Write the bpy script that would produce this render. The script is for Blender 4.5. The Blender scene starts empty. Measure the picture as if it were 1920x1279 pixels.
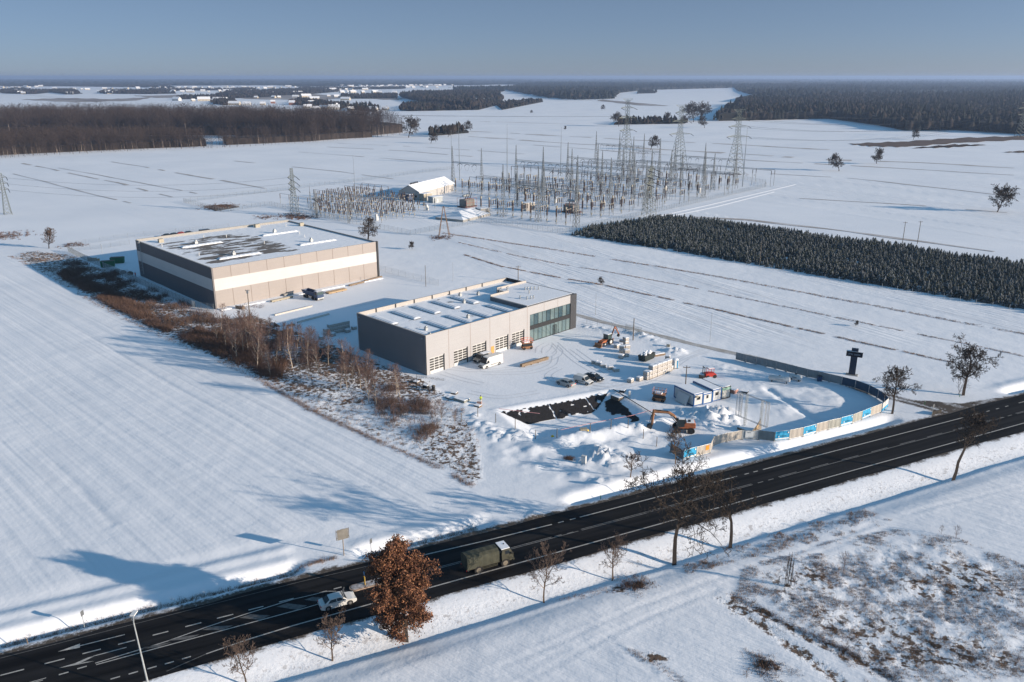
import bpy, math, random
import numpy as np
from mathutils import Vector, Matrix
sc = bpy.context.scene
COL = sc.collection
R = math.radians
# ---------------------------------------------------------------- camera
FPX, HOR, CAMH = 1520.0, 144.0, 66.0
PITCH = math.atan((639.5 - HOR) / FPX)
cam = bpy.data.cameras.new('Camera'); camo = bpy.data.objects.new('Camera', cam); COL.objects.link(camo)
camo.location = (0, 0, CAMH); camo.rotation_euler = (math.pi / 2 - PITCH, 0, 0)
cam.sensor_width = 36.0; cam.lens = FPX / 1920 * 36; cam.clip_start = 1; cam.clip_end = 60000
sc.camera = camo
# ---------------------------------------------------------------- light
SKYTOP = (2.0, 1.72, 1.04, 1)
SUN_AZ, SUN_EL = R(-18.3), R(13.5)          # azimuth counter-clockwise from +x
w = bpy.data.worlds.new('World'); sc.world = w; w.use_nodes = True
nt = w.node_tree; nt.nodes.clear()
sky = nt.nodes.new('ShaderNodeTexSky'); sky.sky_type = 'NISHITA'; sky.sun_disc = False
sky.sun_elevation = SUN_EL; sky.sun_rotation = math.pi / 2 - SUN_AZ
sky.air_density = 0.6; sky.dust_density = 0.1; sky.ozone_density = 6.0; sky.altitude = 0
bg = nt.nodes.new('ShaderNodeBackground'); bg.inputs[1].default_value = 0.15
wo = nt.nodes.new('ShaderNodeOutputWorld')
# Nishita colour graded by elevation: muted near the horizon, zenith brightened for shadow fill
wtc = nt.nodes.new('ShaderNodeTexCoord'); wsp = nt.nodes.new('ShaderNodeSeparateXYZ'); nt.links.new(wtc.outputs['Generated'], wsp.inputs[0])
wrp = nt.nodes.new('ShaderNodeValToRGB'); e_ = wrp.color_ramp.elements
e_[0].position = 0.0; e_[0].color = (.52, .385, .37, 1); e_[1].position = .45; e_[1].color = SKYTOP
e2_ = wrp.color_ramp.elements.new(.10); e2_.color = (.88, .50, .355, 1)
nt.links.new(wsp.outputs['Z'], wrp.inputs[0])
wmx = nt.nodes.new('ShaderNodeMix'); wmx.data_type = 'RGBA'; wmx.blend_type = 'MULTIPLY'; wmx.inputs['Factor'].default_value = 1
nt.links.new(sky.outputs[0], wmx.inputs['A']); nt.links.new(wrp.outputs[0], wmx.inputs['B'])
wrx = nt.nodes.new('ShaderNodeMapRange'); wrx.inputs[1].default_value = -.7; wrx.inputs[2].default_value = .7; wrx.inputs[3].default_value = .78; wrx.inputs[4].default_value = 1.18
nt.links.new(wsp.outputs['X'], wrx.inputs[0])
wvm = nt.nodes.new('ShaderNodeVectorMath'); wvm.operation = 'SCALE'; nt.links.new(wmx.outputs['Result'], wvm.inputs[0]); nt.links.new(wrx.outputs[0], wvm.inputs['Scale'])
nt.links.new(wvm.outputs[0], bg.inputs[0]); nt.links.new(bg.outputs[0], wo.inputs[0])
sl = bpy.data.lights.new('Sun', 'SUN'); sl.energy = 4.9; sl.angle = R(0.5); sl.color = (1.0, 0.84, 0.67)
so = bpy.data.objects.new('Sun', sl); COL.objects.link(so)
sd = Vector((math.cos(SUN_AZ) * math.cos(SUN_EL), math.sin(SUN_AZ) * math.cos(SUN_EL), math.sin(SUN_EL)))
so.rotation_euler = sd.to_track_quat('Z', 'Y').to_euler()
sc.view_settings.view_transform = 'Standard'; sc.view_settings.look = 'None'
sc.view_settings.exposure = 0.60; sc.view_settings.gamma = 1
sc.render.engine = 'CYCLES'
sc.cycles.max_bounces = 6; sc.cycles.volume_bounces = 0; sc.cycles.transparent_max_bounces = 8
# ---------------------------------------------------------------- photo measure -> world
CP, SP = math.cos(PITCH), math.sin(PITCH)
def G(x, y, z=0.0):
    X = (x - 960) / FPX; Y = (639.5 - y) / FPX
    dy = CP + Y * SP; dz = -SP + Y * CP
    t = (z - CAMH) / dz
    return (X * t, dy * t)
def PX(x, y, z=0.0):
    dz = z - CAMH; fw = y * CP - dz * SP; up = y * SP + dz * CP
    return (960 + FPX * x / fw, 639.5 - FPX * up / fw)
# ---------------------------------------------------------------- numpy noise
def _h(ix, iy, s):
    n = (ix.astype(np.int64) * 374761393 + iy.astype(np.int64) * 668265263 + s * 1442695041) & 0xffffffff
    n = ((n ^ (n >> 13)) * 1274126177) & 0xffffffff
    n = n ^ (n >> 16)
    return (n & 0xffff) / 65535.0
def vnoise(x, y, s=0):
    x = np.asarray(x, float); y = np.asarray(y, float)
    ix = np.floor(x); iy = np.floor(y); fx = x - ix; fy = y - iy
    fx = fx * fx * (3 - 2 * fx); fy = fy * fy * (3 - 2 * fy)
    a = _h(ix, iy, s); b = _h(ix + 1, iy, s); c = _h(ix, iy + 1, s); d = _h(ix + 1, iy + 1, s)
    return (a * (1 - fx) + b * fx) * (1 - fy) + (c * (1 - fx) + d * fx) * fy
def fbm(x, y, sc_=1.0, o=4, s=0):
    v = 0; a = 0.5
    for i in range(o):
        v = v + a * vnoise(np.asarray(x) / sc_ * 2 ** i, np.asarray(y) / sc_ * 2 ** i, s + i * 17); a *= .5
    return v / (1 - 0.5 ** o)
def ss(a, b, x):
    t = np.clip((np.asarray(x, float) - a) / (b - a), 0, 1); return t * t * (3 - 2 * t)
def pdist(x, y, pts):
    """distance to polyline of world points"""
    d = np.full(np.shape(x), 1e9)
    for (x0, y0), (x1, y1) in zip(pts[:-1], pts[1:]):
        vx, vy = x1 - x0, y1 - y0
        t = np.clip(((x - x0) * vx + (y - y0) * vy) / (vx * vx + vy * vy + 1e-9), 0, 1)
        d = np.minimum(d, np.hypot(x - x0 - t * vx, y - y0 - t * vy))
    return d
def inpoly(x, y, poly):
    c = np.zeros(np.shape(x), bool)
    n = len(poly)
    for i in range(n):
        x0, y0 = poly[i]; x1, y1 = poly[(i + 1) % n]
        if y0 == y1: continue
        c ^= ((y0 > y) != (y1 > y)) & (x < (x1 - x0) * (y - y0) / (y1 - y0) + x0)
    return c
def spoly(x, y, poly, soft):
    """soft mask inside polygon"""
    d = pdist(x, y, poly + [poly[0]]); return np.where(inpoly(x, y, poly), ss(0, soft, d), 0.0)
# ---------------------------------------------------------------- road frame
RA = (0.315, 104.24); RTH = R(25.81)
RU = (math.cos(RTH), math.sin(RTH)); RV = (-math.sin(RTH), math.cos(RTH))
def RD(s, t): return (RA[0] + RU[0] * s + RV[0] * t, RA[1] + RU[1] * s + RV[1] * t)
def r_st(x, y):
    dx = x - RA[0]; dy = y - RA[1]; return dx * RU[0] + dy * RU[1], dx * RV[0] + dy * RV[1]
# ---------------------------------------------------------------- ground height
PIT0 = G(930, 770); PIT1 = G(1148, 731)
PTH = math.atan2(PIT1[1] - PIT0[1], PIT1[0] - PIT0[0]); PL, PW, PD = 28.1, 17.6, 2.3
def pit_uv(x, y):
    dx = x - PIT0[0]; dy = y - PIT0[1]; c, s = math.cos(PTH), math.sin(PTH)
    return dx * c + dy * s, dx * s - dy * c      # u along the rim, v into the pit (towards the camera)
def PIT(u, v):
    c, s = math.cos(PTH), math.sin(PTH); return (PIT0[0] + u * c + v * s, PIT0[1] + u * s - v * c)
HAZE = 1.0e-4
HEAPS = [ # px, py, height, radius
 (1128, 856, 1.9, 2.6), (1106, 862, 1.2, 2.4), (1148, 868, 1.3, 2.2), (1160, 850, .8, 2.2), (1112, 842, .9, 2.5),
 (1310, 778, 1.6, 3.0), (1336, 784, 1.5, 3.0), (1362, 778, 1.6, 2.4), (1352, 772, 1.4, 2.4), (1284, 776, .8, 2.5), (1330, 790, .8, 3.0), (1374, 790, .9, 2.5),
 (1262, 659, 1.4, 2.2), (1274, 660, .9, 1.8), (1195, 627, .9, 2.2), (1182, 622, .9, 1.8), (1214, 632, .9, 2.0),
 (1105, 612, .7, 2.4), (1125, 617, .7, 2.2), (1145, 621, .6, 2.2), (1162, 626, .5, 2.0), (1232, 640, .6, 1.8), (1236, 652, .5, 1.8),
 (900, 795, .8, 2.0), (915, 806, 1.0, 2.2), (935, 818, .9, 2.2), (958, 822, .8, 2.2), (980, 812, .9, 2.2), (1000, 818, .7, 2.4), (890, 782, .6, 1.8), (1020, 806, .5, 2.2),
 (1045, 823, .6, 2.2), (1075, 822, .6, 2.2), (1098, 818, .6, 2.2), (1130, 810, .6, 2.0), (1165, 806, .6, 2.2), (1200, 803, .8, 2.2), (1215, 812, .6, 2.0), (1240, 790, .5, 2.0),
 (1265, 822, .5, 2.4), (1180, 825, .5, 2.5), (880, 770, .5, 1.8), (862, 756, .5, 2.0), (838, 742, .5, 2.0), (812, 730, .5, 2.0), (788, 716, .5, 2.0), (1120, 905, .7, 2.0), (1150, 903, .6, 1.8),
 (1000, 965, .6, 1.2), (1555, 745, .3, 3), (1470, 770, .3, 3), (1410, 735, .3, 4), (1560, 790, .35, 3), (1350, 690, .35, 3), (1395, 700, .3, 3), (1430, 712, .35, 3)]
HEAPW = [(G(a, b), h, r) for a, b, h, r in HEAPS]
WEED1 = [G(*q) for q in ((1380, 1110), (1395, 1060), (1560, 1010), (1680, 990), (1780, 1000), (1930, 1060), (1990, 1290), (1640, 1290), (1560, 1220), (1440, 1160))]
WEED2 = [G(*q) for q in ((60, 470), (140, 478), (400, 600), (480, 590), (560, 620), (640, 650), (740, 690), (800, 712), (850, 745), (885, 790), (905, 850), (912, 900), (885, 910), (829, 877), (700, 822), (578, 765), (494, 716), (400, 672), (300, 628), (188, 573), (100, 520), (20, 480))]
WEED3 = [G(*q) for q in ((1400, 1010), (1500, 975), (1620, 950), (1680, 975), (1500, 1020), (1420, 1040), (1290, 1075), (1280, 1055))]
RUTS = [[G(*q) for q in l] for l in ([(1500, 1046), (1590, 1012), (1668, 986)], [(1440, 1050), (1560, 1010), (1640, 978), (1760, 945), (1930, 905)], [(1180, 1212), (1240, 1245), (1300, 1292)], [(900, 1262), (1050, 1200), (1190, 1135), (1330, 1085), (1450, 1046)], [(960, 1290), (1090, 1215), (1220, 1150), (1350, 1100)], [(1125, 1180), (1170, 1215), (1230, 1262)], [(700, 1262), (900, 1180), (1100, 1112), (1250, 1068)])]
TRACKW = [[G(*q) for q in l] for l in (
 [(1375, 1115), (1500, 1185), (1620, 1240), (1700, 1290)],
 [(1360, 1125), (1460, 1190), (1570, 1270)])]
SIDEROAD = [G(*q) for q in ((1060, 585), (1130, 605), (1300, 646), (1400, 668), (1560, 710), (1640, 738), (1720, 757), (1780, 775), (1830, 790))]
LFURROW = [[G(*q) for q in l] for l in ([(-10, 530), (60, 565), (160, 625), (300, 710), (420, 775), (520, 835), (615, 893)], [(100, 870), (150, 915), (210, 985)])]
BENCH = [G(*q) for q in ((1440, 730), (1480, 755), (1520, 780), (1545, 800))]
PADP = [G(*q) for q in ((680, 660), (800, 712), (880, 765), (1150, 728), (1240, 780), (1440, 800), (1600, 770), (1560, 716), (1380, 678), (1220, 640), (1085, 600), (830, 540), (700, 520), (410, 585), (440, 600))]
def height(x, y):
    x = np.asarray(x, float); y = np.asarray(y, float)
    s, t = r_st(x, y)
    near = ss(420, 300, np.hypot(x, y))
    h = np.zeros(np.shape(x))
    # verge and ditches
    wob = (vnoise(s / 9, t * 0, 5) - .5) * 1.0
    ts = -(t + wob * .6)
    south = -ss(6.3, 12.3, ts) * 1.15 + ss(12.3, 13.5, ts) * .55 + ss(13.6, 17, ts) * .2
    south = south + ss(13.6, 17, ts) * .12
    gate = 1 - ss(-31, -28.6, s) * ss(-20.0, -22.5, s)       # culverts on the far side
    gate = gate * (1 - ss(4, 8, s) * ss(20, 14, s) * .0) * (1 - ss(-2.5, 1.5, s) * ss(16, 12.5, s) * .95) * (1 - ss(88, 92, s) * ss(128, 122, s))
    tn = t + wob * .5
    north = -ss(6.8, 8.2, tn) * 1.0 + ss(8.6, 10.6, tn) * 1.25 - ss(11.0, 13.5, tn) * .25
    north2 = ss(12.0, 13.8, tn) * .28 - ss(13.8, 16.0, tn) * .38 + ss(16, 18.5, tn) * .1
    h += np.where(t < 0, south, (north + north2 * ss(-20, -26, s)) * gate) * ss(220, 150, np.abs(s))
    h += -.35 * ss(6.8, 8.2, tn) * ss(60, 40, tn) * 0
    # pit
    u, v = pit_uv(x, y)
    inn = np.minimum.reduce([u / 2.2, (PL - u) / 3.3, v / 1.9, (PW - v) / 2.6])
    dep = np.clip(inn, 0, PD)
    h -= dep
    rim = np.exp(-((v + .7) / .5) ** 2) * ss(-2, 0, u) * ss(PL + 2, PL, u) * .12
    h += rim
    mound = np.exp(-((v - PW - 2.2) / 1.8) ** 2) * ss(-4, 2, u) * ss(PL + 4, PL - 2, u) * (.55 + .7 * vnoise(u / 3, v / 3, 3))
    h += mound
    # heaps
    lump = np.abs(fbm(x, y, 1.25, 4, 11) - .5) * 2.2 + .12
    for (hx, hy), hh, rr in HEAPW:
        q = np.hypot(x - hx, y - hy) / rr
        m = q < 2.6
        h = np.where(m, h + hh * .5 * np.exp(-q * q * 1.0) * (0.1 + 1.9 * lump), h)
    # bench edge on the site
    bd = pdist(x, y, BENCH)
    h -= .5 * np.exp(-(bd / .9) ** 2) * near
    # rough weedy ground
    rough = np.maximum.reduce([spoly(x, y, WEED1, 6), spoly(x, y, WEED2, 3) * .8, spoly(x, y, WEED3, 2.5) * .7])
    h += rough * ((fbm(x, y, .8, 3, 31) - .5) * .38 + (fbm(x, y, 6, 2, 37) - .5) * .45)
    for L in TRACKW: h -= .16 * np.exp(-(pdist(x, y, L) / .5) ** 2)
    for L in RUTS: d_ = pdist(x, y, L); k_ = (.3 + .9 * vnoise(x / 6, y / 6, 8)); h += k_ * (.05 * np.exp(-((d_ - .6) / .35) ** 2) - .07 * np.exp(-(d_ / .3) ** 2))
    for L in LFURROW: h += np.where(near > 0, -.12 * np.exp(-(pdist(x, y, L) / .35) ** 2) * near, 0)
    # soft undulation everywhere except under slabs
    pad = spoly(x, y, PADP, 6)
    off = ss(6.5, 10, np.abs(t))
    h += (fbm(x, y, 18, 3, 41) - .5) * .30 * near * off * (1 - pad * .8)
    h += (fbm(x, y, 1.9, 3, 43) - .5) * .08 * near * off * (1 - pad * .8)
    e = spoly(x, y, [G(*q) for q in ((870, 780), (1040, 815), (1230, 800), (1280, 870), (1180, 900), (1060, 920), (900, 870))], 5)
    h += e * (fbm(x, y, 3.0, 3, 47) - .45) * .8
    e2 = spoly(x, y, [G(*q) for q in ((1390, 690), (1560, 722), (1640, 755), (1560, 790), (1440, 790), (1380, 760))], 5)
    h += e2 * (fbm(x, y, 4.0, 4, 49) - .45) * .5
    return np.where(np.abs(t) < 6.0, -.03, h)
def hz(x, y): return float(height(np.array([x]), np.array([y]))[0])
def at(px, py): x, y = G(px, py); return (x, y, hz(x, y))
# ---------------------------------------------------------------- materials
MATS = {}
def mat(name, col, rough=.7, metal=0., noise=0., nscale=2., bump=0., bscale=8., spec=.3, alpha=1., emis=0., col2=None, trans=0.):
    if name in MATS: return MATS[name]
    m = bpy.data.materials.new(name); m.use_nodes = True; N = m.node_tree; b = N.nodes['Principled BSDF']
    b.inputs['Base Color'].default_value = (*col, 1); b.inputs['Roughness'].default_value = rough
    b.inputs['Metallic'].default_value = metal; b.inputs['Specular IOR Level'].default_value = spec
    if trans: b.inputs['Transmission Weight'].default_value = trans
    if alpha < 1: b.inputs['Alpha'].default_value = alpha
    if noise or bump or col2:
        tc = N.nodes.new('ShaderNodeTexCoord')
        n = N.nodes.new('ShaderNodeTexNoise'); n.inputs['Scale'].default_value = nscale; n.inputs['Detail'].default_value = 5
        N.links.new(tc.outputs['Object'], n.inputs['Vector'])
        r = N.nodes.new('ShaderNodeMapRange'); r.inputs[1].default_value = .3; r.inputs[2].default_value = .7
        N.links.new(n.outputs[0], r.inputs[0])
        mx = N.nodes.new('ShaderNodeMix'); mx.data_type = 'RGBA'
        c2 = col2 if col2 else tuple(c * (1 - noise) for c in col)
        mx.inputs['A'].default_value = (*col, 1); mx.inputs['B'].default_value = (*c2, 1)
        N.links.new(r.outputs[0], mx.inputs['Factor']); N.links.new(mx.outputs['Result'], b.inputs['Base Color'])
        if bump:
            n2 = N.nodes.new('ShaderNodeTexNoise'); n2.inputs['Scale'].default_value = bscale; n2.inputs['Detail'].default_value = 4
            N.links.new(tc.outputs['Object'], n2.inputs['Vector'])
            bp = N.nodes.new('ShaderNodeBump'); bp.inputs['Strength'].default_value = 1; bp.inputs['Distance'].default_value = bump
            N.links.new(n2.outputs[0], bp.inputs['Height']); N.links.new(bp.outputs[0], b.inputs['Normal'])
    MATS[name] = m
    return m
SNOWC = (.80, .82, .86)
M = dict(
 snow=mat('snow', SNOWC, .7, noise=.06, nscale=.6, bump=.03, bscale=2),
 steel=mat('galvanised_steel', (.42, .44, .45), .5, .6, noise=.2),
 steelpale=mat('pale_steel', (.38, .41, .42), .6, .2, noise=.25),
 greensteel=mat('weathered_lattice_steel', (.23, .25, .22), .7, .2, noise=.3),
 dark=mat('dark_metal', (.035, .037, .04), .5, .3, noise=.3),
 black=mat('black_rubber', (.02, .02, .02), .8, noise=.3),
 rim=mat('wheel_rim', (.35, .35, .36), .4, .7),
 dirtyrim=mat('dusty_rim', (.22, .19, .15), .8, noise=.4),
 glass=mat('dark_glass', (.02, .025, .03), .05, 0, spec=.2),
 cabglass=mat('cab_glass', (.05, .08, .08), .15, 0, spec=.4),
 white=mat('white_paint', (.60, .60, .59), .35, spec=.5, noise=.08, nscale=1.5),
 whitepanel=mat('white_panel', (.55, .55, .54), .6, noise=.06),
 silver=mat('silver_paint', (.42, .42, .41), .35, .5, noise=.1),
 grayvan=mat('grey_brown_paint', (.28, .27, .25), .4, .3, noise=.15),
 navy=mat('navy_paint', (.02, .05, .12), .4, spec=.5, noise=.2),
 blackpaint=mat('black_paint', (.012, .013, .018), .2, spec=.6),
 orange=mat('orange_paint', (.40, .13, .055), .55, noise=.3, nscale=3),
 orangelift=mat('orange_red_paint', (.75, .12, .04), .5, noise=.15),
 tan=mat('tan_machine_paint', (.33, .16, .08), .6, noise=.3),
 red=mat('red_paint', (.45, .04, .03), .5, noise=.2),
 olive=mat('olive_canvas', (.068, .07, .05), .9, noise=.35, nscale=1.2, bump=.03, bscale=5),
 olivecab=mat('olive_paint', (.068, .066, .045), .7, noise=.4, nscale=1.5),
 wood=mat('timber', (.27, .20, .14), .85, noise=.35, nscale=3),
 woodlight=mat('fresh_timber', (.46, .33, .20), .8, noise=.25, nscale=3),
 greywood=mat('weathered_wood', (.18, .15, .12), .9, noise=.4, nscale=3),
 concrete=mat('concrete', (.34, .33, .31), .9, noise=.2),
 bluepaint=mat('blue_frame_paint', (.02, .10, .28), .5, noise=.15),
 green=mat('green_paint', (.02, .13, .06), .6, noise=.2),
 yellow=mat('hi_vis_yellow', (.55, .70, .03), .7),
 skin=mat('skin', (.45, .27, .18), .6),
 redlamp=mat('red_lamp', (.5, .02, .02), .3),
 lamp=mat('lamp_glass', (.7, .7, .65), .2, spec=.6),
 bark=mat('dark_bark', (.055, .043, .035), .95, noise=.4, nscale=1.2),
 barkpale=mat('birch_bark', (.42, .36, .30), .9, noise=.5, nscale=1.5),
 twig=mat('brown_twigs', (.14, .10, .08), .95, noise=.25, nscale=.5),
 twigred=mat('reddish_twigs', (.155, .10, .085), .95, noise=.3, nscale=.4),
 twigdark=mat('dark_twigs', (.062, .047, .036), .95, noise=.3, nscale=.5),
 oakleaf=mat('dry_oak_leaves', (.175, .08, .043), .85, noise=.45, nscale=1.2),
 drygrass=mat('dry_grass', (.34, .21, .13), .95, noise=.5, nscale=.35),
 drygrassd=mat('dark_dry_weeds', (.15, .09, .06), .95, noise=.45, nscale=.3),
 needle=mat('spruce_needles', (.030, .042, .030), .95, noise=.35, nscale=.3),
 conif=mat('far_conifers', (.014, .019, .017), .95, noise=.4, nscale=.02),
 porcelain=mat('brown_insulator', (.075, .05, .042), .4, noise=.3),
 cream=mat('cream_fittings', (.40, .36, .28), .6, noise=.2),
 linerm=mat('black_liner', (.016, .015, .017), .75, noise=.4, nscale=1.5, bump=.06, bscale=4),
)
# ---------------------------------------------------------------- mesh helpers
class MB:
    def __init__(s): s.v = []; s.f = []; s.mi = []; s.m = 0
    def add(s, vs, fs):
        o = len(s.v); s.v += [tuple(q) for q in vs]; s.f += [tuple(i + o for i in q) for q in fs]; s.mi += [s.m] * len(fs); return s
    def box(s, x, y, z, sx, sy, sz, rz=0., ry=0.):
        """centre x,y ; z bottom"""
        vs = []
        c, n = math.cos(rz), math.sin(rz)
        for dz in (0, sz):
            for a, b in ((-1, -1), (1, -1), (1, 1), (-1, 1)):
                lx, ly = a * sx / 2, b * sy / 2
                zz = dz + (lx * math.tan(ry) if ry else 0)
                vs.append((x + lx * c - ly * n, y + lx * n + ly * c, z + zz))
        return s.add(vs, [(0, 3, 2, 1), (4, 5, 6, 7), (0, 1, 5, 4), (1, 2, 6, 5), (2, 3, 7, 6), (3, 0, 4, 7)])
    def bx(s, x0, x1, y0, y1, z0, z1): return s.box((x0 + x1) / 2, (y0 + y1) / 2, z0, x1 - x0, y1 - y0, z1 - z0)
    def tube(s, p, q, r0, r1=None, n=6, cap=True):
        r1 = r0 if r1 is None else r1
        p = Vector(p); q = Vector(q); d = (q - p)
        if d.length < 1e-6: return s
        d.normalize(); a = d.orthogonal().normalized(); b = d.cross(a)
        vs = []
        for c, r in ((p, r0), (q, r1)):
            for i in range(n):
                t = 2 * math.pi * i / n; vs.append(c + a * (r * math.cos(t)) + b * (r * math.sin(t)))
        fs = [(i, (i + 1) % n, n + (i + 1) % n, n + i) for i in range(n)]
        if cap: fs += [tuple(range(n - 1, -1, -1)), tuple(range(n, 2 * n))]
        return s.add(vs, fs)
    def path(s, pts, r, n=6):
        for a, b in zip(pts[:-1], pts[1:]): s.tube(a, b, r, r, n)
        return s
    def prism(s, poly, y0, y1):
        """polygon in x,z extruded along y"""
        n = len(poly)
        vs = [(x, y0, z) for x, z in poly] + [(x, y1, z) for x, z in poly]
        return s.add(vs, [tuple(range(n)), tuple(range(2 * n - 1, n - 1, -1))] + [(i, n + i, n + (i + 1) % n, (i + 1) % n) for i in range(n)])
    def slab(s, poly, z0, z1):
        n = len(poly)
        vs = [(x, y, z0) for x, y in poly] + [(x, y, z1) for x, y in poly]
        return s.add(vs, [tuple(range(n - 1, -1, -1)), tuple(range(n, 2 * n))] + [(i, (i + 1) % n, n + (i + 1) % n, n + i) for i in range(n)])
    def cylx(s, x, y, z, r, wd, n=16):   # wheel: axis along y
        return s.tube((x, y - wd / 2, z), (x, y + wd / 2, z), r, r, n)
    def lathe(s, prof, n=10, x=0, y=0):
        vs = []; k = len(prof)
        for r, z in prof:
            for i in range(n):
                t = 2 * math.pi * i / n; vs.append((x + r * math.cos(t), y + r * math.sin(t), z))
        fs = [(j * n + i, j * n + (i + 1) % n, (j + 1) * n + (i + 1) % n, (j + 1) * n + i) for j in range(k - 1) for i in range(n)]
        fs += [tuple(range(n - 1, -1, -1)), tuple(range((k - 1) * n, k * n))]
        return s.add(vs, fs)
    def build(s, name, mats, parent=None, smooth=False):
        me = bpy.data.meshes.new(name); me.from_pydata(s.v, [], s.f)
        if not isinstance(mats, (list, tuple)): mats = [mats]
        for q in mats: me.materials.append(q)
        if len(mats) > 1: me.polygons.foreach_set('material_index', s.mi)
        if smooth: me.polygons.foreach_set('use_smooth', [True] * len(me.polygons))
        me.update()
        o = bpy.data.objects.new(name, me); COL.objects.link(o)
        if parent: o.parent = parent
        return o
def tag(o, label=None, cat=None, group=None, kind=None):
    if label: o['label'] = label
    if cat: o['category'] = cat
    if group: o['group'] = group
    if kind: o['kind'] = kind
    return o
def thing(name, label, cat, loc=(0, 0, 0), rz=0., group=None):
    o = bpy.data.objects.new(name, None); COL.objects.link(o); o.location = loc; o.rotation_euler = (0, 0, rz)
    o.empty_display_size = .5
    return tag(o, label, cat, group)
def kids(o): return [c for c in bpy.data.objects if c.parent == o]
_kid = {}
def dup(root, loc, rz=0., label=None, group=None, scale=None):
    if root.name not in _kid:
        def tree(o): return [(c, tree(c)) for c in o.children]
        _kid[root.name] = tree(root)
    r = root.copy(); COL.objects.link(r); r.location = loc; r.rotation_euler = (0, 0, rz)
    if scale: r.scale = (scale, scale, scale) if not isinstance(scale, tuple) else scale
    if label: r['label'] = label
    if group: r['group'] = group
    def rec(tr, par):
        for c, sub in tr:
            k = c.copy(); COL.objects.link(k); k.parent = par; rec(sub, k)
    rec(_kid[root.name], r)
    return r
def npmesh(name, V, F, mats, mi=None, parent=None, smooth=False):
    """V (n,3) F (m,k) arrays with constant k"""
    me = bpy.data.meshes.new(name); V = np.asarray(V, np.float32); F = np.asarray(F, np.int32)
    k = F.shape[1]
    me.vertices.add(len(V)); me.vertices.foreach_set('co', V.ravel())
    me.loops.add(F.size); me.loops.foreach_set('vertex_index', F.ravel())
    me.polygons.add(len(F)); me.polygons.foreach_set('loop_start', np.arange(0, F.size, k, dtype=np.int32))
    try: me.polygons.foreach_set('loop_total', np.full(len(F), k, np.int32))
    except Exception: pass
    if not isinstance(mats, (list, tuple)): mats = [mats]
    for q in mats: me.materials.append(q)
    if mi is not None: me.polygons.foreach_set('material_index', np.asarray(mi, np.int32))
    me.polygons.foreach_set('use_smooth', np.full(len(F), smooth))
    me.update(calc_edges=True); me.validate()
    o = bpy.data.objects.new(name, me); COL.objects.link(o)
    if parent: o.parent = parent
    return o
def segs_arrays(segs):
    """segments (x0,y0,z0,x1,y1,z1,r0,r1) -> triangular prisms as arrays"""
    S = np.asarray(segs, float); p = S[:, :3]; q = S[:, 3:6]; d = q - p
    d /= np.maximum(np.linalg.norm(d, axis=1, keepdims=True), 1e-9)
    a = np.cross(d, np.where(np.abs(d[:, 2:3]) < .9, [[0, 0, 1.]], [[1., 0, 0]])); a /= np.linalg.norm(a, axis=1, keepdims=True)
    b = np.cross(d, a); V = []
    for c, r in ((p, S[:, 6:7]), (q, S[:, 7:8])):
        for k in range(3):
            t = 2 * math.pi * k / 3; V.append(c + a * (r * math.cos(t)) + b * (r * math.sin(t)))
    V = np.stack(V, 1).reshape(-1, 3); n = len(S); o = (np.arange(n) * 6)[:, None, None]
    F = (np.array([[0, 1, 4, 3], [1, 2, 5, 4], [2, 0, 3, 5]])[None] + o).reshape(-1, 4)
    return V, F
def scatter(protos, T):
    """protos [(V,F,mi)], T rows (proto,x,y,z,rot,scale_xy,scale_z) -> one mesh's arrays"""
    Vs, Fs, Ms = [], [], []; off = 0
    T = np.asarray(T, float)
    for i, (V, F, mi) in enumerate(protos):
        t = T[T[:, 0] == i]
        if not len(t): continue
        c = np.cos(t[:, 4])[:, None]; s = np.sin(t[:, 4])[:, None]; k = t[:, 5][:, None]
        X = (V[None, :, 0] * c - V[None, :, 1] * s) * k + t[:, 1][:, None]
        Y = (V[None, :, 0] * s + V[None, :, 1] * c) * k + t[:, 2][:, None]
        Z = V[None, :, 2] * t[:, 6][:, None] + t[:, 3][:, None]
        W = np.stack([X, Y, Z], 2).reshape(-1, 3); n = len(t)
        Fs.append((F[None] + (np.arange(n) * len(V))[:, None, None]).reshape(-1, F.shape[1]) + off)
        Ms.append(np.tile(mi, n)); Vs.append(W); off += len(W)
    return np.concatenate(Vs), np.concatenate(Fs), np.concatenate(Ms)
# ================================================================ GROUND
def axis(lo, hi, step, far, ratio):
    a = list(np.arange(lo, hi + 1e-6, step)); d = step; v = a[-1]
    while v < far: d *= ratio; v += d; a.append(v)
    return a
ys = list(np.arange(60, 200, .5)); v = 200.; d = .5
while v < 300: d *= 1.004; v += d; ys.append(v)
while v < 30000: d *= 1.045; v += d; ys.append(v)
xr = axis(0, 150, .5, 26000, 1.045); xl = axis(0, 110, .5, 26000, 1.045)
xs = [-q for q in reversed(xl[1:])] + xr
X, Y = np.meshgrid(np.array(xs), np.array(ys)); ny, nx = X.shape
Z = height(X, Y)
idx = np.arange(nx * ny).reshape(ny, nx)
F = np.stack([idx[:-1, :-1], idx[:-1, 1:], idx[1:, 1:], idx[1:, :-1]], -1).reshape(-1, 4)
s_, t_ = r_st(X, Y)
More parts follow.
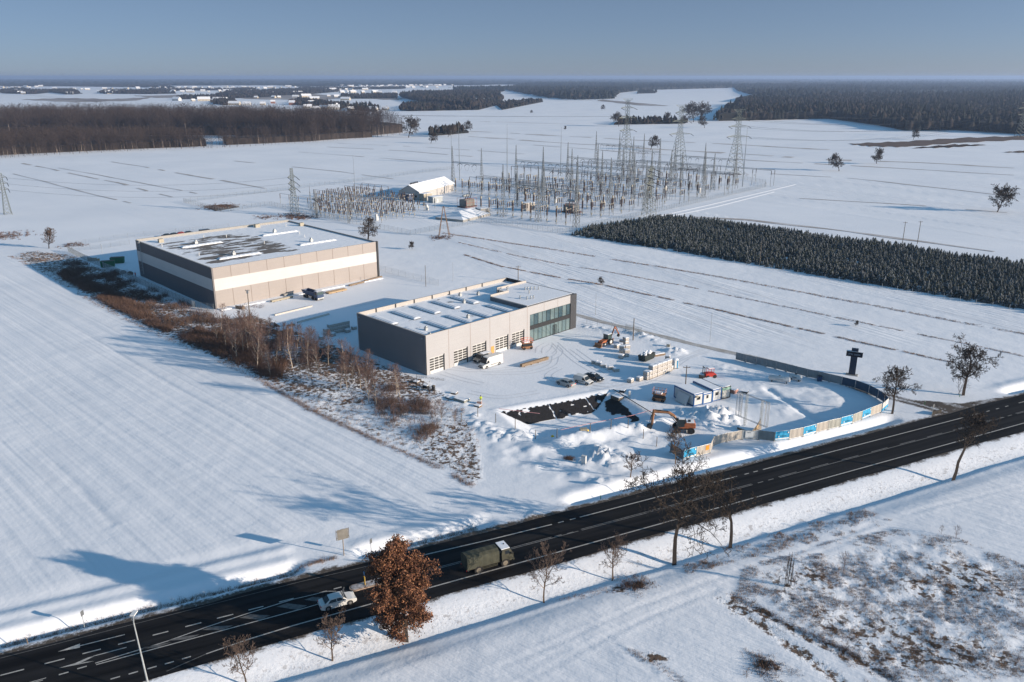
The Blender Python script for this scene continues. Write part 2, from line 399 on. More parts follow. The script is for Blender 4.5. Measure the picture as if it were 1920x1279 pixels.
# --- real surface differences: dirt, slush, weeds, ploughed soil
nz = fbm(X, Y, 1.2, 3, 61); nb = fbm(X, Y, 5, 3, 63)
dirt = ss(7.6, 6.0, np.abs(t_) + (nz - .5) * 1.4) * .9
dirt = np.maximum(dirt, ss(9.6, 7.2, t_ + (nz - .5) * 2.2) * (t_ > 0) * .28)
sd_ = pdist(X, Y, SIDEROAD)
dirt = np.maximum(dirt, np.maximum(ss(.9, .3, np.abs(sd_ - .95)), ss(2.8, 1.5, sd_) * .55) * (.75 + .25 * ss(.4, .6, nb)) * ss(35, 75, X))
dirt = np.maximum(dirt, ss(2.6, 1.2, sd_) * .25)
mouth = [G(*q) for q in ((1690, 748), (1770, 768), (1800, 790), (1930, 742), (1860, 745), (1800, 755), (1740, 750))]
dirt = np.maximum(dirt, spoly(X, Y, mouth, .8) * (.62 + .38 * ss(.4, .6, fbm(X, Y, 2.5, 3, 65))))
stain = pdist(X, Y, [G(785, 706), G(830, 712)]); dirt = np.maximum(dirt, ss(1.3, .5, stain + (nz - .5) * 1.) * .45)
weed = np.maximum.reduce([spoly(X, Y, WEED1, 5) * (.22 + .34 * ss(.4, .65, fbm(X, Y, 8, 2, 91))), spoly(X, Y, WEED2, 1.5) * (.35 + .35 * ss(150, 190, Y) + .3 * ss(.45, .65, fbm(X, Y, 7, 2, 92))), spoly(X, Y, WEED3, 2) * .3])
for L in TRACKW: weed = np.maximum(weed, ss(1.5, .5, pdist(X, Y, L) + (nz - .5) * 1.2) * .62)
SCRUB = [G(*q) for q in ((150, 505), (220, 535), (300, 575), (400, 620), (500, 650), (560, 690), (530, 720), (494, 712), (400, 666), (300, 622), (188, 567), (100, 515))]
weed = np.maximum(weed, spoly(X, Y, SCRUB, 3) * .95)
for px, py, r in ((1190, 1090, 2.2), (1165, 1098, 1.6), (1440, 1245, 2.5), (1230, 1230, 2), (1010, 1110, .0), (700, 1230, .0)):
    if r: q = G(px, py); weed = np.maximum(weed, ss(r, r * .3, np.hypot(X - q[0], (Y - q[1]) * 1.6) + (nz - .5) * 2) * .95)
verge = ss(7.6, 9.5, -t_) * ss(12.6, 11, -t_)
weed = np.maximum(weed, verge * .22)
pad = spoly(X, Y, PADP, 5)
fl = ss(-2, 6, -(X - (-10 - (Y - 130) * 1.02))) * ss(560, 480, Y) * ss(15.5, 20, t_)
fr = ss(-6, 10, X - (30 + (Y - 190) * -.4)) * ss(190, 215, Y) * ss(640, 520, Y)
strp = vnoise((X * math.sin(R(-58)) - Y * math.cos(R(-58))) / 11, X * 0, 19); fr = fr * (.25 + 1.5 * ss(.4, .6, strp))
fs_ = ss(14, 18, -t_) * (1 - np.clip(weed * 1.5, 0, 1))
off = lambda q: np.asarray(q, np.float32).ravel()
def ground_mat():
    m = bpy.data.materials.new('snow_field'); m.use_nodes = True; N = m.node_tree; b = N.nodes['Principled BSDF']; L = N.links
    b.inputs['Roughness'].default_value = .75; b.inputs['Specular IOR Level'].default_value = .2
    tc = N.nodes.new('ShaderNodeTexCoord')
    def attr(n): a = N.nodes.new('ShaderNodeAttribute'); a.attribute_name = n; return a.outputs['Fac']
    def math_(op, a, c):
        q = N.nodes.new('ShaderNodeMath'); q.operation = op
        for i, k in enumerate((a, c)):
            if k is None: continue
            if isinstance(k, (int, float)): q.inputs[i].default_value = k
            else: L.new(k, q.inputs[i])
        return q.outputs[0]
    def noise(scale, rot=0, det=4, sx=1, sy=1, rough=.55):
        mp = N.nodes.new('ShaderNodeMapping'); mp.vector_type = 'TEXTURE'; mp.inputs['Rotation'].default_value = (0, 0, rot); mp.inputs['Scale'].default_value = (sx, sy, 1)
        L.new(tc.outputs['Object'], mp.inputs['Vector'])
        n = N.nodes.new('ShaderNodeTexNoise'); n.inputs['Scale'].default_value = scale; n.inputs['Detail'].default_value = det; n.inputs['Roughness'].default_value = rough
        L.new(mp.outputs[0], n.inputs['Vector']); return n.outputs[0]
    def mrange(a, lo, hi):
        r = N.nodes.new('ShaderNodeMapRange'); r.inputs[1].default_value = lo; r.inputs[2].default_value = hi; L.new(a, r.inputs[0]); return r.outputs[0]
    def mix(f, a, c):
        q = N.nodes.new('ShaderNodeMix'); q.data_type = 'RGBA'
        L.new(f, q.inputs['Factor'])
        for nm, k in (('A', a), ('B', c)):
            if isinstance(k, tuple): q.inputs[nm].default_value = (*k, 1)
            else: L.new(k, q.inputs[nm])
        return q.outputs['Result']
    base = mix(mrange(noise(.02, 0, 5), .35, .65), SNOWC, (.73, .76, .81))
    # stubble showing through thin snow in streaks along the furrows
    stre = mrange(noise(.55, R(-44), 4, 22, 1), .56, .74)
    base = mix(math_('MULTIPLY', math_('MULTIPLY', stre, .10), attr('fieldl')), base, (.46, .45, .47))
    stre2 = mrange(noise(.40, R(-58), 5, 30, 1), .55, .72)
    base = mix(math_('MULTIPLY', math_('MULTIPLY', stre2, .20), attr('fieldr')), base, (.40, .38, .38))
    wn = mrange(noise(.9, 0, 6, rough=.7), .42, .62)
    wf = mrange(math_('ADD', wn, math_('SUBTRACT', attr('weed'), .9)), .0, .35)
    wf = math_('MULTIPLY', wf, math_('MINIMUM', math_('MULTIPLY', attr('weed'), 2.), 1.))
    wcol = mix(noise(.25, 0, 3), (.15, .10, .07), (.09, .068, .055))
    base = mix(wf, base, wcol)
    dn = mrange(noise(2.5, 0, 5, rough=.7), .3, .7)
    df = mrange(math_('ADD', math_('MULTIPLY', dn, .6), math_('SUBTRACT', attr('dirt'), .6)), 0, .5)
    df = math_('MULTIPLY', df, mrange(attr('dirt'), 0, .15))
    base = mix(df, base, (.085, .068, .055))
    L.new(base, b.inputs['Base Color'])
    # bumps
    h1 = math_('MULTIPLY', noise(1.3, 0, 6, rough=.6), .05)
    h2 = math_('MULTIPLY', math_('MULTIPLY', noise(.42, R(-44), 2, 60, 1), .21), attr('fieldl'))
    h3 = math_('MULTIPLY', math_('MULTIPLY', noise(.9, R(-58), 4, 16, 1), .17), attr('fieldr'))
    h4 = math_('MULTIPLY', math_('MULTIPLY', noise(.8, R(-30), 5, 5, 1), .20), attr('fields'))
    h5 = math_('MULTIPLY', math_('MULTIPLY', noise(2.2, 0, 5, rough=.65), .30), attr('weed'))
    h6 = math_('MULTIPLY', noise(.07, R(-44), 4, 6, 1), .22)
    tot = math_('ADD', math_('ADD', math_('ADD', h1, h2), math_('ADD', h3, h4)), math_('ADD', h5, h6))
    bp = N.nodes.new('ShaderNodeBump'); bp.inputs['Strength'].default_value = 1; bp.inputs['Distance'].default_value = 1
    L.new(tot, bp.inputs['Height']); L.new(bp.outputs[0], b.inputs['Normal'])
    return m
GM = ground_mat()
g = npmesh('ground', np.stack([X, Y, Z], -1).reshape(-1, 3), F, GM, smooth=True); tag(g, kind='structure')
def setattr_(o, n, a):
    k = o.data.attributes.new(n, 'FLOAT', 'POINT'); k.data.foreach_set('value', off(a))
for n_, a_ in (('dirt', dirt), ('weed', weed), ('fieldl', fl), ('fieldr', fr), ('fields', fs_)): setattr_(g, n_, a_)
# ---------------------------------------------------------------- main road
def strip(name, segs, mat_, z, kind='structure', parent=None):
    """segs: list of (s0,t0,s1,t1,w) quads lying on the road; or polygons of (s,t)"""
    mb = MB()
    for q in segs:
        if isinstance(q[0], (tuple, list)): poly = [RD(*p) for p in q]
        else:
            s0, t0, s1, t1, wd = q; L = math.hypot(s1 - s0, t1 - t0); nx_, ny_ = -(t1 - t0) / L * wd / 2, (s1 - s0) / L * wd / 2
            poly = [RD(s0 + nx_, t0 + ny_), RD(s0 - nx_, t0 - ny_), RD(s1 - nx_, t1 - ny_), RD(s1 + nx_, t1 + ny_)]
        mb.add([(x, y, z) for x, y in poly], [tuple(range(len(poly)))])
    o = mb.build(name, mat_, parent)
    if kind: tag(o, kind=kind)
    return o
asph = bpy.data.materials.new('asphalt'); asph.use_nodes = True
def _asph():
    N = asph.node_tree; b = N.nodes['Principled BSDF']; L = N.links
    tc = N.nodes.new('ShaderNodeTexCoord'); mp = N.nodes.new('ShaderNodeMapping'); mp.vector_type = 'TEXTURE'
    mp.inputs['Rotation'].default_value = (0, 0, RTH); mp.inputs['Scale'].default_value = (25, 1, 1); L.new(tc.outputs['Object'], mp.inputs[0])
    n1 = N.nodes.new('ShaderNodeTexNoise'); n1.inputs['Scale'].default_value = .8; n1.inputs['Detail'].default_value = 4; L.new(mp.outputs[0], n1.inputs[0])
    n2 = N.nodes.new('ShaderNodeTexNoise'); n2.inputs['Scale'].default_value = 9; n2.inputs['Detail'].default_value = 5; L.new(tc.outputs['Object'], n2.inputs[0])
    c = N.nodes.new('ShaderNodeValToRGB'); c.color_ramp.elements[0].position = .35; c.color_ramp.elements[0].color = (.006, .006, .007, 1)
    c.color_ramp.elements[1].position = .68; c.color_ramp.elements[1].color = (.026, .025, .026, 1); L.new(n1.outputs[0], c.inputs[0])
    mx = N.nodes.new('ShaderNodeMix'); mx.data_type = 'RGBA'; mx.blend_type = 'MULTIPLY'; mx.inputs['Factor'].default_value = .5
    L.new(c.outputs[0], mx.inputs['A']); L.new(n2.outputs[0], mx.inputs['B']); L.new(mx.outputs['Result'], b.inputs['Base Color'])
    b.inputs['Roughness'].default_value = .85; b.inputs['Specular IOR Level'].default_value = .12
_asph()
mb = MB(); S = np.arange(-130, 420, 4.)
for i, s in enumerate(S):
    for t in (-6.35 + .25 * (vnoise(s / 7, 0, 2) - .5) * 2, 5.75 + .35 * ss(50, 80, s) + .3 * (vnoise(s / 6, 0, 3) - .5) * 2):
        x, y = RD(s, float(t)); mb.v.append((x, y, 0.012))
for i in range(len(S) - 1): mb.f.append((2 * i, 2 * i + 2, 2 * i + 3, 2 * i + 1)); mb.mi.append(0)
tag(mb.build('main_road', asph), kind='structure')
paint = mat('road_marking_paint', (.50, .48, .45), .8, noise=.35, nscale=2.5)
faint = mat('worn_marking_paint', (.16, .155, .15), .85, noise=.5, nscale=2)
zm = .017
ln = [(-23, 4.6, -12.4, 4.15, .12)]
strip('edge_line', [(-13.5, 3.95, -2, 3.45, .22), (-2, 3.45, 8.1, 3.25, .22), (13.1, 3.25, 44.6, 3.25, .22), (50.5, 3.25, 108.3, 3.25, .22), (121, 3.3, 300, 3.3, .2),
 (-38.5, -4.2, -33, -3.95, .2), (-33, -3.95, -22, -3.92, .2), (-22, -3.92, 300, -3.85, .22), (-43.5, -4.75, -38.5, -4.2, .18)], paint, zm)
strip('faint_edge_line', [(-66, 5.15, -30, 5.1, .10), (-30, 5.1, -13.5, 4.4, .1), (-48, -5.9, -43.5, -4.75, .14)], faint, zm)
dd = [(-65.4, -63.0), (-60.9, -58.8), (-56.9, -54.9), (-53, -51.1), (-49.1, -47.3), (-45.3, -43.4), (-41.5, -39.5), (-37.6, -35.7), (-33.7, -31.8)]
strip('lane_dashes', [(a, 1.75, b, 1.72, .2) for a, b in dd] + [(-28.5, 1.42, -27.4, 1.42, .2), (-26.5, 1.45, -25.4, 1.45, .2)] +
 [(-69.5, 1.75, -67.4, 1.75, .2)] + [(a, 3.25, a + 1.0, 3.25, .2) for a in (9.2, 11.3, 46.3, 48.3, 110.5, 113.5, 116.5)], paint, zm)
strip('turn_dashes', [(a, b, a + 1.0, b + .02, .2) for a, b in ((-59.3, -1.08), (-57.4, -.9), (-53.9, -4.5), (-52.0, -4.5), (-50.0, -4.5), (-48.1, -4.5), (-46.2, -4.45))] +
 [(-70, -1.2, -60.6, -1.02, .12), (-70, -1.45, -60.9, -1.27, .12)], paint, zm)
strip('wedge_line', [(-55.5, -.75, -47.5, -.22, .16), (-47.5, -.22, -43, .5, .16), (-43, .5, -38.7, 1.0, .16), (-38.7, 1.0, -32, 1.55, .16), (-55.4, -1.08, -31, -1.02, .16), (-32, 1.55, -27.3, 1.3, .12), (-31, -1.02, -24.5, -.75, .14), (-27.3, 1.3, -26.3, .8, .12)], paint, zm)
def hat(s, top, w_=1.0): return [(s, top), (s + 1.4 * w_, top + .12), (s + 3.7, -.62), (s + 2.3, -.95)]
strip('hatching', [hat(-50.8, -.30, .5), hat(-47.5, -.18), hat(-43.5, .16), hat(-38.9, .62), hat(-34.2, .9), hat(-30.6, .8, .8)], faint, zm)
strip('straight_arrow', [[(-59.6, 3.45), (-57.2, 3.12), (-57.2, 3.95)], (-57.2, 3.5, -52.2, 3.42, .16)], paint, zm)
strip('combined_arrow', [[(-59.4, .18), (-57.9, -.05), (-57.0, .05), (-55.5, .7), (-56.3, .72), (-57.6, .3)], (-55.7, .72, -52.1, .72, .15), [(-58.0, -.05), (-55.6, -.3), (-56.6, .0)]], paint, zm)
cl = [(-16, .08, 6.3, .08, .12), (-16, -.22, 10.8, -.22, .12), (6.8, .02, 8, .02, .14), (8.9, -.1, 10, -.1, .15), (11.4, .05, 45, .02, .11), (11.4, -.25, 45, -.3, .11), (46.2, -.2, 47.4, -.2, .16), (48.5, -.2, 49.7, -.2, .16)]
for a in np.arange(51, 108, 7.5): cl += [(a, -.3, a + 7.5, -.3, .12), (a, 0.0, a + 4.2, 0.0, .12)]
cl += [(109.5, -.2, 110.8, -.2, .15), (112.2, -.2, 113.5, -.2, .15)]
for a in np.arange(115, 300, 7.5): cl += [(a, -.3, a + 7.5, -.3, .12), (a, 0.0, a + 4.2, 0.0, .12)]
strip('centre_line', cl, faint if False else mat('centre_paint', (.27, .26, .25), .8, noise=.35, nscale=2), zm)
# access road as its own sheet of packed snow and slush
slush = mat('packed_slush', (.50, .49, .48), .8, noise=.4, nscale=.5, bump=.05, bscale=3, col2=(.34, .31, .28))
mb = MB(); pl = [G(*q) for q in ((1050, 582), (1130, 604), (1300, 645.5), (1400, 667), (1480, 687))]
dn = []
for (x0, y0), (x1, y1) in zip(pl[:-1], pl[1:]):
    n_ = max(2, int(math.hypot(x1 - x0, y1 - y0) / 2.5))
    for k in range(n_): dn.append((x0 + (x1 - x0) * k / n_, y0 + (y1 - y0) * k / n_))
dn.append(pl[-1])
for i, (x, y) in enumerate(dn):
    a = dn[max(0, i - 1)]; b = dn[min(len(dn) - 1, i + 1)]; L = math.hypot(b[0] - a[0], b[1] - a[1]); nx_, ny_ = -(b[1] - a[1]) / L, (b[0] - a[0]) / L
    for w_ in (-2, -1, 0, 1, 2):
        q = w_ * .55 + .12 * math.sin(i * 1.3 + w_); X_, Y_ = x + nx_ * q, y + ny_ * q
        mb.v.append((X_, Y_, hz(X_, Y_) + .035))
for i in range(len(dn) - 1):
    for k in range(4): a = i * 5 + k; mb.f.append((a, a + 5, a + 6, a + 1)); mb.mi.append(0)
tag(mb.build('access_road', slush, smooth=True), kind='structure')
# tyre tracks pressed into the yard snow
trk = mat('tyre_track_snow', (.66, .68, .72), .8, noise=.12)
def track(pts, wd=.22, gauge=1.6, name='tyre_tracks'):
    mb = MB(); P_ = []
    for a, b, c, d in zip([pts[0]] + pts[:-2], pts[:-1], pts[1:], pts[2:] + [pts[-1]]):
        for k in range(6):
            t = k / 6.; P_.append(tuple(.5 * ((2 * b[i]) + (c[i] - a[i]) * t + (2 * a[i] - 5 * b[i] + 4 * c[i] - d[i]) * t * t + (-a[i] + 3 * b[i] - 3 * c[i] + d[i]) * t ** 3) for i in (0, 1)))
    P_.append(pts[-1])
    for sgn in (-1, 1):
        o = len(mb.v)
        for i, (x, y) in enumerate(P_):
            a = P_[max(0, i - 1)]; b = P_[min(len(P_) - 1, i + 1)]; L = math.hypot(b[0] - a[0], b[1] - a[1]) + 1e-6; nx_, ny_ = -(b[1] - a[1]) / L, (b[0] - a[0]) / L
            for q in (sgn * gauge / 2 - wd / 2, sgn * gauge / 2 + wd / 2):
                X_, Y_ = x + nx_ * q, y + ny_ * q; mb.v.append((X_, Y_, hz(X_, Y_) + .022))
        for i in range(len(P_) - 1): a = o + 2 * i; mb.f.append((a, a + 2, a + 3, a + 1)); mb.mi.append(0)
    tag(mb.build(name, trk), kind='structure')
for l in ([(915, 695), (960, 690), (1000, 684), (1035, 672), (1050, 660), (1040, 648)], [(905, 700), (950, 700), (1000, 697), (1035, 684), (1042, 668)],
          [(1060, 716), (1035, 712), (1028, 705), (1036, 697), (1050, 690)], [(1010, 662), (1012, 652), (1026, 644)], [(1030, 662), (1038, 655), (1042, 646)],
          [(1110, 718), (1140, 722), (1190, 712), (1230, 700), (1270, 676), (1310, 660), (1330, 655)], [(1110, 725), (1150, 728), (1220, 712), (1262, 688), (1290, 670), (1325, 658)],
          [(1120, 700), (1085, 680), (1060, 660), (1040, 642)], [(1140, 700), (1110, 680), (1075, 655)],
          [(830, 700), (870, 712), (905, 720)], [(840, 690), (880, 695), (915, 694)], [(660, 575), (690, 568), (740, 555)], [(880, 735), (940, 745), (1010, 735)]):
    track([G(*q) for q in l])
# ---------------------------------------------------------------- pond liner on the slopes
def liner(name, fn, nu, nv, keep):
    mb = MB(); ids = {}
    def vid(i, j):
        if (i, j) not in ids:
            x, y = fn(i, j); ids[(i, j)] = len(mb.v); mb.v.append((x, y, hz(x, y) + .09))
        return ids[(i, j)]
    for i in range(nu):
        for j in range(nv):
            if keep(i, j): mb.f.append((vid(i, j), vid(i + 1, j), vid(i + 1, j + 1), vid(i, j + 1))); mb.mi.append(0)
    o = mb.build(name, M['linerm']); tag(o, kind='structure'); return o
st = .22
def k1(i, j):
    u = .6 + i * st; v_ = .3 + j * st
    top = .35 + .3 * abs(math.sin(u * 2.1)) + .35 * float(vnoise(u * .8, 0, 7)); bot = 4.3 + .9 * float(vnoise(u * .7, 3, 8)) - .4
    if v_ < top or v_ > bot: return False
    if v_ > (u - .6) * .9 + .55 or v_ > (27.3 - u) * .75: return False
    for seam in (11.8 + .12 * math.sin(v_ * 3), 20.6 + .15 * v_): 
        if abs(u - seam) < .14: return False
    if math.hypot(u - 6.2, (v_ - 1.3) * 1.6) < .8 or math.hypot(u - 23.3, (v_ - 2.2) * 1.3) < .5 or math.hypot(u - 15.2, v_ - 4) < .35: return False
    return float(fbm(u, v_, .9, 2, 9)) > .2
liner('pond_liner', lambda i, j: PIT(.6 + i * st, .3 + j * st), 122, 24, k1)
def k2(i, j):
    v_ = 2.0 + i * st; w_ = .8 + j * st       # v along the east rim, w into the pit
    n = float(fbm(v_, w_, 2.6, 3, 12))
    band = math.exp(-((w_ - 2.4 - .12 * v_) / 2.0) ** 2)
    return n * (.45 + 1.0 * band) > .50 and w_ < 6.4 and v_ < 15.2 and v_ > 3
liner('pond_liner_east', lambda i, j: PIT(PL - (.8 + j * st), 2.0 + i * st), 62, 26, k2)
kerb = MB()
kerb.tube((*PIT(PL + .1, .4), .25), (*PIT(PL + .3, PW - 1), .3), .09, .09, 5)
tag(kerb.build('rim_pipe', M['dark']), 'black pipe along the east rim of the snowy excavation pit', 'pipe')
# ================================================================ BUILDINGS
def panelmat(name, col, seam=.0, dirx=1., pitch=1.1, rough=.5, dark=.86):
    """horizontal sandwich-panel joints as real colour/bump lines from z, object space"""
    m = bpy.data.materials.new(name); m.use_nodes = True; N = m.node_tree; b = N.nodes['Principled BSDF']; L = N.links
    tc = N.nodes.new('ShaderNodeTexCoord'); sp = N.nodes.new('ShaderNodeSeparateXYZ'); L.new(tc.outputs['Object'], sp.inputs[0])
    a = N.nodes.new('ShaderNodeMath'); a.operation = 'MULTIPLY'; a.inputs[1].default_value = 1 / pitch; L.new(sp.outputs['Z'], a.inputs[0])
    f = N.nodes.new('ShaderNodeMath'); f.operation = 'FRACT'; L.new(a.outputs[0], f.inputs[0])
    r = N.nodes.new('ShaderNodeMath'); r.operation = 'LESS_THAN'; r.inputs[1].default_value = .06; L.new(f.outputs[0], r.inputs[0])
    n = N.nodes.new('ShaderNodeTexNoise'); n.inputs['Scale'].default_value = .25; n.inputs['Detail'].default_value = 6; L.new(tc.outputs['Object'], n.inputs['Vector'])
    mx0 = N.nodes.new('ShaderNodeMix'); mx0.data_type = 'RGBA'; mx0.inputs['A'].default_value = (*col, 1); mx0.inputs['B'].default_value = (*[c * .86 for c in col], 1)
    L.new(n.outputs[0], mx0.inputs['Factor'])
    mx = N.nodes.new('ShaderNodeMix'); mx.data_type = 'RGBA'; mx.inputs['B'].default_value = (*[c * dark for c in col], 1)
    L.new(r.outputs[0], mx.inputs['Factor']); L.new(mx0.outputs['Result'], mx.inputs['A']); L.new(mx.outputs['Result'], b.inputs['Base Color'])
    b.inputs['Roughness'].default_value = rough; b.inputs['Specular IOR Level'].default_value = .25
    return m
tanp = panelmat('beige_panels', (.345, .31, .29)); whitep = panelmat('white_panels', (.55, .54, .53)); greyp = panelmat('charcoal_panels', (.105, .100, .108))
lowp = panelmat('greywhite_panels_shade', (.40, .40, .42))
# ---- warehouse
Q0 = G(405, 580); T1 = R(43.9); WU, WV, WH = 58.6, 59.4, 12.5
wh = thing('warehouse', 'large flat roofed beige warehouse with a white band round its walls', 'warehouse', (Q0[0], Q0[1], 0), T1)
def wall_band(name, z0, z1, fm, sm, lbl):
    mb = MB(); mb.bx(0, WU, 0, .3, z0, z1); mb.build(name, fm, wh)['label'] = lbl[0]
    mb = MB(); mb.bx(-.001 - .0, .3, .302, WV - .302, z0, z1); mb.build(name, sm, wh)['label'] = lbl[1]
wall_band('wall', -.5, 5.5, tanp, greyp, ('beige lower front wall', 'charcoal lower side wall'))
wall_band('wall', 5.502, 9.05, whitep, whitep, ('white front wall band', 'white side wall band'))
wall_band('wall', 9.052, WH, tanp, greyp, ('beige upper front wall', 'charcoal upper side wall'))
mb = MB(); mb.bx(WU - .3, WU, .302, WV - .302, -.5, WH); mb.bx(0, WU, WV - .3, WV, -.5, WH); mb.build('rear_wall', tanp, wh)
mb = MB(); mb.bx(-.06, .4, -.06, .4, -.5, WH + .02); mb.build('corner_trim', mat('corner_trim_grey', (.16, .15, .15), .6), wh)
mb = MB(); mb.bx(WU - .35, WU + .25, -.3, .5, -.5, WH + .1); mb.build('corner_post', M['dark'], wh)
for i in range(1, 10):
    x = i * WU / 10
    for za, zb in ((-.3, 5.48), (9.07, WH)): mb = MB(); mb.bx(x - .05, x + .05, -.03, .001, za, zb); mb.build('panel_joint', mat('panel_joint_brown', (.17, .13, .11), .7), wh)
mb = MB(); mb.bx(.3, WU - .3, .3, WV - .3, WH - .9, WH - .45); 
rf = bpy.data.materials.new('patchy_snow_roof'); rf.use_nodes = True
def _rf(m, lo, hi, sc=(.055, .2), region=None, col=(.15, .125, .105)):
    N = m.node_tree; b = N.nodes['Principled BSDF']; L = N.links
    tc = N.nodes.new('ShaderNodeTexCoord'); mp = N.nodes.new('ShaderNodeMapping'); mp.inputs['Scale'].default_value = (sc[0], sc[1], 1); L.new(tc.outputs['Object'], mp.inputs[0])
    n = N.nodes.new('ShaderNodeTexNoise'); n.inputs['Scale'].default_value = 1.6; n.inputs['Detail'].default_value = 8; n.inputs['Roughness'].default_value = .62; L.new(mp.outputs[0], n.inputs[0])
    fac = n.outputs[0]
    if region:
        x0, x1, y0, y1 = region; sp = N.nodes.new('ShaderNodeSeparateXYZ'); L.new(tc.outputs['Object'], sp.inputs[0])
        def dome(sock, a, c):
            q = N.nodes.new('ShaderNodeMath'); q.operation = 'SUBTRACT'; q.inputs[1].default_value = (a + c) / 2; L.new(sock, q.inputs[0])
            w_ = N.nodes.new('ShaderNodeMath'); w_.operation = 'ABSOLUTE'; L.new(q.outputs[0], w_.inputs[0])
            e = N.nodes.new('ShaderNodeMapRange'); e.inputs[1].default_value = (c - a) / 2; e.inputs[2].default_value = (c - a) / 2 * .55; L.new(w_.outputs[0], e.inputs[0]); return e.outputs[0]
        p = N.nodes.new('ShaderNodeMath'); p.operation = 'MULTIPLY'; L.new(dome(sp.outputs['X'], x0, x1), p.inputs[0]); L.new(dome(sp.outputs['Y'], y0, y1), p.inputs[1])
        p2 = N.nodes.new('ShaderNodeMath'); p2.operation = 'MULTIPLY'; L.new(p.outputs[0], p2.inputs[0]); L.new(fac, p2.inputs[1]); fac = p2.outputs[0]
    r = N.nodes.new('ShaderNodeMapRange'); r.inputs[1].default_value = lo; r.inputs[2].default_value = hi; L.new(fac, r.inputs[0])
    mx = N.nodes.new('ShaderNodeMix'); mx.data_type = 'RGBA'; mx.inputs['A'].default_value = (*SNOWC, 1); mx.inputs['B'].default_value = (*col, 1); L.new(r.outputs[0], mx.inputs['Factor'])
    L.new(mx.outputs['Result'], b.inputs['Base Color']); b.inputs['Roughness'].default_value = .75
    n2 = N.nodes.new('ShaderNodeTexNoise'); n2.inputs['Scale'].default_value = .5; n2.inputs['Detail'].default_value = 6; L.new(tc.outputs['Object'], n2.inputs[0])
    bp = N.nodes.new('ShaderNodeBump'); bp.inputs['Distance'].default_value = .12; L.new(n2.outputs[0], bp.inputs['Height']); L.new(bp.outputs[0], b.inputs['Normal'])
_rf(rf, .465, .50, (.075, .24), (-6, 44, -6, 64))
roof = mb.build('roof', rf, wh)
mb = MB(); mb.bx(.3, WU - .3, WV - .34, WV + .05, WH - .4, WH + .35); mb.bx(-.05, .34, .4, WV, WH + .002, WH + .12); mb.build('parapet', M['concrete'], wh)
def vault(x0, y0, x1, y1, wd, hgt, z, parent, name='skylight', along='x', ribs=10):
    mb = MB(); n = 8
    L = (x1 - x0) if along == 'x' else (y1 - y0)
    segs = ribs * 2
    for i in range(segs + 1):
        a = i / segs * L; bump_ = .03 if i % 2 else 0
        e = min(1, min(a, L - a) / .9 + .25)
        for k in range(n + 1):
            th = math.pi * k / n; cy = -math.cos(th) * wd / 2; cz = math.sin(th) * hgt * e + bump_
            mb.v.append((x0 + a, y0 + cy, z + cz) if along == 'x' else (x0 + cy, y0 + a, z + cz))
    for i in range(segs):
        for k in range(n): a = i * (n + 1) + k; mb.f.append((a, a + n + 1, a + n + 2, a + 1)); mb.mi.append(1 if (i % 2 and 1 <= k <= 5) else 0)
    o = mb.build(name, [M['snow'], mat('skylight_sheet', (.60, .64, .70), .4, spec=.5)], parent, smooth=False)
    mb = MB()
    if along == 'x': mb.bx(x0 + .2, x1 - .2, y0 - wd / 2 + .02, y0 + wd / 2 - .02, z - .25, z + .02)
    else: mb.bx(x0 - wd / 2 + .02, x0 + wd / 2 - .02, y0 + .2, y1 - .2, z - .25, z + .02)
    mb.build('kerb', M['dark'], o); return o
for (a, b) in ((6.8, 38), (7.6, 12.2), (36.2, 38.9), (37, 14.5)): vault(a, b, a + 14.3, b, 2.4, .5, WH - .42, wh)
def roofunit(x, y, z, s, parent, hh=1.0):
    mb = MB(); mb.box(x, y, z, s, s, hh * .7); mb.lathe([(s * .32, z + hh * .7), (s * .32, z + hh * .85), (s * .48, z + hh * .88), (s * .42, z + hh)], 10, x, y); return mb.build('roof_fan', M['steel'], parent)
for x, y in ((13, 40.3), (14, 14.5), (42.5, 41), (43.2, 16.8)): roofunit(x, y, WH - .45, 1.0, wh, 1.5)
for x, y, a in ((5.8, 52, 1.6), (43.6, 56.5, 1.8), (57.2, 47.6, 1.6)): mb = MB(); mb.box(x, y, WH - .45, a, a * .8, 1.2); mb.build('roof_hatch', M['cream'], wh)
for x, y in ((3, 44), (6, 22), (26, 45), (30, 25), (48, 33), (52, 50), (20, 50), (46, 26)): mb = MB(); mb.tube((x, y, WH - .5), (x, y, WH + .35), .12, .12, 6); mb.tube((x, y, WH + .35), (x, y, WH + .5), .22, .16, 6); mb.build('roof_vent', M['white'], wh)
mb = MB()
for dx in (54.2, 54.8): mb.tube((-.5, dx, 1.5), (-.5, dx, WH + 1.3), .05, .05, 4)
for k in range(36): mb.tube((-.5, 54.2, 1.8 + k * .33), (-.5, 54.8, 1.8 + k * .33), .025, .025, 4)
for k in range(10): z = 3 + k * 1.05; mb.path([(-.5, 54.1, z), (-1.1, 54.1, z), (-1.25, 54.5, z), (-1.1, 54.9, z), (-.5, 54.9, z)], .03, 4)
mb.build('ladder_cage', M['steelpale'], wh)
mb = MB(); mb.prism([(17.2, 0), (17.2, 1.9), (22, 2.2), (22, 0)], 0, 0) if False else None
mb = MB(); mb.box(23.4, -.9, 0, 3.2, 1.2, .9); mb.build('entrance_plinth', M['concrete'], wh)
# snowed apron by the wall
mb = MB(); mb.slab([(0.5, -2.6), (WU, -2.6), (WU, -.02), (0.5, -.02)], -.3, .22); o = mb.build('apron', M['snow'], wh)
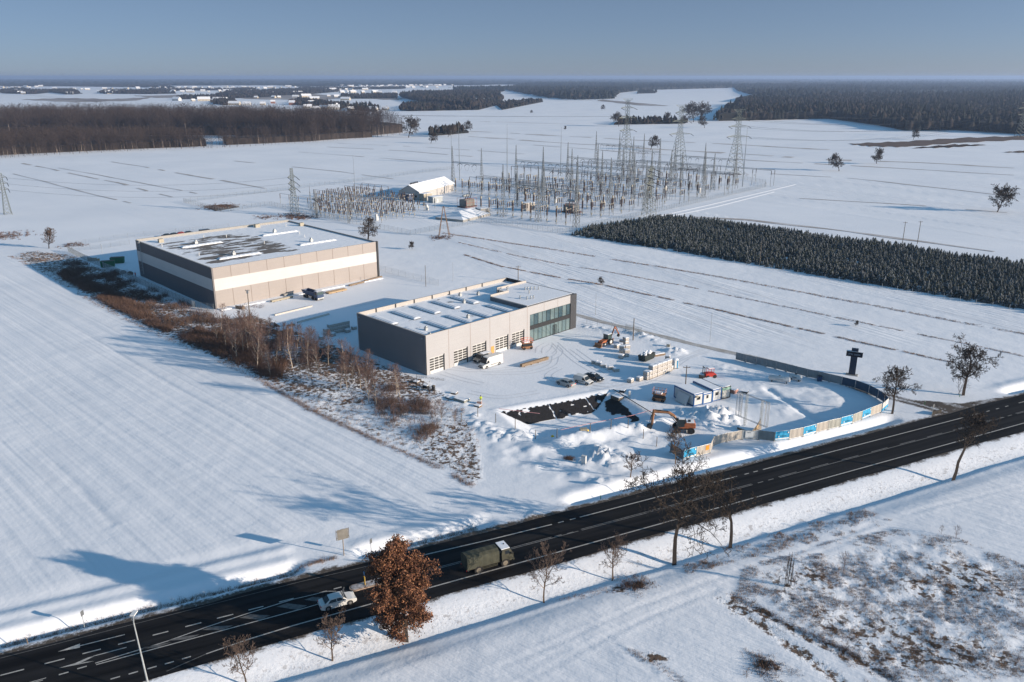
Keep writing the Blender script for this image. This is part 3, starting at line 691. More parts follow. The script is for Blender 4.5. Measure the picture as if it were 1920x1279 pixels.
# ---- showroom with service doors
B0 = G(800, 704); T2 = R(45.3); BU, BV, BH = 53.2, 26.9, 9.65
sh = thing('showroom_building', 'long pale panelled hall with roller doors and a glazed showroom end', 'building', (B0[0], B0[1], 0), T2)
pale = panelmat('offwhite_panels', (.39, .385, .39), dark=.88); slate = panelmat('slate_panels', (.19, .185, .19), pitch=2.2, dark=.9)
DOORS = [(1.05, 5.35), (8.5, 12.75), (14.6, 18.95), (22.35, 26.65), (28.25, 32.5)]
mb = MB(); u = 0.
for a, b in DOORS:
    mb.bx(u, a, 0, .3, -.4, 3.9); u = b
mb.bx(u, 34.8, 0, .3, -.4, 3.9); mb.bx(0, 34.8, 0, .3, 3.902, BH); mb.bx(34.802, 50.8, 0, .3, 7.45, BH)
mb.build('wall', pale, sh)['label'] = 'off white front wall'
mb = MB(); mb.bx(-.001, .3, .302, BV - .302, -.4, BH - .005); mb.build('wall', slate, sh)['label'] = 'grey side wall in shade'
mb = MB(); mb.bx(0, BU, BV - .3, BV, -.4, BH); mb.bx(BU - .3, BU, .3, BV - .302, -.4, BH - .004); mb.build('rear_wall', pale, sh)
mb = MB(); mb.bx(50.8, BU + .003, -.12, .302, -.4, BH + .1); mb.build('dark_pilaster', mat('anthracite_panel', (.05, .052, .058), .5, noise=.2), sh)
mb = MB(); mb.bx(-.03, .12, -.03, .12, -.4, BH + .03); mb.build('corner_trim', M['dark'], sh)
jm = mat('joint_warm_grey', (.30, .25, .23), .7)
for x in (7.0, 13.9, 20.45, 27.4, 33.8): mb = MB(); mb.bx(x - .06, x + .06, -.025, .001, 0, BH); mb.build('panel_joint', jm, sh)
for x in (40.2, 45.6): mb = MB(); mb.bx(x - .04, x + .04, -.025, .001, 7.5, BH); mb.build('panel_joint', jm, sh)
for a, b in DOORS:
    mb = MB(); mb.bx(a, b, .12, .2, -.1, 3.9)
    d = mb.build('sectional_door', M['whitepanel'], sh)
    mb = MB(); W3 = (b - a) / 3
    for r_ in range(5):
        for c_ in range(3):
            z = .78 + r_ * .62; mb.bx(a + c_ * W3 + .13, a + (c_ + 1) * W3 - .13, .06, .119, z, z + .42)
    mb.build('door_windows', mat('door_pane', (.06, .058, .055), .25, spec=.6), d)
    mb = MB(); mb.bx(b, b + .16, -.1, .25, 0, 4.1); mb.build('door_rail', M['dark'], d); mb = MB(); mb.bx(a - .05, a, -.05, .2, 0, .9); mb.build('bumper_post', M['dark'], d)
mb = MB(); mb.bx(20.75, 21.8, -.06, .0, 0, 2.1); od = mb.build('door', mat('orange_door', (.65, .28, .08), .6), sh); od['label'] = 'small orange door'
# glazing
gl = mat('showroom_glass', (.16, .23, .24), .03, 0, spec=1.0)
gl.node_tree.nodes['Principled BSDF'].inputs['Metallic'].default_value = .55
gls = [gl, mat('showroom_glass_dark', (.07, .12, .14), .03, spec=1.0), mat('showroom_glass_pale', (.20, .27, .27), .06, spec=1.0)]  # pane base colours differ to imitate uneven reflections in the glazing
for q in gls: q.node_tree.nodes['Principled BSDF'].inputs['Metallic'].default_value = .45
for i in range(10):
    for k_, (za, zb) in enumerate(((.12, 3.28), (4.42, 7.43))):
        mb = MB(); mb.bx(34.83 + i * 1.595, 34.80 + (i + 1) * 1.595, .10, .14, za, zb); mb.build('window_pane', gls[((i * 7 + k_ * 3) % 3) if k_ else (2 if i % 3 != 2 else 0)] if k_ == 0 or i < 9 else gls[1], sh)
mb = MB(); mb.bx(34.805, 50.795, -.02, .16, 3.3, 4.4); mb.build('spandrel_band', M['dark'], sh)
mb = MB()
for i in range(11):
    x = 34.82 + i * 1.595; mb.bx(x - .03, x + .03, .02, .098, .12, 3.29); mb.bx(x - .03, x + .03, .02, .098, 4.41, 7.44)
mb.bx(34.8, 50.79, .01, .099, 7.38, 7.449); mb.bx(34.8, 50.79, .01, .099, 0, .119); mb.build('mullions', M['dark'], sh)
mb = MB(); mb.bx(43.9, 44.0, -.05, .05, 0, 2.7); mb.bx(45.1, 45.2, -.05, .05, 0, 2.7); mb.bx(44.0, 45.1, -.05, .05, 2.6, 2.7); mb.bx(44.5, 44.58, -.05, .05, 0, 2.6); mb.build('entrance_frame', M['dark'], sh)
# blinds and goods seen behind the glass: light floor strip
rf2 = bpy.data.materials.new('snow_roof'); rf2.use_nodes = True; _rf(rf2, .64, .67, (.16, .32), None, (.27, .26, .25))
RZ = 8.75
mb = MB(); mb.bx(.3, BU - .3, .3, BV - .3, RZ - .3, RZ); mb.build('roof', rf2, sh)
par = mat('parapet_panel', (.42, .39, .36), .6, noise=.12)
mb = MB(); mb.bx(-.05, BU + .05, BV - .32, BV + .05, RZ, BH + .06); mb.bx(-.05, .32, .302, BV - .33, BH - .03, BH + .05); mb.bx(-.05, 50.79, -.05, .301, BH + .002, BH + .06); mb.build('parapet', par, sh)
mb = MB()
for i in range(7): x = 5.5 + i * 6.2; ms_ = MB(); ms_.bx(x, x + .35, BV - .42, BV - .321, RZ, BH + .1); ms_.build('scupper', M['dark'], sh)
mb.bx(BU - .45, BU - .301, .4, BV - .4, RZ, BH + .08); mb.build('parapet_lining', M['dark'], sh)
# raised block
dk = mat('raised_block_cladding', (.14, .14, .15), .6, noise=.15)
mb = MB(); mb.bx(34.0, BU - .6, .32, 14.0, RZ, BH + .12); mb.bx(40.7, BU - .6, 14.002, 18.4, RZ, BH + .119); mb.build('raised_block', dk, sh)
mb = MB(); mb.bx(34.3, BU - .9, .7, 13.7, BH - .3, BH + .16); mb.bx(41, BU - .9, 13.702, 18.1, BH - .3, BH + .159); mb.build('raised_roof', M['snow'], sh)
mb = MB(); mb.bx(33.98, 40.9, 13.75, 14.04, BH + .16, BH + .75); mb.bx(40.68, BU - .9, 18.12, 18.42, BH + .16, BH + .75); mb.bx(33.98, 34.28, .32, 13.74, BH + .13, BH + .3); mb.build('raised_parapet', par, sh)
for x, a, b in ((2.3, 14.1, 23.7), (9.1, 13.9, 23.7), (15.9, 14.1, 23.8), (22.6, 14.1, 23.9), (29.3, 14.1, 24), (2.0, 1.6, 10.4), (9.3, 1.4, 10.8), (16.2, 1.8, 11), (22.9, 1.6, 11), (30.2, 1.4, 10.9)):
    vault(x, a, x, b, 2.3, .42, RZ + .12, sh, along='y', ribs=9)
for x, y in ((4.8, 5.6), (18.7, 6.0), (27.4, 17.2), (31.6, 23.4), (35.8, 20.6), (2.0, .8)): roofunit(x, y, RZ, .7, sh, 1.0)
for x, y in ((39, 5), (40.2, 4.8), (41, 4.6), (38.4, 7), (46, 12.4), (46.6, 12), (47.4, 11.5), (48.2, 11), (49, 10.2), (42.4, 16), (43, 16.2), (44, 9)): mb = MB(); mb.lathe([(.16, BH), (.16, BH + .8), (.27, BH + .82), (.2, BH + .98)], 8, x, y); mb.build('roof_vent', M['steel'], sh)
mb = MB()
for dx in (0, .7):
    for dy in (0, .8): mb.tube((38.6 + dx, 15 + dy, RZ), (38.6 + dx, 15 + dy, RZ + 2.2), .04, .04, 4)
for k in range(6): mb.tube((38.6, 15, RZ + .3 + k * .35), (39.3, 15, RZ + .3 + k * .35), .025, .025, 4)
mb.build('roof_ladder', M['steelpale'], sh)
for v_ in (1.2, 25.9): mb = MB(); mb.bx(-.25, -.002, v_ - .2, v_ + .2, 8.6, 8.85); mb.build('wall_lamp', M['steelpale'], sh)
# ================================================================ SITE OBJECTS
def yaw(p, q): a, b = G(*p), G(*q); return math.atan2(b[1] - a[1], b[0] - a[0])
def text(body, size, loc, rot, m, parent, extr=.004, name='lettering', align='LEFT'):
    c = bpy.data.curves.new(name, 'FONT'); c.body = body; c.size = size; c.extrude = extr; c.align_x = align
    o = bpy.data.objects.new(name, c); COL.objects.link(o)
    dg = bpy.context.evaluated_depsgraph_get(); me = bpy.data.meshes.new_from_object(o.evaluated_get(dg)); bpy.data.objects.remove(o)
    me.materials.clear(); me.materials.append(m); o = bpy.data.objects.new(name, me); COL.objects.link(o)
    o.location = loc; o.rotation_euler = rot; o.parent = parent; return o
# site cabins (row of four)
CO = G(1300, 763.8); CT = yaw((1300, 763.8), (1368.8, 746.3)); CW, CL = 2.62, 6.3
cab_lbl = ['white site cabin with a panel leaning on its side, leftmost of the row', 'low white site cabin, second from the left in the row', 'white blue framed site cabin, third from the left in the row', 'grey site cabin with a green banner, rightmost of the row']
for i in range(4):
    u = i * CW; c = thing('site_cabin', cab_lbl[i], 'site cabin', (CO[0] + math.cos(CT) * u, CO[1] + math.sin(CT) * u, hz(CO[0] + 3, CO[1] + 3) + (.15 if i != 1 else .02)), CT, 'site cabins in a row')
    H_ = 2.65 if i != 1 else 2.35
    wm = M['whitepanel'] if i < 3 else mat('grey_cabin_panel', (.40, .40, .38), .7, noise=.1)
    mb = MB(); mb.bx(.06, CW - .08, .06, CL - .06, .05, H_ - .1); mb.build('wall', wm, c)
    mb = MB()
    for x in (0.02, CW - .22):
        for y in (0, CL - .2): mb.bx(x, x + .2, y, y + .2, 0, H_)
    for z in (0, H_ - .22):
        mb.bx(.222, CW - .222, .02, .16, z, z + .2); mb.bx(.222, CW - .222, CL - .16, CL - .02, z, z + .2); mb.bx(.04, .17, .202, CL - .202, z, z + .2); mb.bx(CW - .17, CW - .05, .202, CL - .202, z, z + .2)
    mb.build('frame', M['bluepaint'] if i < 3 else M['dark'], c)
    mb = MB(); mb.bx(.15, CW - .2, .12, CL - .12, H_ - .1, H_ + .1); mb.build('roof_snow', M['snow'], c)
    if i < 3:
        x0 = (.85, .9, .75)[i]; ww = (1.0, .6, 1.0)[i]
        mb = MB(); mb.bx(x0, x0 + ww, .0, .055, 1.2, 2.05); fr = mb.build('window_frame', M['white'], c)
        mb = MB(); mb.bx(x0 + .07, x0 + ww - .07, -.03, -.002, 1.27, 1.98); mb.build('pane', M['glass'], fr)
    if i == 0:
        mb = MB(); mb.bx(.35, .95, -.35, .05, 2.0, 2.3); mb.build('air_conditioner', M['cream'], c)
    if i == 3:
        mb = MB(); mb.bx(.1, CW - .12, -.03, .05, 1.95, 2.5); bn = mb.build('banner', mat('green_banner', (.28, .45, .36), .7, noise=.3, nscale=4), c)
        text('ROSADA', .34, (.35, -.035, 2.1), (math.pi / 2, 0, 0), mat('dark_green_ink', (.02, .12, .07), .7), bn)
mb = MB(); mb.add([(-1.0, 1.2, 0.05), (-1.0, 4.6, .05), (-.08, 4.6, 1.95), (-.08, 1.2, 1.95), (-1.08, 1.2, .05), (-1.08, 4.6, .05), (-.14, 4.6, 2.03), (-.14, 1.2, 2.03)], [(0, 1, 2, 3), (4, 7, 6, 5), (0, 3, 7, 4), (1, 5, 6, 2), (3, 2, 6, 7), (0, 4, 5, 1)])
o = mb.build('leaning_panel', M['whitepanel']); o.location = (CO[0], CO[1], hz(*CO) + .05); o.rotation_euler = (0, 0, CT); tag(o, 'loose white wall panel leaning on the side of the leftmost site cabin', 'panel')
# portable toilet
x, y, z = at(1265.5, 690); t = thing('portable_toilet', 'white and blue portable toilet beside the pallets of blocks', 'toilet', (x, y, z), R(20))
mb = MB(); mb.box(0, 0, .1, 1.15, 1.15, 2.0); mb.build('cabin', M['white'], t)
mb = MB(); mb.box(0, 0, 0, 1.2, 1.2, .12); mb.build('base', M['dark'], t)
mb = MB(); mb.box(-.25, -.585, .15, .45, .02, 1.85); mb.build('door', M['whitepanel'], t)
mb = MB(); mb.box(.28, -.59, .15, .34, .03, 1.9); mb.box(-.545, -.586, .15, .06, .03, 1.9); mb.build('blue_stripe', mat('toilet_blue', (.03, .22, .40), .5), t)
mb = MB(); mb.lathe([(.72, 2.1), (.74, 2.2), (.5, 2.42), (.1, 2.48)], 12); mb.build('roof', M['snow'], t)
# skip (waste container)
x, y, z = at(1212, 674); t = thing('waste_skip', 'dark green open waste skip heaped with snow and rubble', 'skip', (x, y, z), yaw((1207, 677), (1223, 670)))
mb = MB(); mb.prism([(-1.9, .1), (-2.3, 1.5), (2.3, 1.5), (1.9, .1)], -1.0, 1.0); mb.build('body', mat('skip_paint', (.02, .035, .035), .6, noise=.3), t)
mb = MB()
for k in range(5): mb.box(-1.7 + k * .85, -1.03, .15, .1, .06, 1.3); mb.box(-1.7 + k * .85, 1.03, .15, .1, .06, 1.3)
mb.box(0, -1.04, 1.42, 4.5, .1, .1); mb.build('ribs', M['dark'], t)
mb = MB(); rr = random.Random(3)
for k in range(16): mb.lathe([(.45, 1.3), (.4, 1.6 + rr.random() * .3), (.12, 1.8 + rr.random() * .3)], 7, rr.uniform(-1.7, 1.7), rr.uniform(-.6, .6))
mb.build('load', M['snow'], t)
# bundle of logs/pipe next to skip
x, y, z = at(1236, 667); t = thing('timber_bundle', 'short snowy bundle of brown poles beside the skip', 'timber', (x, y, z), yaw((1228, 669), (1245, 666)))
mb = MB()
for k in range(6): mb.tube((-1.6, (k % 3) * .28 - .28, .16 + (k // 3) * .26), (1.6, (k % 3) * .28 - .3, .16 + (k // 3) * .26), .14, .14, 7)
mb.build('poles', M['wood'], t); mb = MB(); mb.box(0, 0, .55, 2.9, .8, .14); mb.build('snow_cap', M['snow'], t)
# pallets of wrapped blocks
blockm = mat('aerated_block', (.50, .47, .43), .85, noise=.3, nscale=2.5, bump=.02, bscale=12)
blockt = mat('block_top_dirty', (.44, .43, .42), .8, noise=.4, nscale=3)
def make_pallet(name='block_pallet'):
    t = thing(name, 'x', 'pallet', (0, 0, 0))
    mb = MB()
    for dx in (-.45, 0, .45): mb.box(dx, 0, 0, .12, 1.0, .12)
    mb.box(0, 0, .121, 1.2, 1.0, .03); mb.build('pallet_base', M['wood'], t)
    mb = MB()
    for i in range(2):
        for j in range(2):
            for k in range(2): mb.box(-.3 + i * .6, -.25 + j * .5, .155 + k * .42, .585, .485, .41)
    mb.build('blocks', blockm, t)
    mb = MB(); mb.box(0, 0, .99, 1.22, 1.02, .04); mb.box(.02, .02, 1.031, 1.05, .85, .10); mb.build('snow_cap', M['snow'], t)
    return t
P0 = make_pallet(); P0_used = [False]
def pallet(x, y, z, rz, lbl):
    if not P0_used[0]:
        P0_used[0] = True; P0.location = (x, y, z); P0.rotation_euler = (0, 0, rz); P0['label'] = lbl; P0['group'] = 'pallets of pale building blocks'; P0.scale = (1.1, 1.1, .84); return P0
    return dup(P0, (x, y, z), rz, lbl, 'pallets of pale building blocks', (1.1, 1.1, .84))
rw0, rw1 = G(1214, 710.5), G(1251, 696.5); prz = math.atan2(rw1[1] - rw0[1], rw1[0] - rw0[0])
PSC = math.hypot(rw1[0] - rw0[0], rw1[1] - rw0[1]) / 4 / 1.22 * .97
names = ['leftmost', 'second', 'third', 'fourth', 'fifth']
for i in range(5):
    f = i / 4; x, y = rw0[0] + (rw1[0] - rw0[0]) * f, rw0[1] + (rw1[1] - rw0[1]) * f; z = hz(x, y)
    for k in range((2, 3, 3, 3, 3)[i]):
        _p = pallet(x, y, z + k * 1.0, prz + .04 * ((i * 7 + k * 3) % 3 - 1), 'block pallet %s in the %s stack of the long row by the toilet' % (('at the bottom', 'in the middle' if i else 'on top', 'on top')[k], names[i])); _p.scale = (PSC, 1.3, .92)
x, y, z = at(1199, 713.5); pallet(x, y, z, prz, 'single white block pallet just left of the long stacked row')
x, y, z = at(1182, 716.5); pallet(x, y, z, prz + .2, 'lone dirty block pallet standing further left of the stacked row')
x, y, z = at(1251, 687); [pallet(x, y, z + k * .95, prz + .5, 'wire wrapped block pallet %s of the tall stack before the toilet' % ('at the bottom', 'in the middle', 'on top')[k]) for k in range(3)]
x, y, z = at(1257, 693); pallet(x, y, z, prz + .4, 'low snowy block pallet at the foot of the toilet')
for i, (px, py) in enumerate(((1115, 681.5), (1122, 684), (1131, 688), (1145, 692), (1155, 696))):
    x, y, z = at(px, py); pallet(x, y, z - .1, prz - 1.3 + .2 * i, 'block pallet number %s from the left in the loose line across the yard' % ('one', 'two', 'three', 'four', 'five')[i])
for i, (px, py, n_) in enumerate(((1157, 652, 1), (1164, 650, 1), (1173, 645, 2), (1166, 661, 2), (1175, 660, 2), (1165, 671, 1), (1174, 668, 2), (1167, 643, 1))):
    x, y, z = at(px, py)
    for k in range(n_): pallet(x, y, z + k * .95, prz + .7 * i, 'snowy block pallet %s of pile %s in the cluster right of the backhoe' % ('topmost' if k else 'lowest', 'ABCDEFGH'[i] if 0 else ('one', 'two', 'three', 'four', 'five', 'six', 'seven', 'eight')[i]))
for i, (px, py) in enumerate(((1184, 661), )):
    pass
# teal wrapped pallet
x, y, z = at(1246, 695); t = thing('wrapped_pallet', 'teal wrapped pallet at the end of the long stacked row', 'pallet', (x, y, z), prz)
mb = MB(); mb.box(0, 0, 0, 1.3, 1.0, .14); mb.build('pallet_base', M['wood'], t); mb = MB(); mb.box(0, 0, .14, 1.3, 1.0, .5); mb.build('wrapped_load', mat('teal_wrap', (.10, .32, .34), .5, noise=.3), t); mb = MB(); mb.box(0, 0, .64, 1.2, .9, .1); mb.build('snow_cap', M['snow'], t)
# pallets behind the showroom (in shade)
rw0, rw1 = G(612, 628), G(651, 619.5); prz2 = math.atan2(rw1[1] - rw0[1], rw1[0] - rw0[0])
for i in range(6):
    f = i / 5; x, y = rw0[0] + (rw1[0] - rw0[0]) * f, rw0[1] + (rw1[1] - rw0[1]) * f; z = hz(x, y)
    for k in range(3 if i > 0 else 2): pallet(x, y, z + k * .95, prz2, 'shaded block pallet %s in stack %s behind the showroom' % (('at the bottom', 'in the middle' if i else 'on top', 'on top')[k], ('one', 'two', 'three', 'four', 'five', 'six')[i]))
for i, (px, py) in enumerate(((603, 636), (624, 630), (652, 623), (664, 617.5))): x, y, z = at(px, py); pallet(x, y, z, prz2, 'single shaded pallet %s near the stacks behind the showroom' % ('far left', 'in the middle', 'at the right end', 'against the showroom corner')[i])
# flat stacks near the worker
def flatstack(px, py, px2, py2, wd, hh, lbl, m_, name='panel_stack', cat='stack'):
    a, b = G(px, py), G(px2, py2); L = math.hypot(a[0] - b[0], a[1] - b[1]); x, y = (a[0] + b[0]) / 2, (a[1] + b[1]) / 2
    t = thing(name, lbl, cat, (x, y, hz(x, y) - .03), math.atan2(b[1] - a[1], b[0] - a[0]))
    mb = MB(); n_ = max(2, int(hh / .12))
    rr_ = random.Random(px)
    for k in range(n_): mb.box(rr_.uniform(-.06, .06), rr_.uniform(-.04, .04), k * hh / n_, L, wd, hh / n_ * .9)
    mb.build('boards', m_, t); mb = MB(); mb.box(0, 0, hh, L * .97, wd * .95, .09); mb.build('snow_cap', M['snow'], t); return t
flatstack(856, 749, 876, 755, 2.0, .55, 'flat snow covered stack of pale slabs left of the worker', mat('slab_edge', (.30, .31, .28), .8, noise=.2))
flatstack(840, 745, 851, 749, 1.5, .2, 'thin snowy lattice pallet behind the slab stack', M['greywood'])
flatstack(847, 738, 857, 739.5, 1.3, .4, 'small snowy slab pile nearer the showroom corner', M['greywood'])
flatstack(891, 761.5, 901, 764, 1.1, .35, 'brown snowy carton pile at the worker\'s feet', M['wood'])
flatstack(895, 757, 903, 757.5, .9, .7, 'pinkish crate standing beside the worker', mat('pink_crate', (.40, .27, .24), .8, noise=.3), 'crate', 'crate')
flatstack(777, 717, 785, 719, 1.2, .35, 'round snowy heap of bags by the thin pole', M['greywood'], 'bag_pile', 'bags')
flatstack(795, 727, 803, 729, .9, .7, 'dark pallet of bags behind the black bin', M['dark'], 'bag_pile', 'bags')
flatstack(1440 - 0, 0 + 0, 0, 0, 1, 1, 'x', M['dark']) if False else None
x, y, z = at(813, 734.5); t = thing('site_bin', 'dark upright bin left of the slab stack', 'bin', (x, y, z)); mb = MB(); mb.lathe([(.34, 0), (.38, 1.0), (.42, 1.02), (.40, 1.15)], 12); mb.build('barrel', M['dark'], t); mb = MB(); mb.lathe([(.42, 1.15), (.3, 1.26), (.1, 1.3)], 12); mb.build('lid', M['greywood'], t)
# timber beams on the yard
def beamstack(p, q, n_, m_, lbl, hh=.22, wd=.3, name='timber_beams'):
    a, b = G(*p), G(*q); L = math.hypot(a[0] - b[0], a[1] - b[1]); x, y = (a[0] + b[0]) / 2, (a[1] + b[1]) / 2
    t = thing(name, lbl, 'timber', (x, y, hz(x, y)), math.atan2(b[1] - a[1], b[0] - a[0]))
    mb = MB()
    for k in range(n_):
        for j in range(2): mb.box(.1 * math.sin(k * 3 + j), -n_ * wd / 2 + k * wd, .12 + j * (hh + .02), L, wd * .85, hh)
    mb.build('beams', m_, t)
    mb = MB()
    for k in range(int(L / 2.2)): mb.box(-L / 2 + .8 + k * 2.2, -wd / 2, 0, .18, n_ * wd + .3, .118)
    mb.build('bearers', M['wood'], t); return t
beamstack((976, 688.5), (1026, 674), 2, M['wood'], 'long rough timber beam lying in the yard before the white van', .32, .35)
x = beamstack((613, 551), (647, 543.5), 7, M['woodlight'], 'stack of fresh yellow timber right of the dump truck', .2, .28)
beamstack((654, 537), (682, 530), 2, M['wood'], 'thin timber stack near the warehouse wall, left of two')
beamstack((683, 528.5), (715, 520), 2, M['wood'], 'thin timber stack near the warehouse wall, right end')
beamstack((508, 567), (548, 558), 3, M['cream'], 'snowy planks along the warehouse wall behind the tall pole')
for i, (p, q) in enumerate((((515, 592), (585, 575)), ((558, 606), (617, 590)))):
    a, b = G(*p), G(*q); L = math.hypot(a[0] - b[0], a[1] - b[1]); x, y = (a[0] + b[0]) / 2, (a[1] + b[1]) / 2
    mb = MB(); mb.prism([(-.28, 0), (-.2, .42), (.2, .42), (.28, 0)], -L / 2, L / 2); o = mb.build('concrete_kerb', mat('warm_concrete', (.50, .47, .43), .85, noise=.1)); o.location = (x, y, hz(x, y)); o.rotation_euler = (0, 0, math.atan2(b[1] - a[1], b[0] - a[0]) - math.pi / 2)
    tag(o, 'long pale concrete beam in the yard, %s of two' % ('upper left', 'lower right')[i], 'beam', 'concrete beams in the yard')
# rubble/planks in the shade left of the pallets
flatstack(520, 612, 547, 607, 4.5, .6, 'brown heap of snowy planks at the shade edge behind the birches', M['wood'], 'plank_heap', 'planks')
flatstack(517, 624, 543, 618, 3.5, .7, 'second snowy plank heap nearer the birches', M['wood'], 'plank_heap', 'planks')
flatstack(444, 578, 457, 580, 1.0, 1.0, 'small crate stack at the near corner of the warehouse', M['wood'], 'crate', 'crate')
# tanks
for i, (p, q, lb) in enumerate((((1441, 717), (1483, 722), 'longer white gas tank lying on the snow'), ((1481, 711.5), (1504, 717.5), 'shorter white gas tank behind the long one'))):
    a, b = G(*p), G(*q); L = math.hypot(a[0] - b[0], a[1] - b[1]); x, y = (a[0] + b[0]) / 2, (a[1] + b[1]) / 2 + .5
    t = thing('gas_tank', lb, 'tank', (x, y, hz(x, y)), math.atan2(b[1] - a[1], b[0] - a[0]), 'white gas tanks')
    mb = MB(); r_ = .62
    pr = [(-L / 2, 0), (-L / 2 + .05, r_ * .5), (-L / 2 + .18, r_ * .82), (-L / 2 + .4, r_), (L / 2 - .4, r_), (L / 2 - .18, r_ * .82), (L / 2 - .05, r_ * .5), (L / 2, 0)]
    n_ = 16
    for xx, rr_ in pr:
        for k in range(n_): th = 2 * math.pi * k / n_; mb.v.append((xx, math.cos(th) * rr_, .85 + math.sin(th) * rr_))
    for j in range(len(pr) - 1):
        for k in range(n_): mb.f.append((j * n_ + k, (j + 1) * n_ + k, (j + 1) * n_ + (k + 1) % n_, j * n_ + (k + 1) % n_)); mb.mi.append(0)
    mb.build('vessel', M['white'], t, smooth=True)
    mb = MB(); [mb.box(s_ * L * .33, 0, 0, .25, 1.0, .35) for s_ in (-1, 1)]; mb.build('saddle', M['greywood'], t)
    mb = MB(); mb.tube((0, 0, 1.45), (0, 0, 1.65), .22, .22, 10); mb.box(0, -.63, .8, L * .35, .02, .12); mb.build('valve_cap', M['dark'] if i else M['steelpale'], t)
# truss frame for a screen
TA, TB = G(1387.5, 800), G(1436, 820)
TTH = math.atan2(TB[1] - TA[1], TB[0] - TA[0]); TL = math.hypot(TB[0] - TA[0], TB[1] - TA[1]); tz = hz(*TA)
t = thing('truss_frame', 'tall rectangular lattice truss frame standing over snowy pallets', 'truss frame', (TA[0], TA[1], tz), TTH)
def truss(mb, p, q, s_=.3, n_=12, r_=.035):
    p = Vector(p); q = Vector(q); d = (q - p).normalized(); a = Vector((0, 1, 0)) if abs(d.y) < .9 else Vector((1, 0, 0)); b = d.cross(a); cs = [a * s_ / 2 + b * s_ / 2, a * s_ / 2 - b * s_ / 2, -a * s_ / 2 - b * s_ / 2, -a * s_ / 2 + b * s_ / 2]
    for c in cs: mb.tube(p + c, q + c, r_, r_, 4)
    for k in range(n_):
        for j in range(4): mb.tube(p + (q - p) * (k / n_) + cs[j], p + (q - p) * ((k + 1) / n_) + cs[(j + 1) % 4], r_ * .6, r_ * .6, 3, False)
mb = MB()
for x in (TL * .13, TL * .72): truss(mb, (x, .3, 0), (x, .3, 7.0), .34, 18)
mb.build('support_tower', M['steelpale'], t)
mb = MB()
for y in (-.25, -.6):
    for z in (2.2, 7.2): mb.tube((-.9, y, z), (TL + .3, y, z), .05, .05, 4)
    for x in (-.9, TL + .3): mb.tube((x, y, 2.2), (x, y, 7.2), .05, .05, 4)
for k in range(11): x = -.9 + (TL + 1.2) * k / 10; mb.tube((x, -.25, 7.2), (x, -.6, 7.2), .03, .03, 4); mb.tube((x, -.25, 2.2), (x, -.6, 2.2), .03, .03, 4)
for x in (-.3, .2, TL - .3): truss(mb, (x, -.42, 2.3), (x, -.42, 7.1), .2, 12, .02)
mb.build('screen_frame', M['steel'], t)
flatstack(1388, 802, 1428, 818, 2.0, .45, 'snow topped timber platform leaning under the truss frame', M['wood'], 'timber_platform', 'platform')
x, y, z = at(1420, 812); t = thing('broken_panel', 'brown broken wooden panel propped inside the truss frame', 'panel', (x, y, z), R(30))
mb = MB(); mb.add([(-1.4, 0, .6), (0, .2, 1.5), (1.0, .3, 2.8), (1.15, .2, .4), (.3, 0, .8), (-1.4, .12, .7), (0, .32, 1.6), (1.0, .42, 2.9), (1.15, .32, .5), (.3, .12, .9)], [(0, 1, 2, 3, 4), (9, 8, 7, 6, 5), (0, 5, 6, 1), (1, 6, 7, 2), (2, 7, 8, 3), (3, 8, 9, 4), (4, 9, 5, 0)]); mb.build('board', M['woodlight'], t)
mb = MB(); mb.tube((.3, .2, 0), (.3, .2, 1.2), .08, .08, 5); mb.tube((-.9, .1, 0), (-.6, .1, 1.0), .08, .08, 5); mb.build('prop', M['dark'], t)
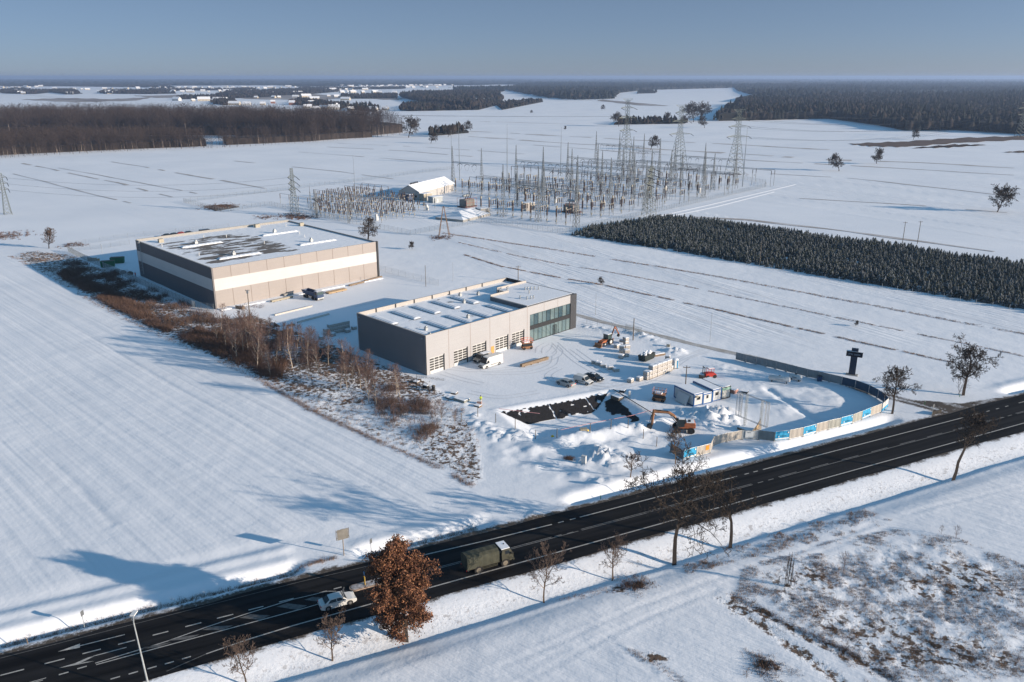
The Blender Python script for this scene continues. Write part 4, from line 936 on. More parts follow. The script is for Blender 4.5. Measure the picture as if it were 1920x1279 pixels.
# worker
def person(loc, rz, jacket, lbl, trousers, hair=(.03, .02, .02)):
    V = {'pel': (0, 0, .95), 'wai': (0, 0, 1.10), 'che': (0, .01, 1.36), 'nec': (0, .02, 1.50), 'hd': (0, .05, 1.60), 'tp': (0, .06, 1.72),
         'ls': (-.19, .01, 1.42), 'le': (-.27, .05, 1.17), 'lw': (-.13, .25, 1.13), 'lh': (-.07, .31, 1.15), 'rs': (.19, .01, 1.42), 're': (.27, .05, 1.17), 'rw': (.13, .25, 1.13), 'rh': (.07, .31, 1.15),
         'lk': (-.12, .02, .52), 'la': (-.13, -.03, .09), 'lt': (-.14, .12, .04), 'rk': (.12, .04, .52), 'ra': (.14, 0, .09), 'rt': (.16, .15, .04), 'lp': (-.1, 0, .9), 'rp': (.1, 0, .9)}
    Rd = dict(pel=.15, wai=.15, che=.17, nec=.07, hd=.10, tp=.085, ls=.08, le=.06, lw=.05, lh=.045, rs=.08, re=.06, rw=.05, rh=.045, lk=.075, la=.06, lt=.05, rk=.075, ra=.06, rt=.05, lp=.11, rp=.11)
    Ed = [('pel', 'wai'), ('wai', 'che'), ('che', 'nec'), ('nec', 'hd'), ('hd', 'tp'), ('che', 'ls'), ('ls', 'le'), ('le', 'lw'), ('lw', 'lh'), ('che', 'rs'), ('rs', 're'), ('re', 'rw'), ('rw', 'rh'), ('pel', 'lp'), ('lp', 'lk'), ('lk', 'la'), ('la', 'lt'), ('pel', 'rp'), ('rp', 'rk'), ('rk', 'ra'), ('ra', 'rt')]
    ks = list(V); me = bpy.data.meshes.new('body'); me.from_pydata([V[k] for k in ks], [(ks.index(a), ks.index(b)) for a, b in Ed], [])
    tmp = bpy.data.objects.new('tmpbody', me); COL.objects.link(tmp)
    tmp.modifiers.new('s', 'SKIN'); tmp.modifiers.new('b', 'SUBSURF').levels = 1
    for i, k in enumerate(ks): me.skin_vertices[0].data[i].radius = (Rd[k], Rd[k] * (.8 if k in ('che', 'wai', 'pel') else 1))
    me.skin_vertices[0].data[0].use_root = True
    dg = bpy.context.evaluated_depsgraph_get(); nm = bpy.data.meshes.new_from_object(tmp.evaluated_get(dg)); bpy.data.objects.remove(tmp)
    t = thing('person', lbl, 'person', loc, rz)
    nm.materials.clear()
    for m_ in (M['skin'], jacket, trousers, M['black']): nm.materials.append(m_)
    for p in nm.polygons:
        c = p.center; p.use_smooth = True
        p.material_index = 3 if c.z < .12 else 2 if c.z < .92 else 1 if (c.z < 1.50 and c.y < .22) else 0
    o = bpy.data.objects.new('body', nm); COL.objects.link(o); o.parent = t
    mb = MB(); mb.lathe([(.10, 1.66), (.115, 1.72), (.10, 1.80), (.04, 1.84)], 10, 0, .04); mb.build('hat', mat('knit_hat', hair, .9), t)
    mb = MB(); mb.tube((-.02, .13, 1.62), (-.02, .165, 1.60), .018, .012, 5); mb.build('nose', M['skin'], t)
    mb = MB(); mb.box(0, .34, 1.14, .16, .03, .10); mb.build('handheld_remote', M['dark'], t)
    for q in (-.06, .06):
        for k in range(4): mb = MB(); mb.path([(q * 1.2 + (k - 1.5) * .005, .30 + .012 * k, 1.12), (q * .9, .335 + .012 * k, 1.13), (q * .6, .35 + .01 * k, 1.16)], .009, 4); mb.build('finger', M['skin'], t)
        mb = MB(); mb.path([(q * 1.2, .29, 1.17), (q * .7, .33, 1.19)], .011, 4); mb.build('thumb', M['skin'], t)
    mb = MB(); mb.lathe([(.185, 1.10), (.19, 1.13), (.185, 1.16)], 10); mb.build('reflective_band', M['silver'], t)
    return t
x, y, z = at(901.5, 756.5); person((x, y, z), R(190), M['yellow'], 'person in a yellow hi-vis jacket holding a controller, standing in the yard', M['dark'])
x, y, z = at(254.5, 520); person((x, y, z), R(60), mat('orange_jacket', (.7, .10, .04), .7), 'person in an orange jacket at the far corner of the warehouse', M['navy'])
# pylon sign
x, y, z = at(1597, 703); t = thing('pylon_sign', 'dark cross shaped pylon sign beside the access road', 'sign', (x, y, z - .2), R(-27))
nv = mat('sign_navy', (.025, .04, .07), .45, noise=.15)
mb = MB(); mb.box(0, 0, .2, 1.45, .6, 6.5); mb.build('mast', nv, t)
mb = MB(); mb.box(0, 0, 0, 2.6, 1.3, .35); mb.build('foot', M['concrete'], t)
mb = MB(); mb.box(0, 0, 4.75, 3.5, .9, 1.2); hd_ = mb.build('sign_board', mat('sign_black', (.006, .009, .018), .4), t)
text('OPEL IZERA', .52, (-1.45, -.47, 5.15), (math.pi / 2, 0, 0), mat('sign_letters', (.28, .32, .38), .5), hd_)
mb = MB(); mb.box(0, 0, 5.951, 3.4, .8, .07); mb.build('snow_cap', M['snow'], t)
# ---------------------------------------------------------------- banner fence
BF = [((1256, 848), (1281, 864), 'grey'), ((1281, 864), (1305, 857), 'blue'), ((1305, 857), (1331, 850), 'tanorange'), ((1331, 850), (1337, 837), 'tan'), ((1337, 836), (1362, 829), 'tan'), ((1362, 829), (1390, 824), 'tan'),
 ((1390, 824), (1421, 825), 'pale'), ((1421, 825), (1452, 829), 'grey2'), ((1452, 829), (1479, 826), 'blue'), ((1479, 826), (1505, 820.5), 'tan'), ((1505, 820.5), (1529, 814), 'blue'), ((1529, 814), (1552, 808), 'tan'),
 ((1552, 808), (1575, 803), 'grey3'), ((1575, 803), (1597, 797), 'blue'), ((1597, 797), (1615, 790), 'grey3'), ((1615, 790), (1631, 783), 'blue'), ((1631, 783), (1651, 775), 'tan'), ((1651, 775), (1657.5, 769), 'wb'), ((1657.5, 769), (1664, 763), 'wb'),
 ((1664, 763), (1657, 755), 'navy'), ((1657, 755), (1645, 746.7), 'navy'), ((1645, 746.7), (1628, 737.5), 'navy'), ((1628, 737.5), (1602.5, 728), 'navy'), ((1602.5, 728), (1577.5, 721.7), 'navy'),
 ((1577.5, 721.7), (1555, 716.7), 'mesh'), ((1555, 716.7), (1534, 711.7), 'mesh'), ((1534, 711.7), (1513, 707.5), 'mesh'), ((1513, 707.5), (1493, 702.5), 'mesh'), ((1493, 702.5), (1474, 698), 'mesh'), ((1474, 698), (1454, 692.5), 'mesh'),
 ((1454, 692.5), (1436, 688.5), 'mesh'), ((1436, 688.5), (1417, 684), 'mesh'), ((1417, 684), (1398, 679.5), 'mesh'), ((1398, 679.5), (1379, 674.5), 'mesh')]
bm_ = dict(grey=mat('grey_screen', (.16, .16, .16), .8, noise=.3, nscale=1), grey2=mat('grey_sheet', (.26, .27, .26), .8, noise=.2, nscale=1), grey3=mat('pale_grey_sheet', (.36, .36, .32), .8, noise=.2, nscale=1),
 tan=mat('beige_sheet', (.42, .385, .34), .8, noise=.15, nscale=1), tanorange=mat('beige_sheet', (.5, .45, .38)), pale=mat('pale_blue_sheet', (.40, .43, .44), .8, noise=.25, nscale=.8), blue=mat('cyan_banner', (.03, .32, .56), .6, noise=.12, nscale=1),
 wb=M['whitepanel'], navy=mat('navy_mesh_sheet', (.05, .085, .13), .8, noise=.2, nscale=1), mesh=mat('pale_mesh_sheet', (.30, .30, .30), .8, noise=.25, nscale=.6))
ordw = ['first', 'second', 'third', 'fourth', 'fifth', 'sixth', 'seventh', 'eighth', 'ninth', 'tenth', 'eleventh', 'twelfth', 'thirteenth']
cnt = {}
desc = dict(grey='dark grey screened fence panel at the left end beside a bare tree', pale='pale fence panel with a small notice facing the road')
ink = mat('banner_ink', (.01, .06, .10), .6); wink = mat('banner_white', (.75, .75, .72), .6)
for (p, q, k) in BF:
    a, b = G(*p), G(*q); L = math.hypot(b[0] - a[0], b[1] - a[1]); cnt[k] = cnt.get(k, 0) + 1; n_ = cnt[k]
    HH = 1.95
    lbl = desc.get(k) or dict(blue='cyan banner fence panel with dark lettering, %s from the left', tanorange='beige fence panel with an orange poster', tan='plain beige fence panel along the road, %s from the left', grey2='plain grey fence panel left of a cyan banner', grey3='greyish plain fence panel between cyan banners, %s from the left',
        wb='narrow white banner panel at the fence corner, %s from the left', navy='dark navy screened panel of the curved fence, %s from the road corner', mesh='pale mesh fence panel along the access road, %s from the right')[k]
    if '%s' in lbl: lbl = lbl % ordw[n_ - 1]
    t = thing('banner_barrier', lbl, 'barrier', (a[0], a[1], hz((a[0] + b[0]) / 2, (a[1] + b[1]) / 2)), math.atan2(b[1] - a[1], b[0] - a[0]), 'site fence panels')
    mb = MB()
    for x in (0.03, L - .03): mb.tube((x, 0, -.2), (x, 0, HH + .08), .03, .03, 5)
    mb.tube((.03, 0, HH), (L - .03, 0, HH), .025, .025, 5); mb.tube((.03, 0, .12), (L - .03, 0, .12), .025, .025, 5); mb.build('frame', M['steel'], t)
    mb = MB(); n2 = 10
    for i in range(n2 + 1):
        x = .06 + (L - .12) * i / n2; y = -.03 - .03 * math.sin(i * 1.7 + L)
        mb.v += [(x, y, .14), (x, y, HH - .02 - .03 * math.sin(math.pi * i / n2)), (x, y + .015, .14), (x, y + .015, HH - .02)]
    for i in range(n2): c = 4 * i; mb.f += [(c, c + 4, c + 5, c + 1), (c + 2, c + 3, c + 7, c + 6), (c + 1, c + 5, c + 7, c + 3), (c, c + 2, c + 6, c + 4)]; mb.mi += [0] * 4
    sh_ = mb.build('sheet', bm_[k], t)
    if k == 'blue':
        mb = MB(); mb.box(L / 2, -.085, .30, L - .2, .02, .22); mb.box(L * .25, -.085, .72, .2, .02, .28); mb.box(L - .32, -.085, 1.42, .24, .02, .3); mb.build('white_stripe', wink, sh_)
        text('Polmet', min(.5, L * .16), (L * .34, -.09, .76), (math.pi / 2, 0, 0), ink, sh_)
    if k == 'wb': mb = MB(); mb.box(L / 2, -.085, .2, L - .25, .02, .5); mb.build('blue_stripe', bm_['blue'], sh_)
    if k == 'tanorange': mb = MB(); mb.box(L - .75, -.085, .85, .8, .02, .9); mb.build('poster', mat('orange_poster', (.80, .28, .02), .6, noise=.2, nscale=5), sh_)
    if k == 'pale': mb = MB(); mb.box(L * .45, -.085, .5, 1.5, .02, 1.3); mb.box(L * .5, -.11, .6, .3, .02, .15); mb.build('notice', wink, sh_); text('Polmet', .24, (L * .32, -.115, 1.5), (math.pi / 2, 0, 0), ink, sh_)
    mb = MB(); mb.box(.05, 0, -.05, .5, .22, .15); mb.build('foot', M['concrete'], t)
# ---------------------------------------------------------------- small posts, poles, lamps
def posts(L_, hh, lbl, grp, r_=.07, name='fence_post', m_=None, cat='post'):
    mb = MB(); mb.tube((0, 0, -.3), (0, 0, hh), r_, r_ * .85, 6); mb.m = 0; mb.tube((0, 0, hh), (0, 0, hh + .04), r_ * 1.05, r_ * .6, 6)
    first = None
    for px, py in L_:
        x, y, z = at(px, py)
        if first is None: first = mb.build(name, m_ or M['greywood']); o = first
        else: o = first.copy(); COL.objects.link(o)
        o.location = (x, y, z); o.rotation_euler = (0, 0, px); tag(o, lbl, cat, grp)
posts([(1004, 818), (1044, 831), (1106, 823), (1145, 815), (1177, 811), (1206, 824), (1231, 837), (929.5, 793), (966, 806), (896, 783), (865, 791), (1231, 834)][:11], 1.9, 'weathered round post of the wire fence in front of the pit', 'posts of the wire fence by the pit', .08)
def wirefence(pts, hh, n_post_gap, lbl, name='wire_fence', wires=6, m_=None, dens=.5, pr=.05, panel=True, topm=None, wr=.014):
    """mesh fence along photo-measured ground points: each post a part, the mesh a part"""
    W = [G(*q) for q in pts]; o3 = (*W[0], hz(*W[0])); t = thing(name, lbl, 'fence', o3)
    Pp = []
    for (x0, y0), (x1, y1) in zip(W[:-1], W[1:]):
        L = math.hypot(x1 - x0, y1 - y0); n_ = max(1, round(L / n_post_gap))
        for k in range(n_): Pp.append((x0 + (x1 - x0) * k / n_, y0 + (y1 - y0) * k / n_))
    Pp.append(W[-1]); Z = height(np.array([p[0] for p in Pp]), np.array([p[1] for p in Pp]))
    Pp = [(p[0] - o3[0], p[1] - o3[1], float(z) - o3[2]) for p, z in zip(Pp, Z)]
    mb = MB(); mb.tube((0, 0, -.2), (0, 0, hh + .1), pr, pr, 4); first = mb.build('post', M['steel'], t)
    for i, p in enumerate(Pp[:100]):
        o = first if i == 0 else first.copy()
        if i: COL.objects.link(o)
        o.location = p
    if len(Pp) > 100:
        mb = MB(); [mb.tube((p[0], p[1], p[2] - .2), (p[0], p[1], p[2] + hh), pr, pr, 4) for p in Pp[100:]]; o = mb.build('post', M['steel'], t); o['kind'] = 'stuff'
    if panel:
        S_ = []
        for a, b in zip(Pp[:-1], Pp[1:]):
            for k in range(wires): z = .1 + (hh - .12) * k / (wires - 1); S_.append((a[0], a[1], a[2] + z, b[0], b[1], b[2] + z, wr, wr))
            L = math.hypot(b[0] - a[0], b[1] - a[1]); n_ = int(L / dens)
            for k in range(1, n_): f = k / n_; x, y, z = (a[i] + (b[i] - a[i]) * f for i in range(3)); S_.append((x, y, z + .05, x, y, z + hh, wr, wr))
        V, F_ = segs_arrays(S_); npmesh('mesh_panel', V, F_, m_ or M['steelpale'], parent=t)
    return t
wirefence([(1081, 602), (1120, 612), (1173, 622)], 1.9, 3.8, 'open post and wire fence right of the glazed showroom', wires=4, dens=30)
t = wirefence([(1173, 622), (1202, 630)], 2.0, 6, 'mesh fence section with white sheet beside the access road', wires=14, dens=.1)
wirefence([(128, 472), (160, 488), (220, 513), (262, 533), (366, 578), (401, 583.5)], 2.2, 2.6, 'grey panel fence along the dark side of the warehouse', dens=.12, wires=9)
wirefence([(128, 472), (190, 466), (243, 458)], 1.8, 4, 'wire fence at the far left corner of the warehouse yard', dens=.4)
wirefence([(133, 462), (240, 446), (330, 437), (430, 428)], 2.0, 6, 'long wire fence behind the warehouse', dens=.6)
wirefence([(711, 507), (760, 520), (822, 535)], 2.0, 4, 'wire fence between the warehouse and the fields', dens=.6)
def pole(px, py, hh, r_, lbl, name='utility_pole', m_=None, cat='pole', top=None, lean=0):
    x, y, z = at(px, py); t = thing(name, lbl, cat, (x, y, z))
    mb = MB(); mb.tube((0, 0, -.3), (lean, 0, hh), r_, r_ * .7, 8); mb.build('mast', m_ or M['greywood'], t)
    if top == 'equip':
        mb = MB(); mb.box(lean, 0, hh - .9, .5, .35, .9); mb.box(lean, 0, hh - .2, 1.2, .12, .12); mb.build('equipment_box', M['steel'], t)
        mb = MB(); [mb.tube((lean + d, 0, hh - .1), (lean + d, 0, hh + .3), .06, .04, 6) for d in (-.5, 0, .5)]; mb.build('insulators', M['porcelain'], t)
    if top == 'cross': mb = MB(); mb.box(0, 0, hh - .5, 1.6, .12, .12); mb.build('crossarm', M['greywood'], t); mb = MB(); [mb.tube((d, 0, hh - .38), (d, 0, hh - .15), .05, .04, 6) for d in (-.7, 0, .7)]; mb.build('insulators', M['porcelain'], t)
    if top == 'head': mb = MB(); mb.box(0, -.25, hh - .02, .28, .7, .12); mb.build('lamp_head', M['steelpale'], t)
    return t
pole(470, 607, 9.6, .16, 'tall brown pole with a transformer box before the warehouse', top='equip')
pole(971.5, 527, 5.4, .14, 'wooden pole with crossarm just behind the showroom roof', top='cross')
pole(798.5, 537, 7.2, .10, 'wooden pole at the end of the fence behind the showroom')
pole(849.5, 527, 6.5, .06, 'thin grey pole in the field behind the showroom', m_=M['steelpale'])
pole(1116.5, 591, 6.6, .06, 'thin grey pole right of the dark showroom corner', m_=M['steelpale'])
pole(1331, 641, 8, .06, 'thin grey pole standing alone in the right field', m_=M['steelpale'])
pole(1187, 638, 6.0, .16, 'short thick wooden pole beside the backhoe')
pole(1285.5, 720, 4.4, .13, 'wooden post with cables behind the site cabins', top='cross')
pole(1424, 497, 8.5, .13, 'wooden pole in front of the spruce plantation')
pole(1692, 456, 9, .15, 'wooden pole with crossarm behind the spruces, left of two', top='cross')
pole(1720, 457, 9.5, .15, 'wooden pole with crossarm behind the spruces, right of two', top='cross')
pole(568, 664, 4.5, .12, 'short dark pole in the shade among the birches')
pole(192, 475, 3.8, .07, 'thin pole with lamp behind the green containers', m_=M['steelpale'])
pole(782, 730, 3.5, .05, 'thin pole near the lower corner of the showroom', m_=M['dark'])
for i, (px, py) in enumerate(((1207, 642 - 0), )): pass
# street lamp at lower left
x, y = G(279, 1279); t = thing('street_lamp', 'tall grey street lamp at the lower left edge of the road', 'street lamp', (x + 1.1, y - 2, hz(x, y - 2)), 0)
mb = MB(); mb.tube((0, 0, -.3), (-.9, .6, 9.6), .12, .07, 8); mb.tube((-.9, .6, 9.6), (-1.15, 1.3, 10.1), .06, .05, 6); mb.build('mast', M['steelpale'], t)
mb = MB(); mb.box(-1.2, 1.5, 10.05, .5, .9, .14); mb.build('lamp_head', mat('lamp_white', (.65, .66, .66), .4), t); mb = MB(); mb.box(-1.2, 1.5, 10.0, .3, .5, .05); mb.build('lens', M['lamp'], t)
# billboard
x, y, z = at(645, 1041); t = thing('billboard', 'weathered billboard on a single post in the field by the road', 'billboard', (x, y, z), R(28)); t.scale = (.82,) * 3
hb = 3.3
mb = MB(); mb.tube((0, 0, -.3), (0, .02, hb + 2.0), .10, .08, 8); mb.build('post', mat('rusty_post', (.30, .25, .20), .8, noise=.3), t)
mb = MB(); mb.bx(-1.0, 1.0, -.14, -.10, hb, hb + 2.0); mb.build('board', mat('billboard_back', (.22, .21, .19), .8, noise=.3, nscale=1.5), t)
mb = MB()
for k in range(6): mb.bx(-1.15 + k * .45 - .03, -1.09 + k * .45, -.09, -.02, hb, hb + 2.0)
mb.bx(-1.15, 1.15, -.019, .05, hb + .3, hb + .4); mb.bx(-1.15, 1.15, -.019, .05, hb + 1.6, hb + 1.7); mb.build('frame', M['greywood'], t)
# road signs
def sign(px, py, hh, lbl, shape='round', rz=0, m_=None, r_=.45, post=None):
    x, y, z = at(px, py); t = thing('road_sign', lbl, 'road sign', (x, y, z), rz)
    mb = MB(); mb.tube((0, 0, -.2), (0, 0, hh), .045, .045, 6); mb.build('post', post or M['steelpale'], t)
    mb = MB()
    if shape == 'round': mb.tube((0, -.05, hh - .3), (0, -.08, hh - .3), r_, r_, 18)
    else: mb.box(0, -.06, hh - .7, .5, .03, .7)
    mb.build('plate', m_ or mat('sign_back_grey', (.12, .13, .14), .5), t); return t
sign(1191, 921, 2.6, 'round road sign on a pole beside the road near the spoil heap', rz=R(40))
sign(1747, 779, 2.4, 'round road sign beside the culvert near the access road', rz=R(40))
sign(696.5, 1041, 3.0, 'narrow road sign on two posts behind the oak', 'plate', R(60))
sign(158, 1174, 2.6, 'narrow road sign seen edge on at the lower left verge', 'plate', R(75))
for i, (px, py, lb) in enumerate(((1126.5, 927, 'small green marker post on the verge left of the round sign'), (1733.5, 759, 'small green marker post left of the culvert sign'), (1799, 744, 'small green marker post at the foot of the large tree'), (52.0, 1207, 'small wooden marker post at the lower left verge'))):
    x, y, z = at(px, py); t = thing('marker_post', lb, 'post', (x, y, z)); mb = MB(); mb.box(0, 0, -.1, .12, .05, 1.0); mb.build('stake', M['green'] if i < 3 else M['wood'], t); mb = MB(); mb.box(0, -.03, .75, .12, .02, .15); mb.build('reflector', M['white'], t)
# traffic island with keep-right sign
x, y = RD(-21.9, .35); t = thing('traffic_island', 'small kerbed traffic island in the road beside the oak crown', 'traffic island', (x, y, .02), RTH)
def oval(L, W_, n=20): return [((L / 2 - W_ / 2) * (1 if math.cos(2 * math.pi * k / n) > 0 else -1) + math.cos(2 * math.pi * k / n) * W_ / 2, math.sin(2 * math.pi * k / n) * W_ / 2) for k in range(n)]
mb = MB(); mb.slab(oval(5.4, 1.5), 0, .16); mb.build('kerb', mat('worn_kerb', (.40, .30, .24), .8, noise=.5, nscale=3), t)
mb = MB(); mb.slab(oval(4.9, 1.1), .161, .2); mb.build('paving', mat('island_paving', (.12, .10, .095), .9, noise=.6, nscale=2, col2=(.5, .5, .52)), t)
mb = MB(); mb.slab([(-3.3, .95), (-3.6, .3), (-3.6, -.4), (-3.2, -1.0), (-3.05, -.95), (-3.4, -.4), (-3.4, .3), (-3.1, .85)], .001, .004); mb.build('nose_marking', faint, t)
t2 = thing('keep_right_sign', 'blue round keep right sign on the traffic island', 'road sign', (*RD(-22.4, .4), .2), RTH - math.pi / 2)
mb = MB(); mb.tube((0, 0, 0), (0, 0, 1.1), .06, .06, 6); mb.build('post', M['steel'], t2)
mb = MB(); mb.box(-.16, -.05, 0, .12, .05, 1.3); mb.box(.16, -.05, 0, .12, .05, 1.3); mb.build('bollard', mat('bollard_yellow', (.70, .42, .03), .5), t2)
mb = MB(); mb.tube((0, -.08, 1.65), (0, -.05, 1.65), .36, .36, 18); pl_ = mb.build('plate', mat('sign_blue', (.02, .10, .28), .4), t2)
mb = MB(); mb.tube((-.15, -.10, 1.8), (.12, -.10, 1.52), .04, .04, 4); mb.build('arrow', wink, pl_)
# culvert
x, y, z = at(1755, 776); t = thing('culvert', 'dark concrete culvert mouth in the ditch by the round sign', 'culvert', (x, y, z - .1), R(25))
mb = MB(); mb.bx(-1.3, 1.3, -.2, 0, 0, .9); mb.build('headwall', mat('dark_headwall', (.05, .045, .04), .9, noise=.3), t); mb = MB(); mb.tube((0, -.22, .4), (0, -.1, .4), .32, .32, 14); mb.build('pipe_mouth', M['black'], t)
# white post box by spoil heap, blocks by pit, meter cabinet
x, y, z = at(1094.5, 870); t = thing('meter_cabinet', 'white upright cabinet beside the snowy spoil heap', 'cabinet', (x, y, z), R(-30)); mb = MB(); mb.box(0, 0, 0, .85, .5, 1.5); mb.build('housing', M['whitepanel'], t); mb = MB(); mb.box(0, -.26, .2, .7, .02, 1.1); mb.build('door', M['white'], t)
x, y, z = at(1094, 815); t = thing('board_stack', 'upright stack of pale boards at the near edge of the pit', 'boards', (x, y, z), R(10)); mb = MB(); [mb.box(-.6 + k * .24, 0, 0, .2, .9, .75) for k in range(6)]; mb.build('boards', M['cream'], t)
for i, (px, py) in enumerate(((1101, 815), (1036, 820))): x, y, z = at(px, py); mb = MB(); mb.lathe([(.28, 0), (.32, .3), (.18, .5), (.05, .55)], 9); o = mb.build('yellow_bag', mat('yellow_plastic', (.75, .50, .03), .6)); o.location = (x, y, z); tag(o, ('small yellow bag beside the upright boards', 'small yellow bag by the wire fence left of the boards')[i], 'bag')
tp = MB(); a = (*PIT(.4, .6), .6); b = (*PIT(7.4, 5.6), .2); tp.path([a, b], .05, 4); o = tp.build('barrier_tape', mat('red_tape', (.62, .30, .30), .7)); tag(o, 'red barrier tape over the left end of the black liner', 'tape')
tp = MB(); a = G(1052, 812); b = G(1100, 803); c = G(1184, 786); d = G(1226, 776); tp.path([(*a, .7), (*b, .9), (*c, .8), (*d, 1.0)], .045, 4); o = tp.build('barrier_tape', MATS['red_tape']); tag(o, 'long red barrier tape across the near side of the pit', 'tape')
# items behind east rim
flatstack(1150, 742, 1165, 748, 1.6, .7, 'snowy pile of site material behind the corner of the pit', M['greywood'], 'material_pile', 'pile')
flatstack(1163, 734, 1172, 735.5, 1.3, .5, 'small snow capped dark pile behind the parked cars', M['dark'], 'material_pile', 'pile')
x, y, z = at(1180, 745.5); t = thing('white_cabinet', 'slim pale cabinet standing at the top of the east pit rim', 'cabinet', (x, y, z)); mb = MB(); mb.box(0, 0, 0, .45, .45, 1.4); mb.build('housing', M['whitepanel'], t); mb = MB(); mb.box(0, 0, 1.4, .5, .5, .08); mb.build('snow_cap', M['snow'], t)
flatstack(1371, 735, 1380, 738, 1.6, .9, 'pinkish brick pallet behind the rightmost site cabin', mat('brick_pink', (.48, .27, .22), .8, noise=.2), 'brick_pallet', 'pallet')
flatstack(1391, 736, 1402, 738, 1.4, .45, 'dark snowy pallet right of the brick pallet', M['dark'], 'material_pile', 'pile')
flatstack(1312, 707, 1321, 708.5, 1.8, .9, 'snow covered crate left of the red machine', M['greywood'], 'crate', 'crate')
flatstack(1250, 650, 1256, 650.5, 1.4, .8, 'small snowy crate beside the white snow heap', M['cream'], 'crate', 'crate')
x, y, z = at(1536, 714.5); t = thing('dark_bin', 'black bin against the pale mesh fence', 'bin', (x, y, z)); mb = MB(); mb.box(0, 0, 0, .9, .7, 1.2); mb.build('body', M['navy'], t); mb = MB(); mb.box(0, -.05, 1.2, .95, .75, .08); mb.build('lid', M['dark'], t)
# green containers & crates at far left of warehouse
for i, (px, py, rz_, lb) in enumerate(((203, 500, 20, 'green waste container before the dark wall, left of two'), (221, 493, 15, 'green waste container before the dark wall, right of two'))):
    x, y, z = at(px, py); t = thing('green_container', lb, 'container', (x, y, z), R(rz_), 'green containers')
    mb = MB(); mb.prism([(-2.2, .1), (-2.4, 2.2), (2.4, 2.2), (2.2, .1)], -1.1, 1.1); mb.build('body', M['green'], t); mb = MB(); [mb.box(-1.8 + k * .9, -1.13, .2, .1, .06, 1.9) for k in range(5)]; mb.build('ribs', M['green'], t); mb = MB(); mb.box(0, 0, 2.2, 4.2, 1.8, .1); mb.build('load', M['greywood'], t)
for i in range(4): x, y, z = at(168 + i * 4.5, 489 + (i % 2)); t = flatstack(166 + i * 5, 489.5, 170.5 + i * 5, 488.7, 1.4, 1.3 - .3 * (i == 3), 'brown wooden crate by the left yard fence, %s from the left' % ordw[i], M['woodlight'], 'crate', 'crate')
rr = random.Random(5)
for i in range(6):
    x, y, z = at(212 + i * 6.5, 506 + 4 * (i % 2) + i); mb = MB(); mb.lathe([(.9, 0), (1.1, .5), (.7, 1.0), (.15, 1.25)], 9); o = mb.build('rubble_bag', M['greywood'] if i % 2 else M['snow']); o.location = (x, y, z); tag(o, 'snowy bag or heap by the fence at the dark warehouse wall', 'heap', 'snowy heaps by the dark wall')
# ================================================================ VEHICLES
def outline_body(mb, prof, wfun, inset=.06, ins_z=.03):
    """solid from a closed side profile (x,z); half width from z; slightly rounded sides"""
    n = len(prof); cx = sum(p[0] for p in prof) / n; cz = sum(p[1] for p in prof) / n; o = len(mb.v)
    L = max(p[0] for p in prof) - min(p[0] for p in prof)
    for side in (-1, 1):
        for k, sc_ in ((1.0, 1 - inset / L * 2), (.93, 1.0)):
            for x, z in prof:
                xx = cx + (x - cx) * sc_; zz = cz + (z - cz) * (1 - ins_z if sc_ < 1 else 1); mb.v.append((xx, side * wfun(x, z) * k, zz))
    a = lambda lay, i: o + lay * n + i % n
    for i in range(n):
        mb.f += [(a(0, i), a(1, i), a(1, i + 1), a(0, i + 1)), (a(1, i), a(3, i), a(3, i + 1), a(1, i + 1)), (a(3, i), a(2, i), a(2, i + 1), a(3, i + 1))]; mb.mi += [mb.m] * 3
    mb.f += [tuple(a(0, i) for i in range(n)), tuple(a(2, i) for i in range(n - 1, -1, -1))]; mb.mi += [mb.m] * 2
def wheels(t, xs_, hw, r_, wd=.22, rimm=None, tyre=None, hub=.62):
    for x in xs_:
        for s_ in (-1, 1):
            y = s_ * (hw - wd / 2)
            wl = MB(); wl.cylx(x, y, r_, r_, wd, 18); o = wl.build('wheel', tyre or M['black'], t)
            wl = MB(); wl.cylx(x, y + s_ * (wd / 2 - .02), r_, r_ * hub, .06, 14); wl.cylx(x, y + s_ * (wd / 2), r_, r_ * .2, .08, 8); wl.build('rim', rimm or M['rim'], o)
            wl = MB()
            n = 14; rr_ = r_ * 1.2; yo = s_ * (hw + .004)
            wl.v = [(x, yo, r_)] + [(x + rr_ * math.cos(th), yo, max(.16, r_ + rr_ * math.sin(th))) for th in [2 * math.pi * k / n for k in range(n)]]
            wl.f = [(0, 1 + k, 1 + (k + 1) % n) for k in range(n)]; wl.mi = [0] * n; wl.build('wheel_arch', M['black'], t)
SIDE = [-1, 1]
def sidepoly(mb, pts, wfun, off_=.012):
    for s_ in SIDE:
        o = len(mb.v); mb.v += [(x, s_ * (wfun(x, z) + off_), z) for x, z in pts]; mb.f.append(tuple(range(o, o + len(pts)))); mb.mi.append(mb.m)
def splitside(fn, name, m_, par):
    for q in (-1, 1): SIDE[:] = [q]; mb = MB(); fn(mb); mb.build(name, m_, par)
    SIDE[:] = [-1, 1]
def crossquad(mb, p, q, wp, wq, off_=.015):
    off_ = max(off_, .05); dx, dz = q[0] - p[0], q[1] - p[1]; L = math.hypot(dx, dz); nx_, nz_ = -dz / L * off_, dx / L * off_
    if nz_ < 0 and abs(nz_) > abs(nx_) * .2: nx_, nz_ = -nx_, -nz_
    o = len(mb.v); mb.v += [(p[0] + nx_, -wp, p[1] + nz_), (p[0] + nx_, wp, p[1] + nz_), (q[0] + nx_, wq, q[1] + nz_), (q[0] + nx_, -wq, q[1] + nz_)]; mb.f.append((o, o + 1, o + 2, o + 3)); mb.mi.append(mb.m)
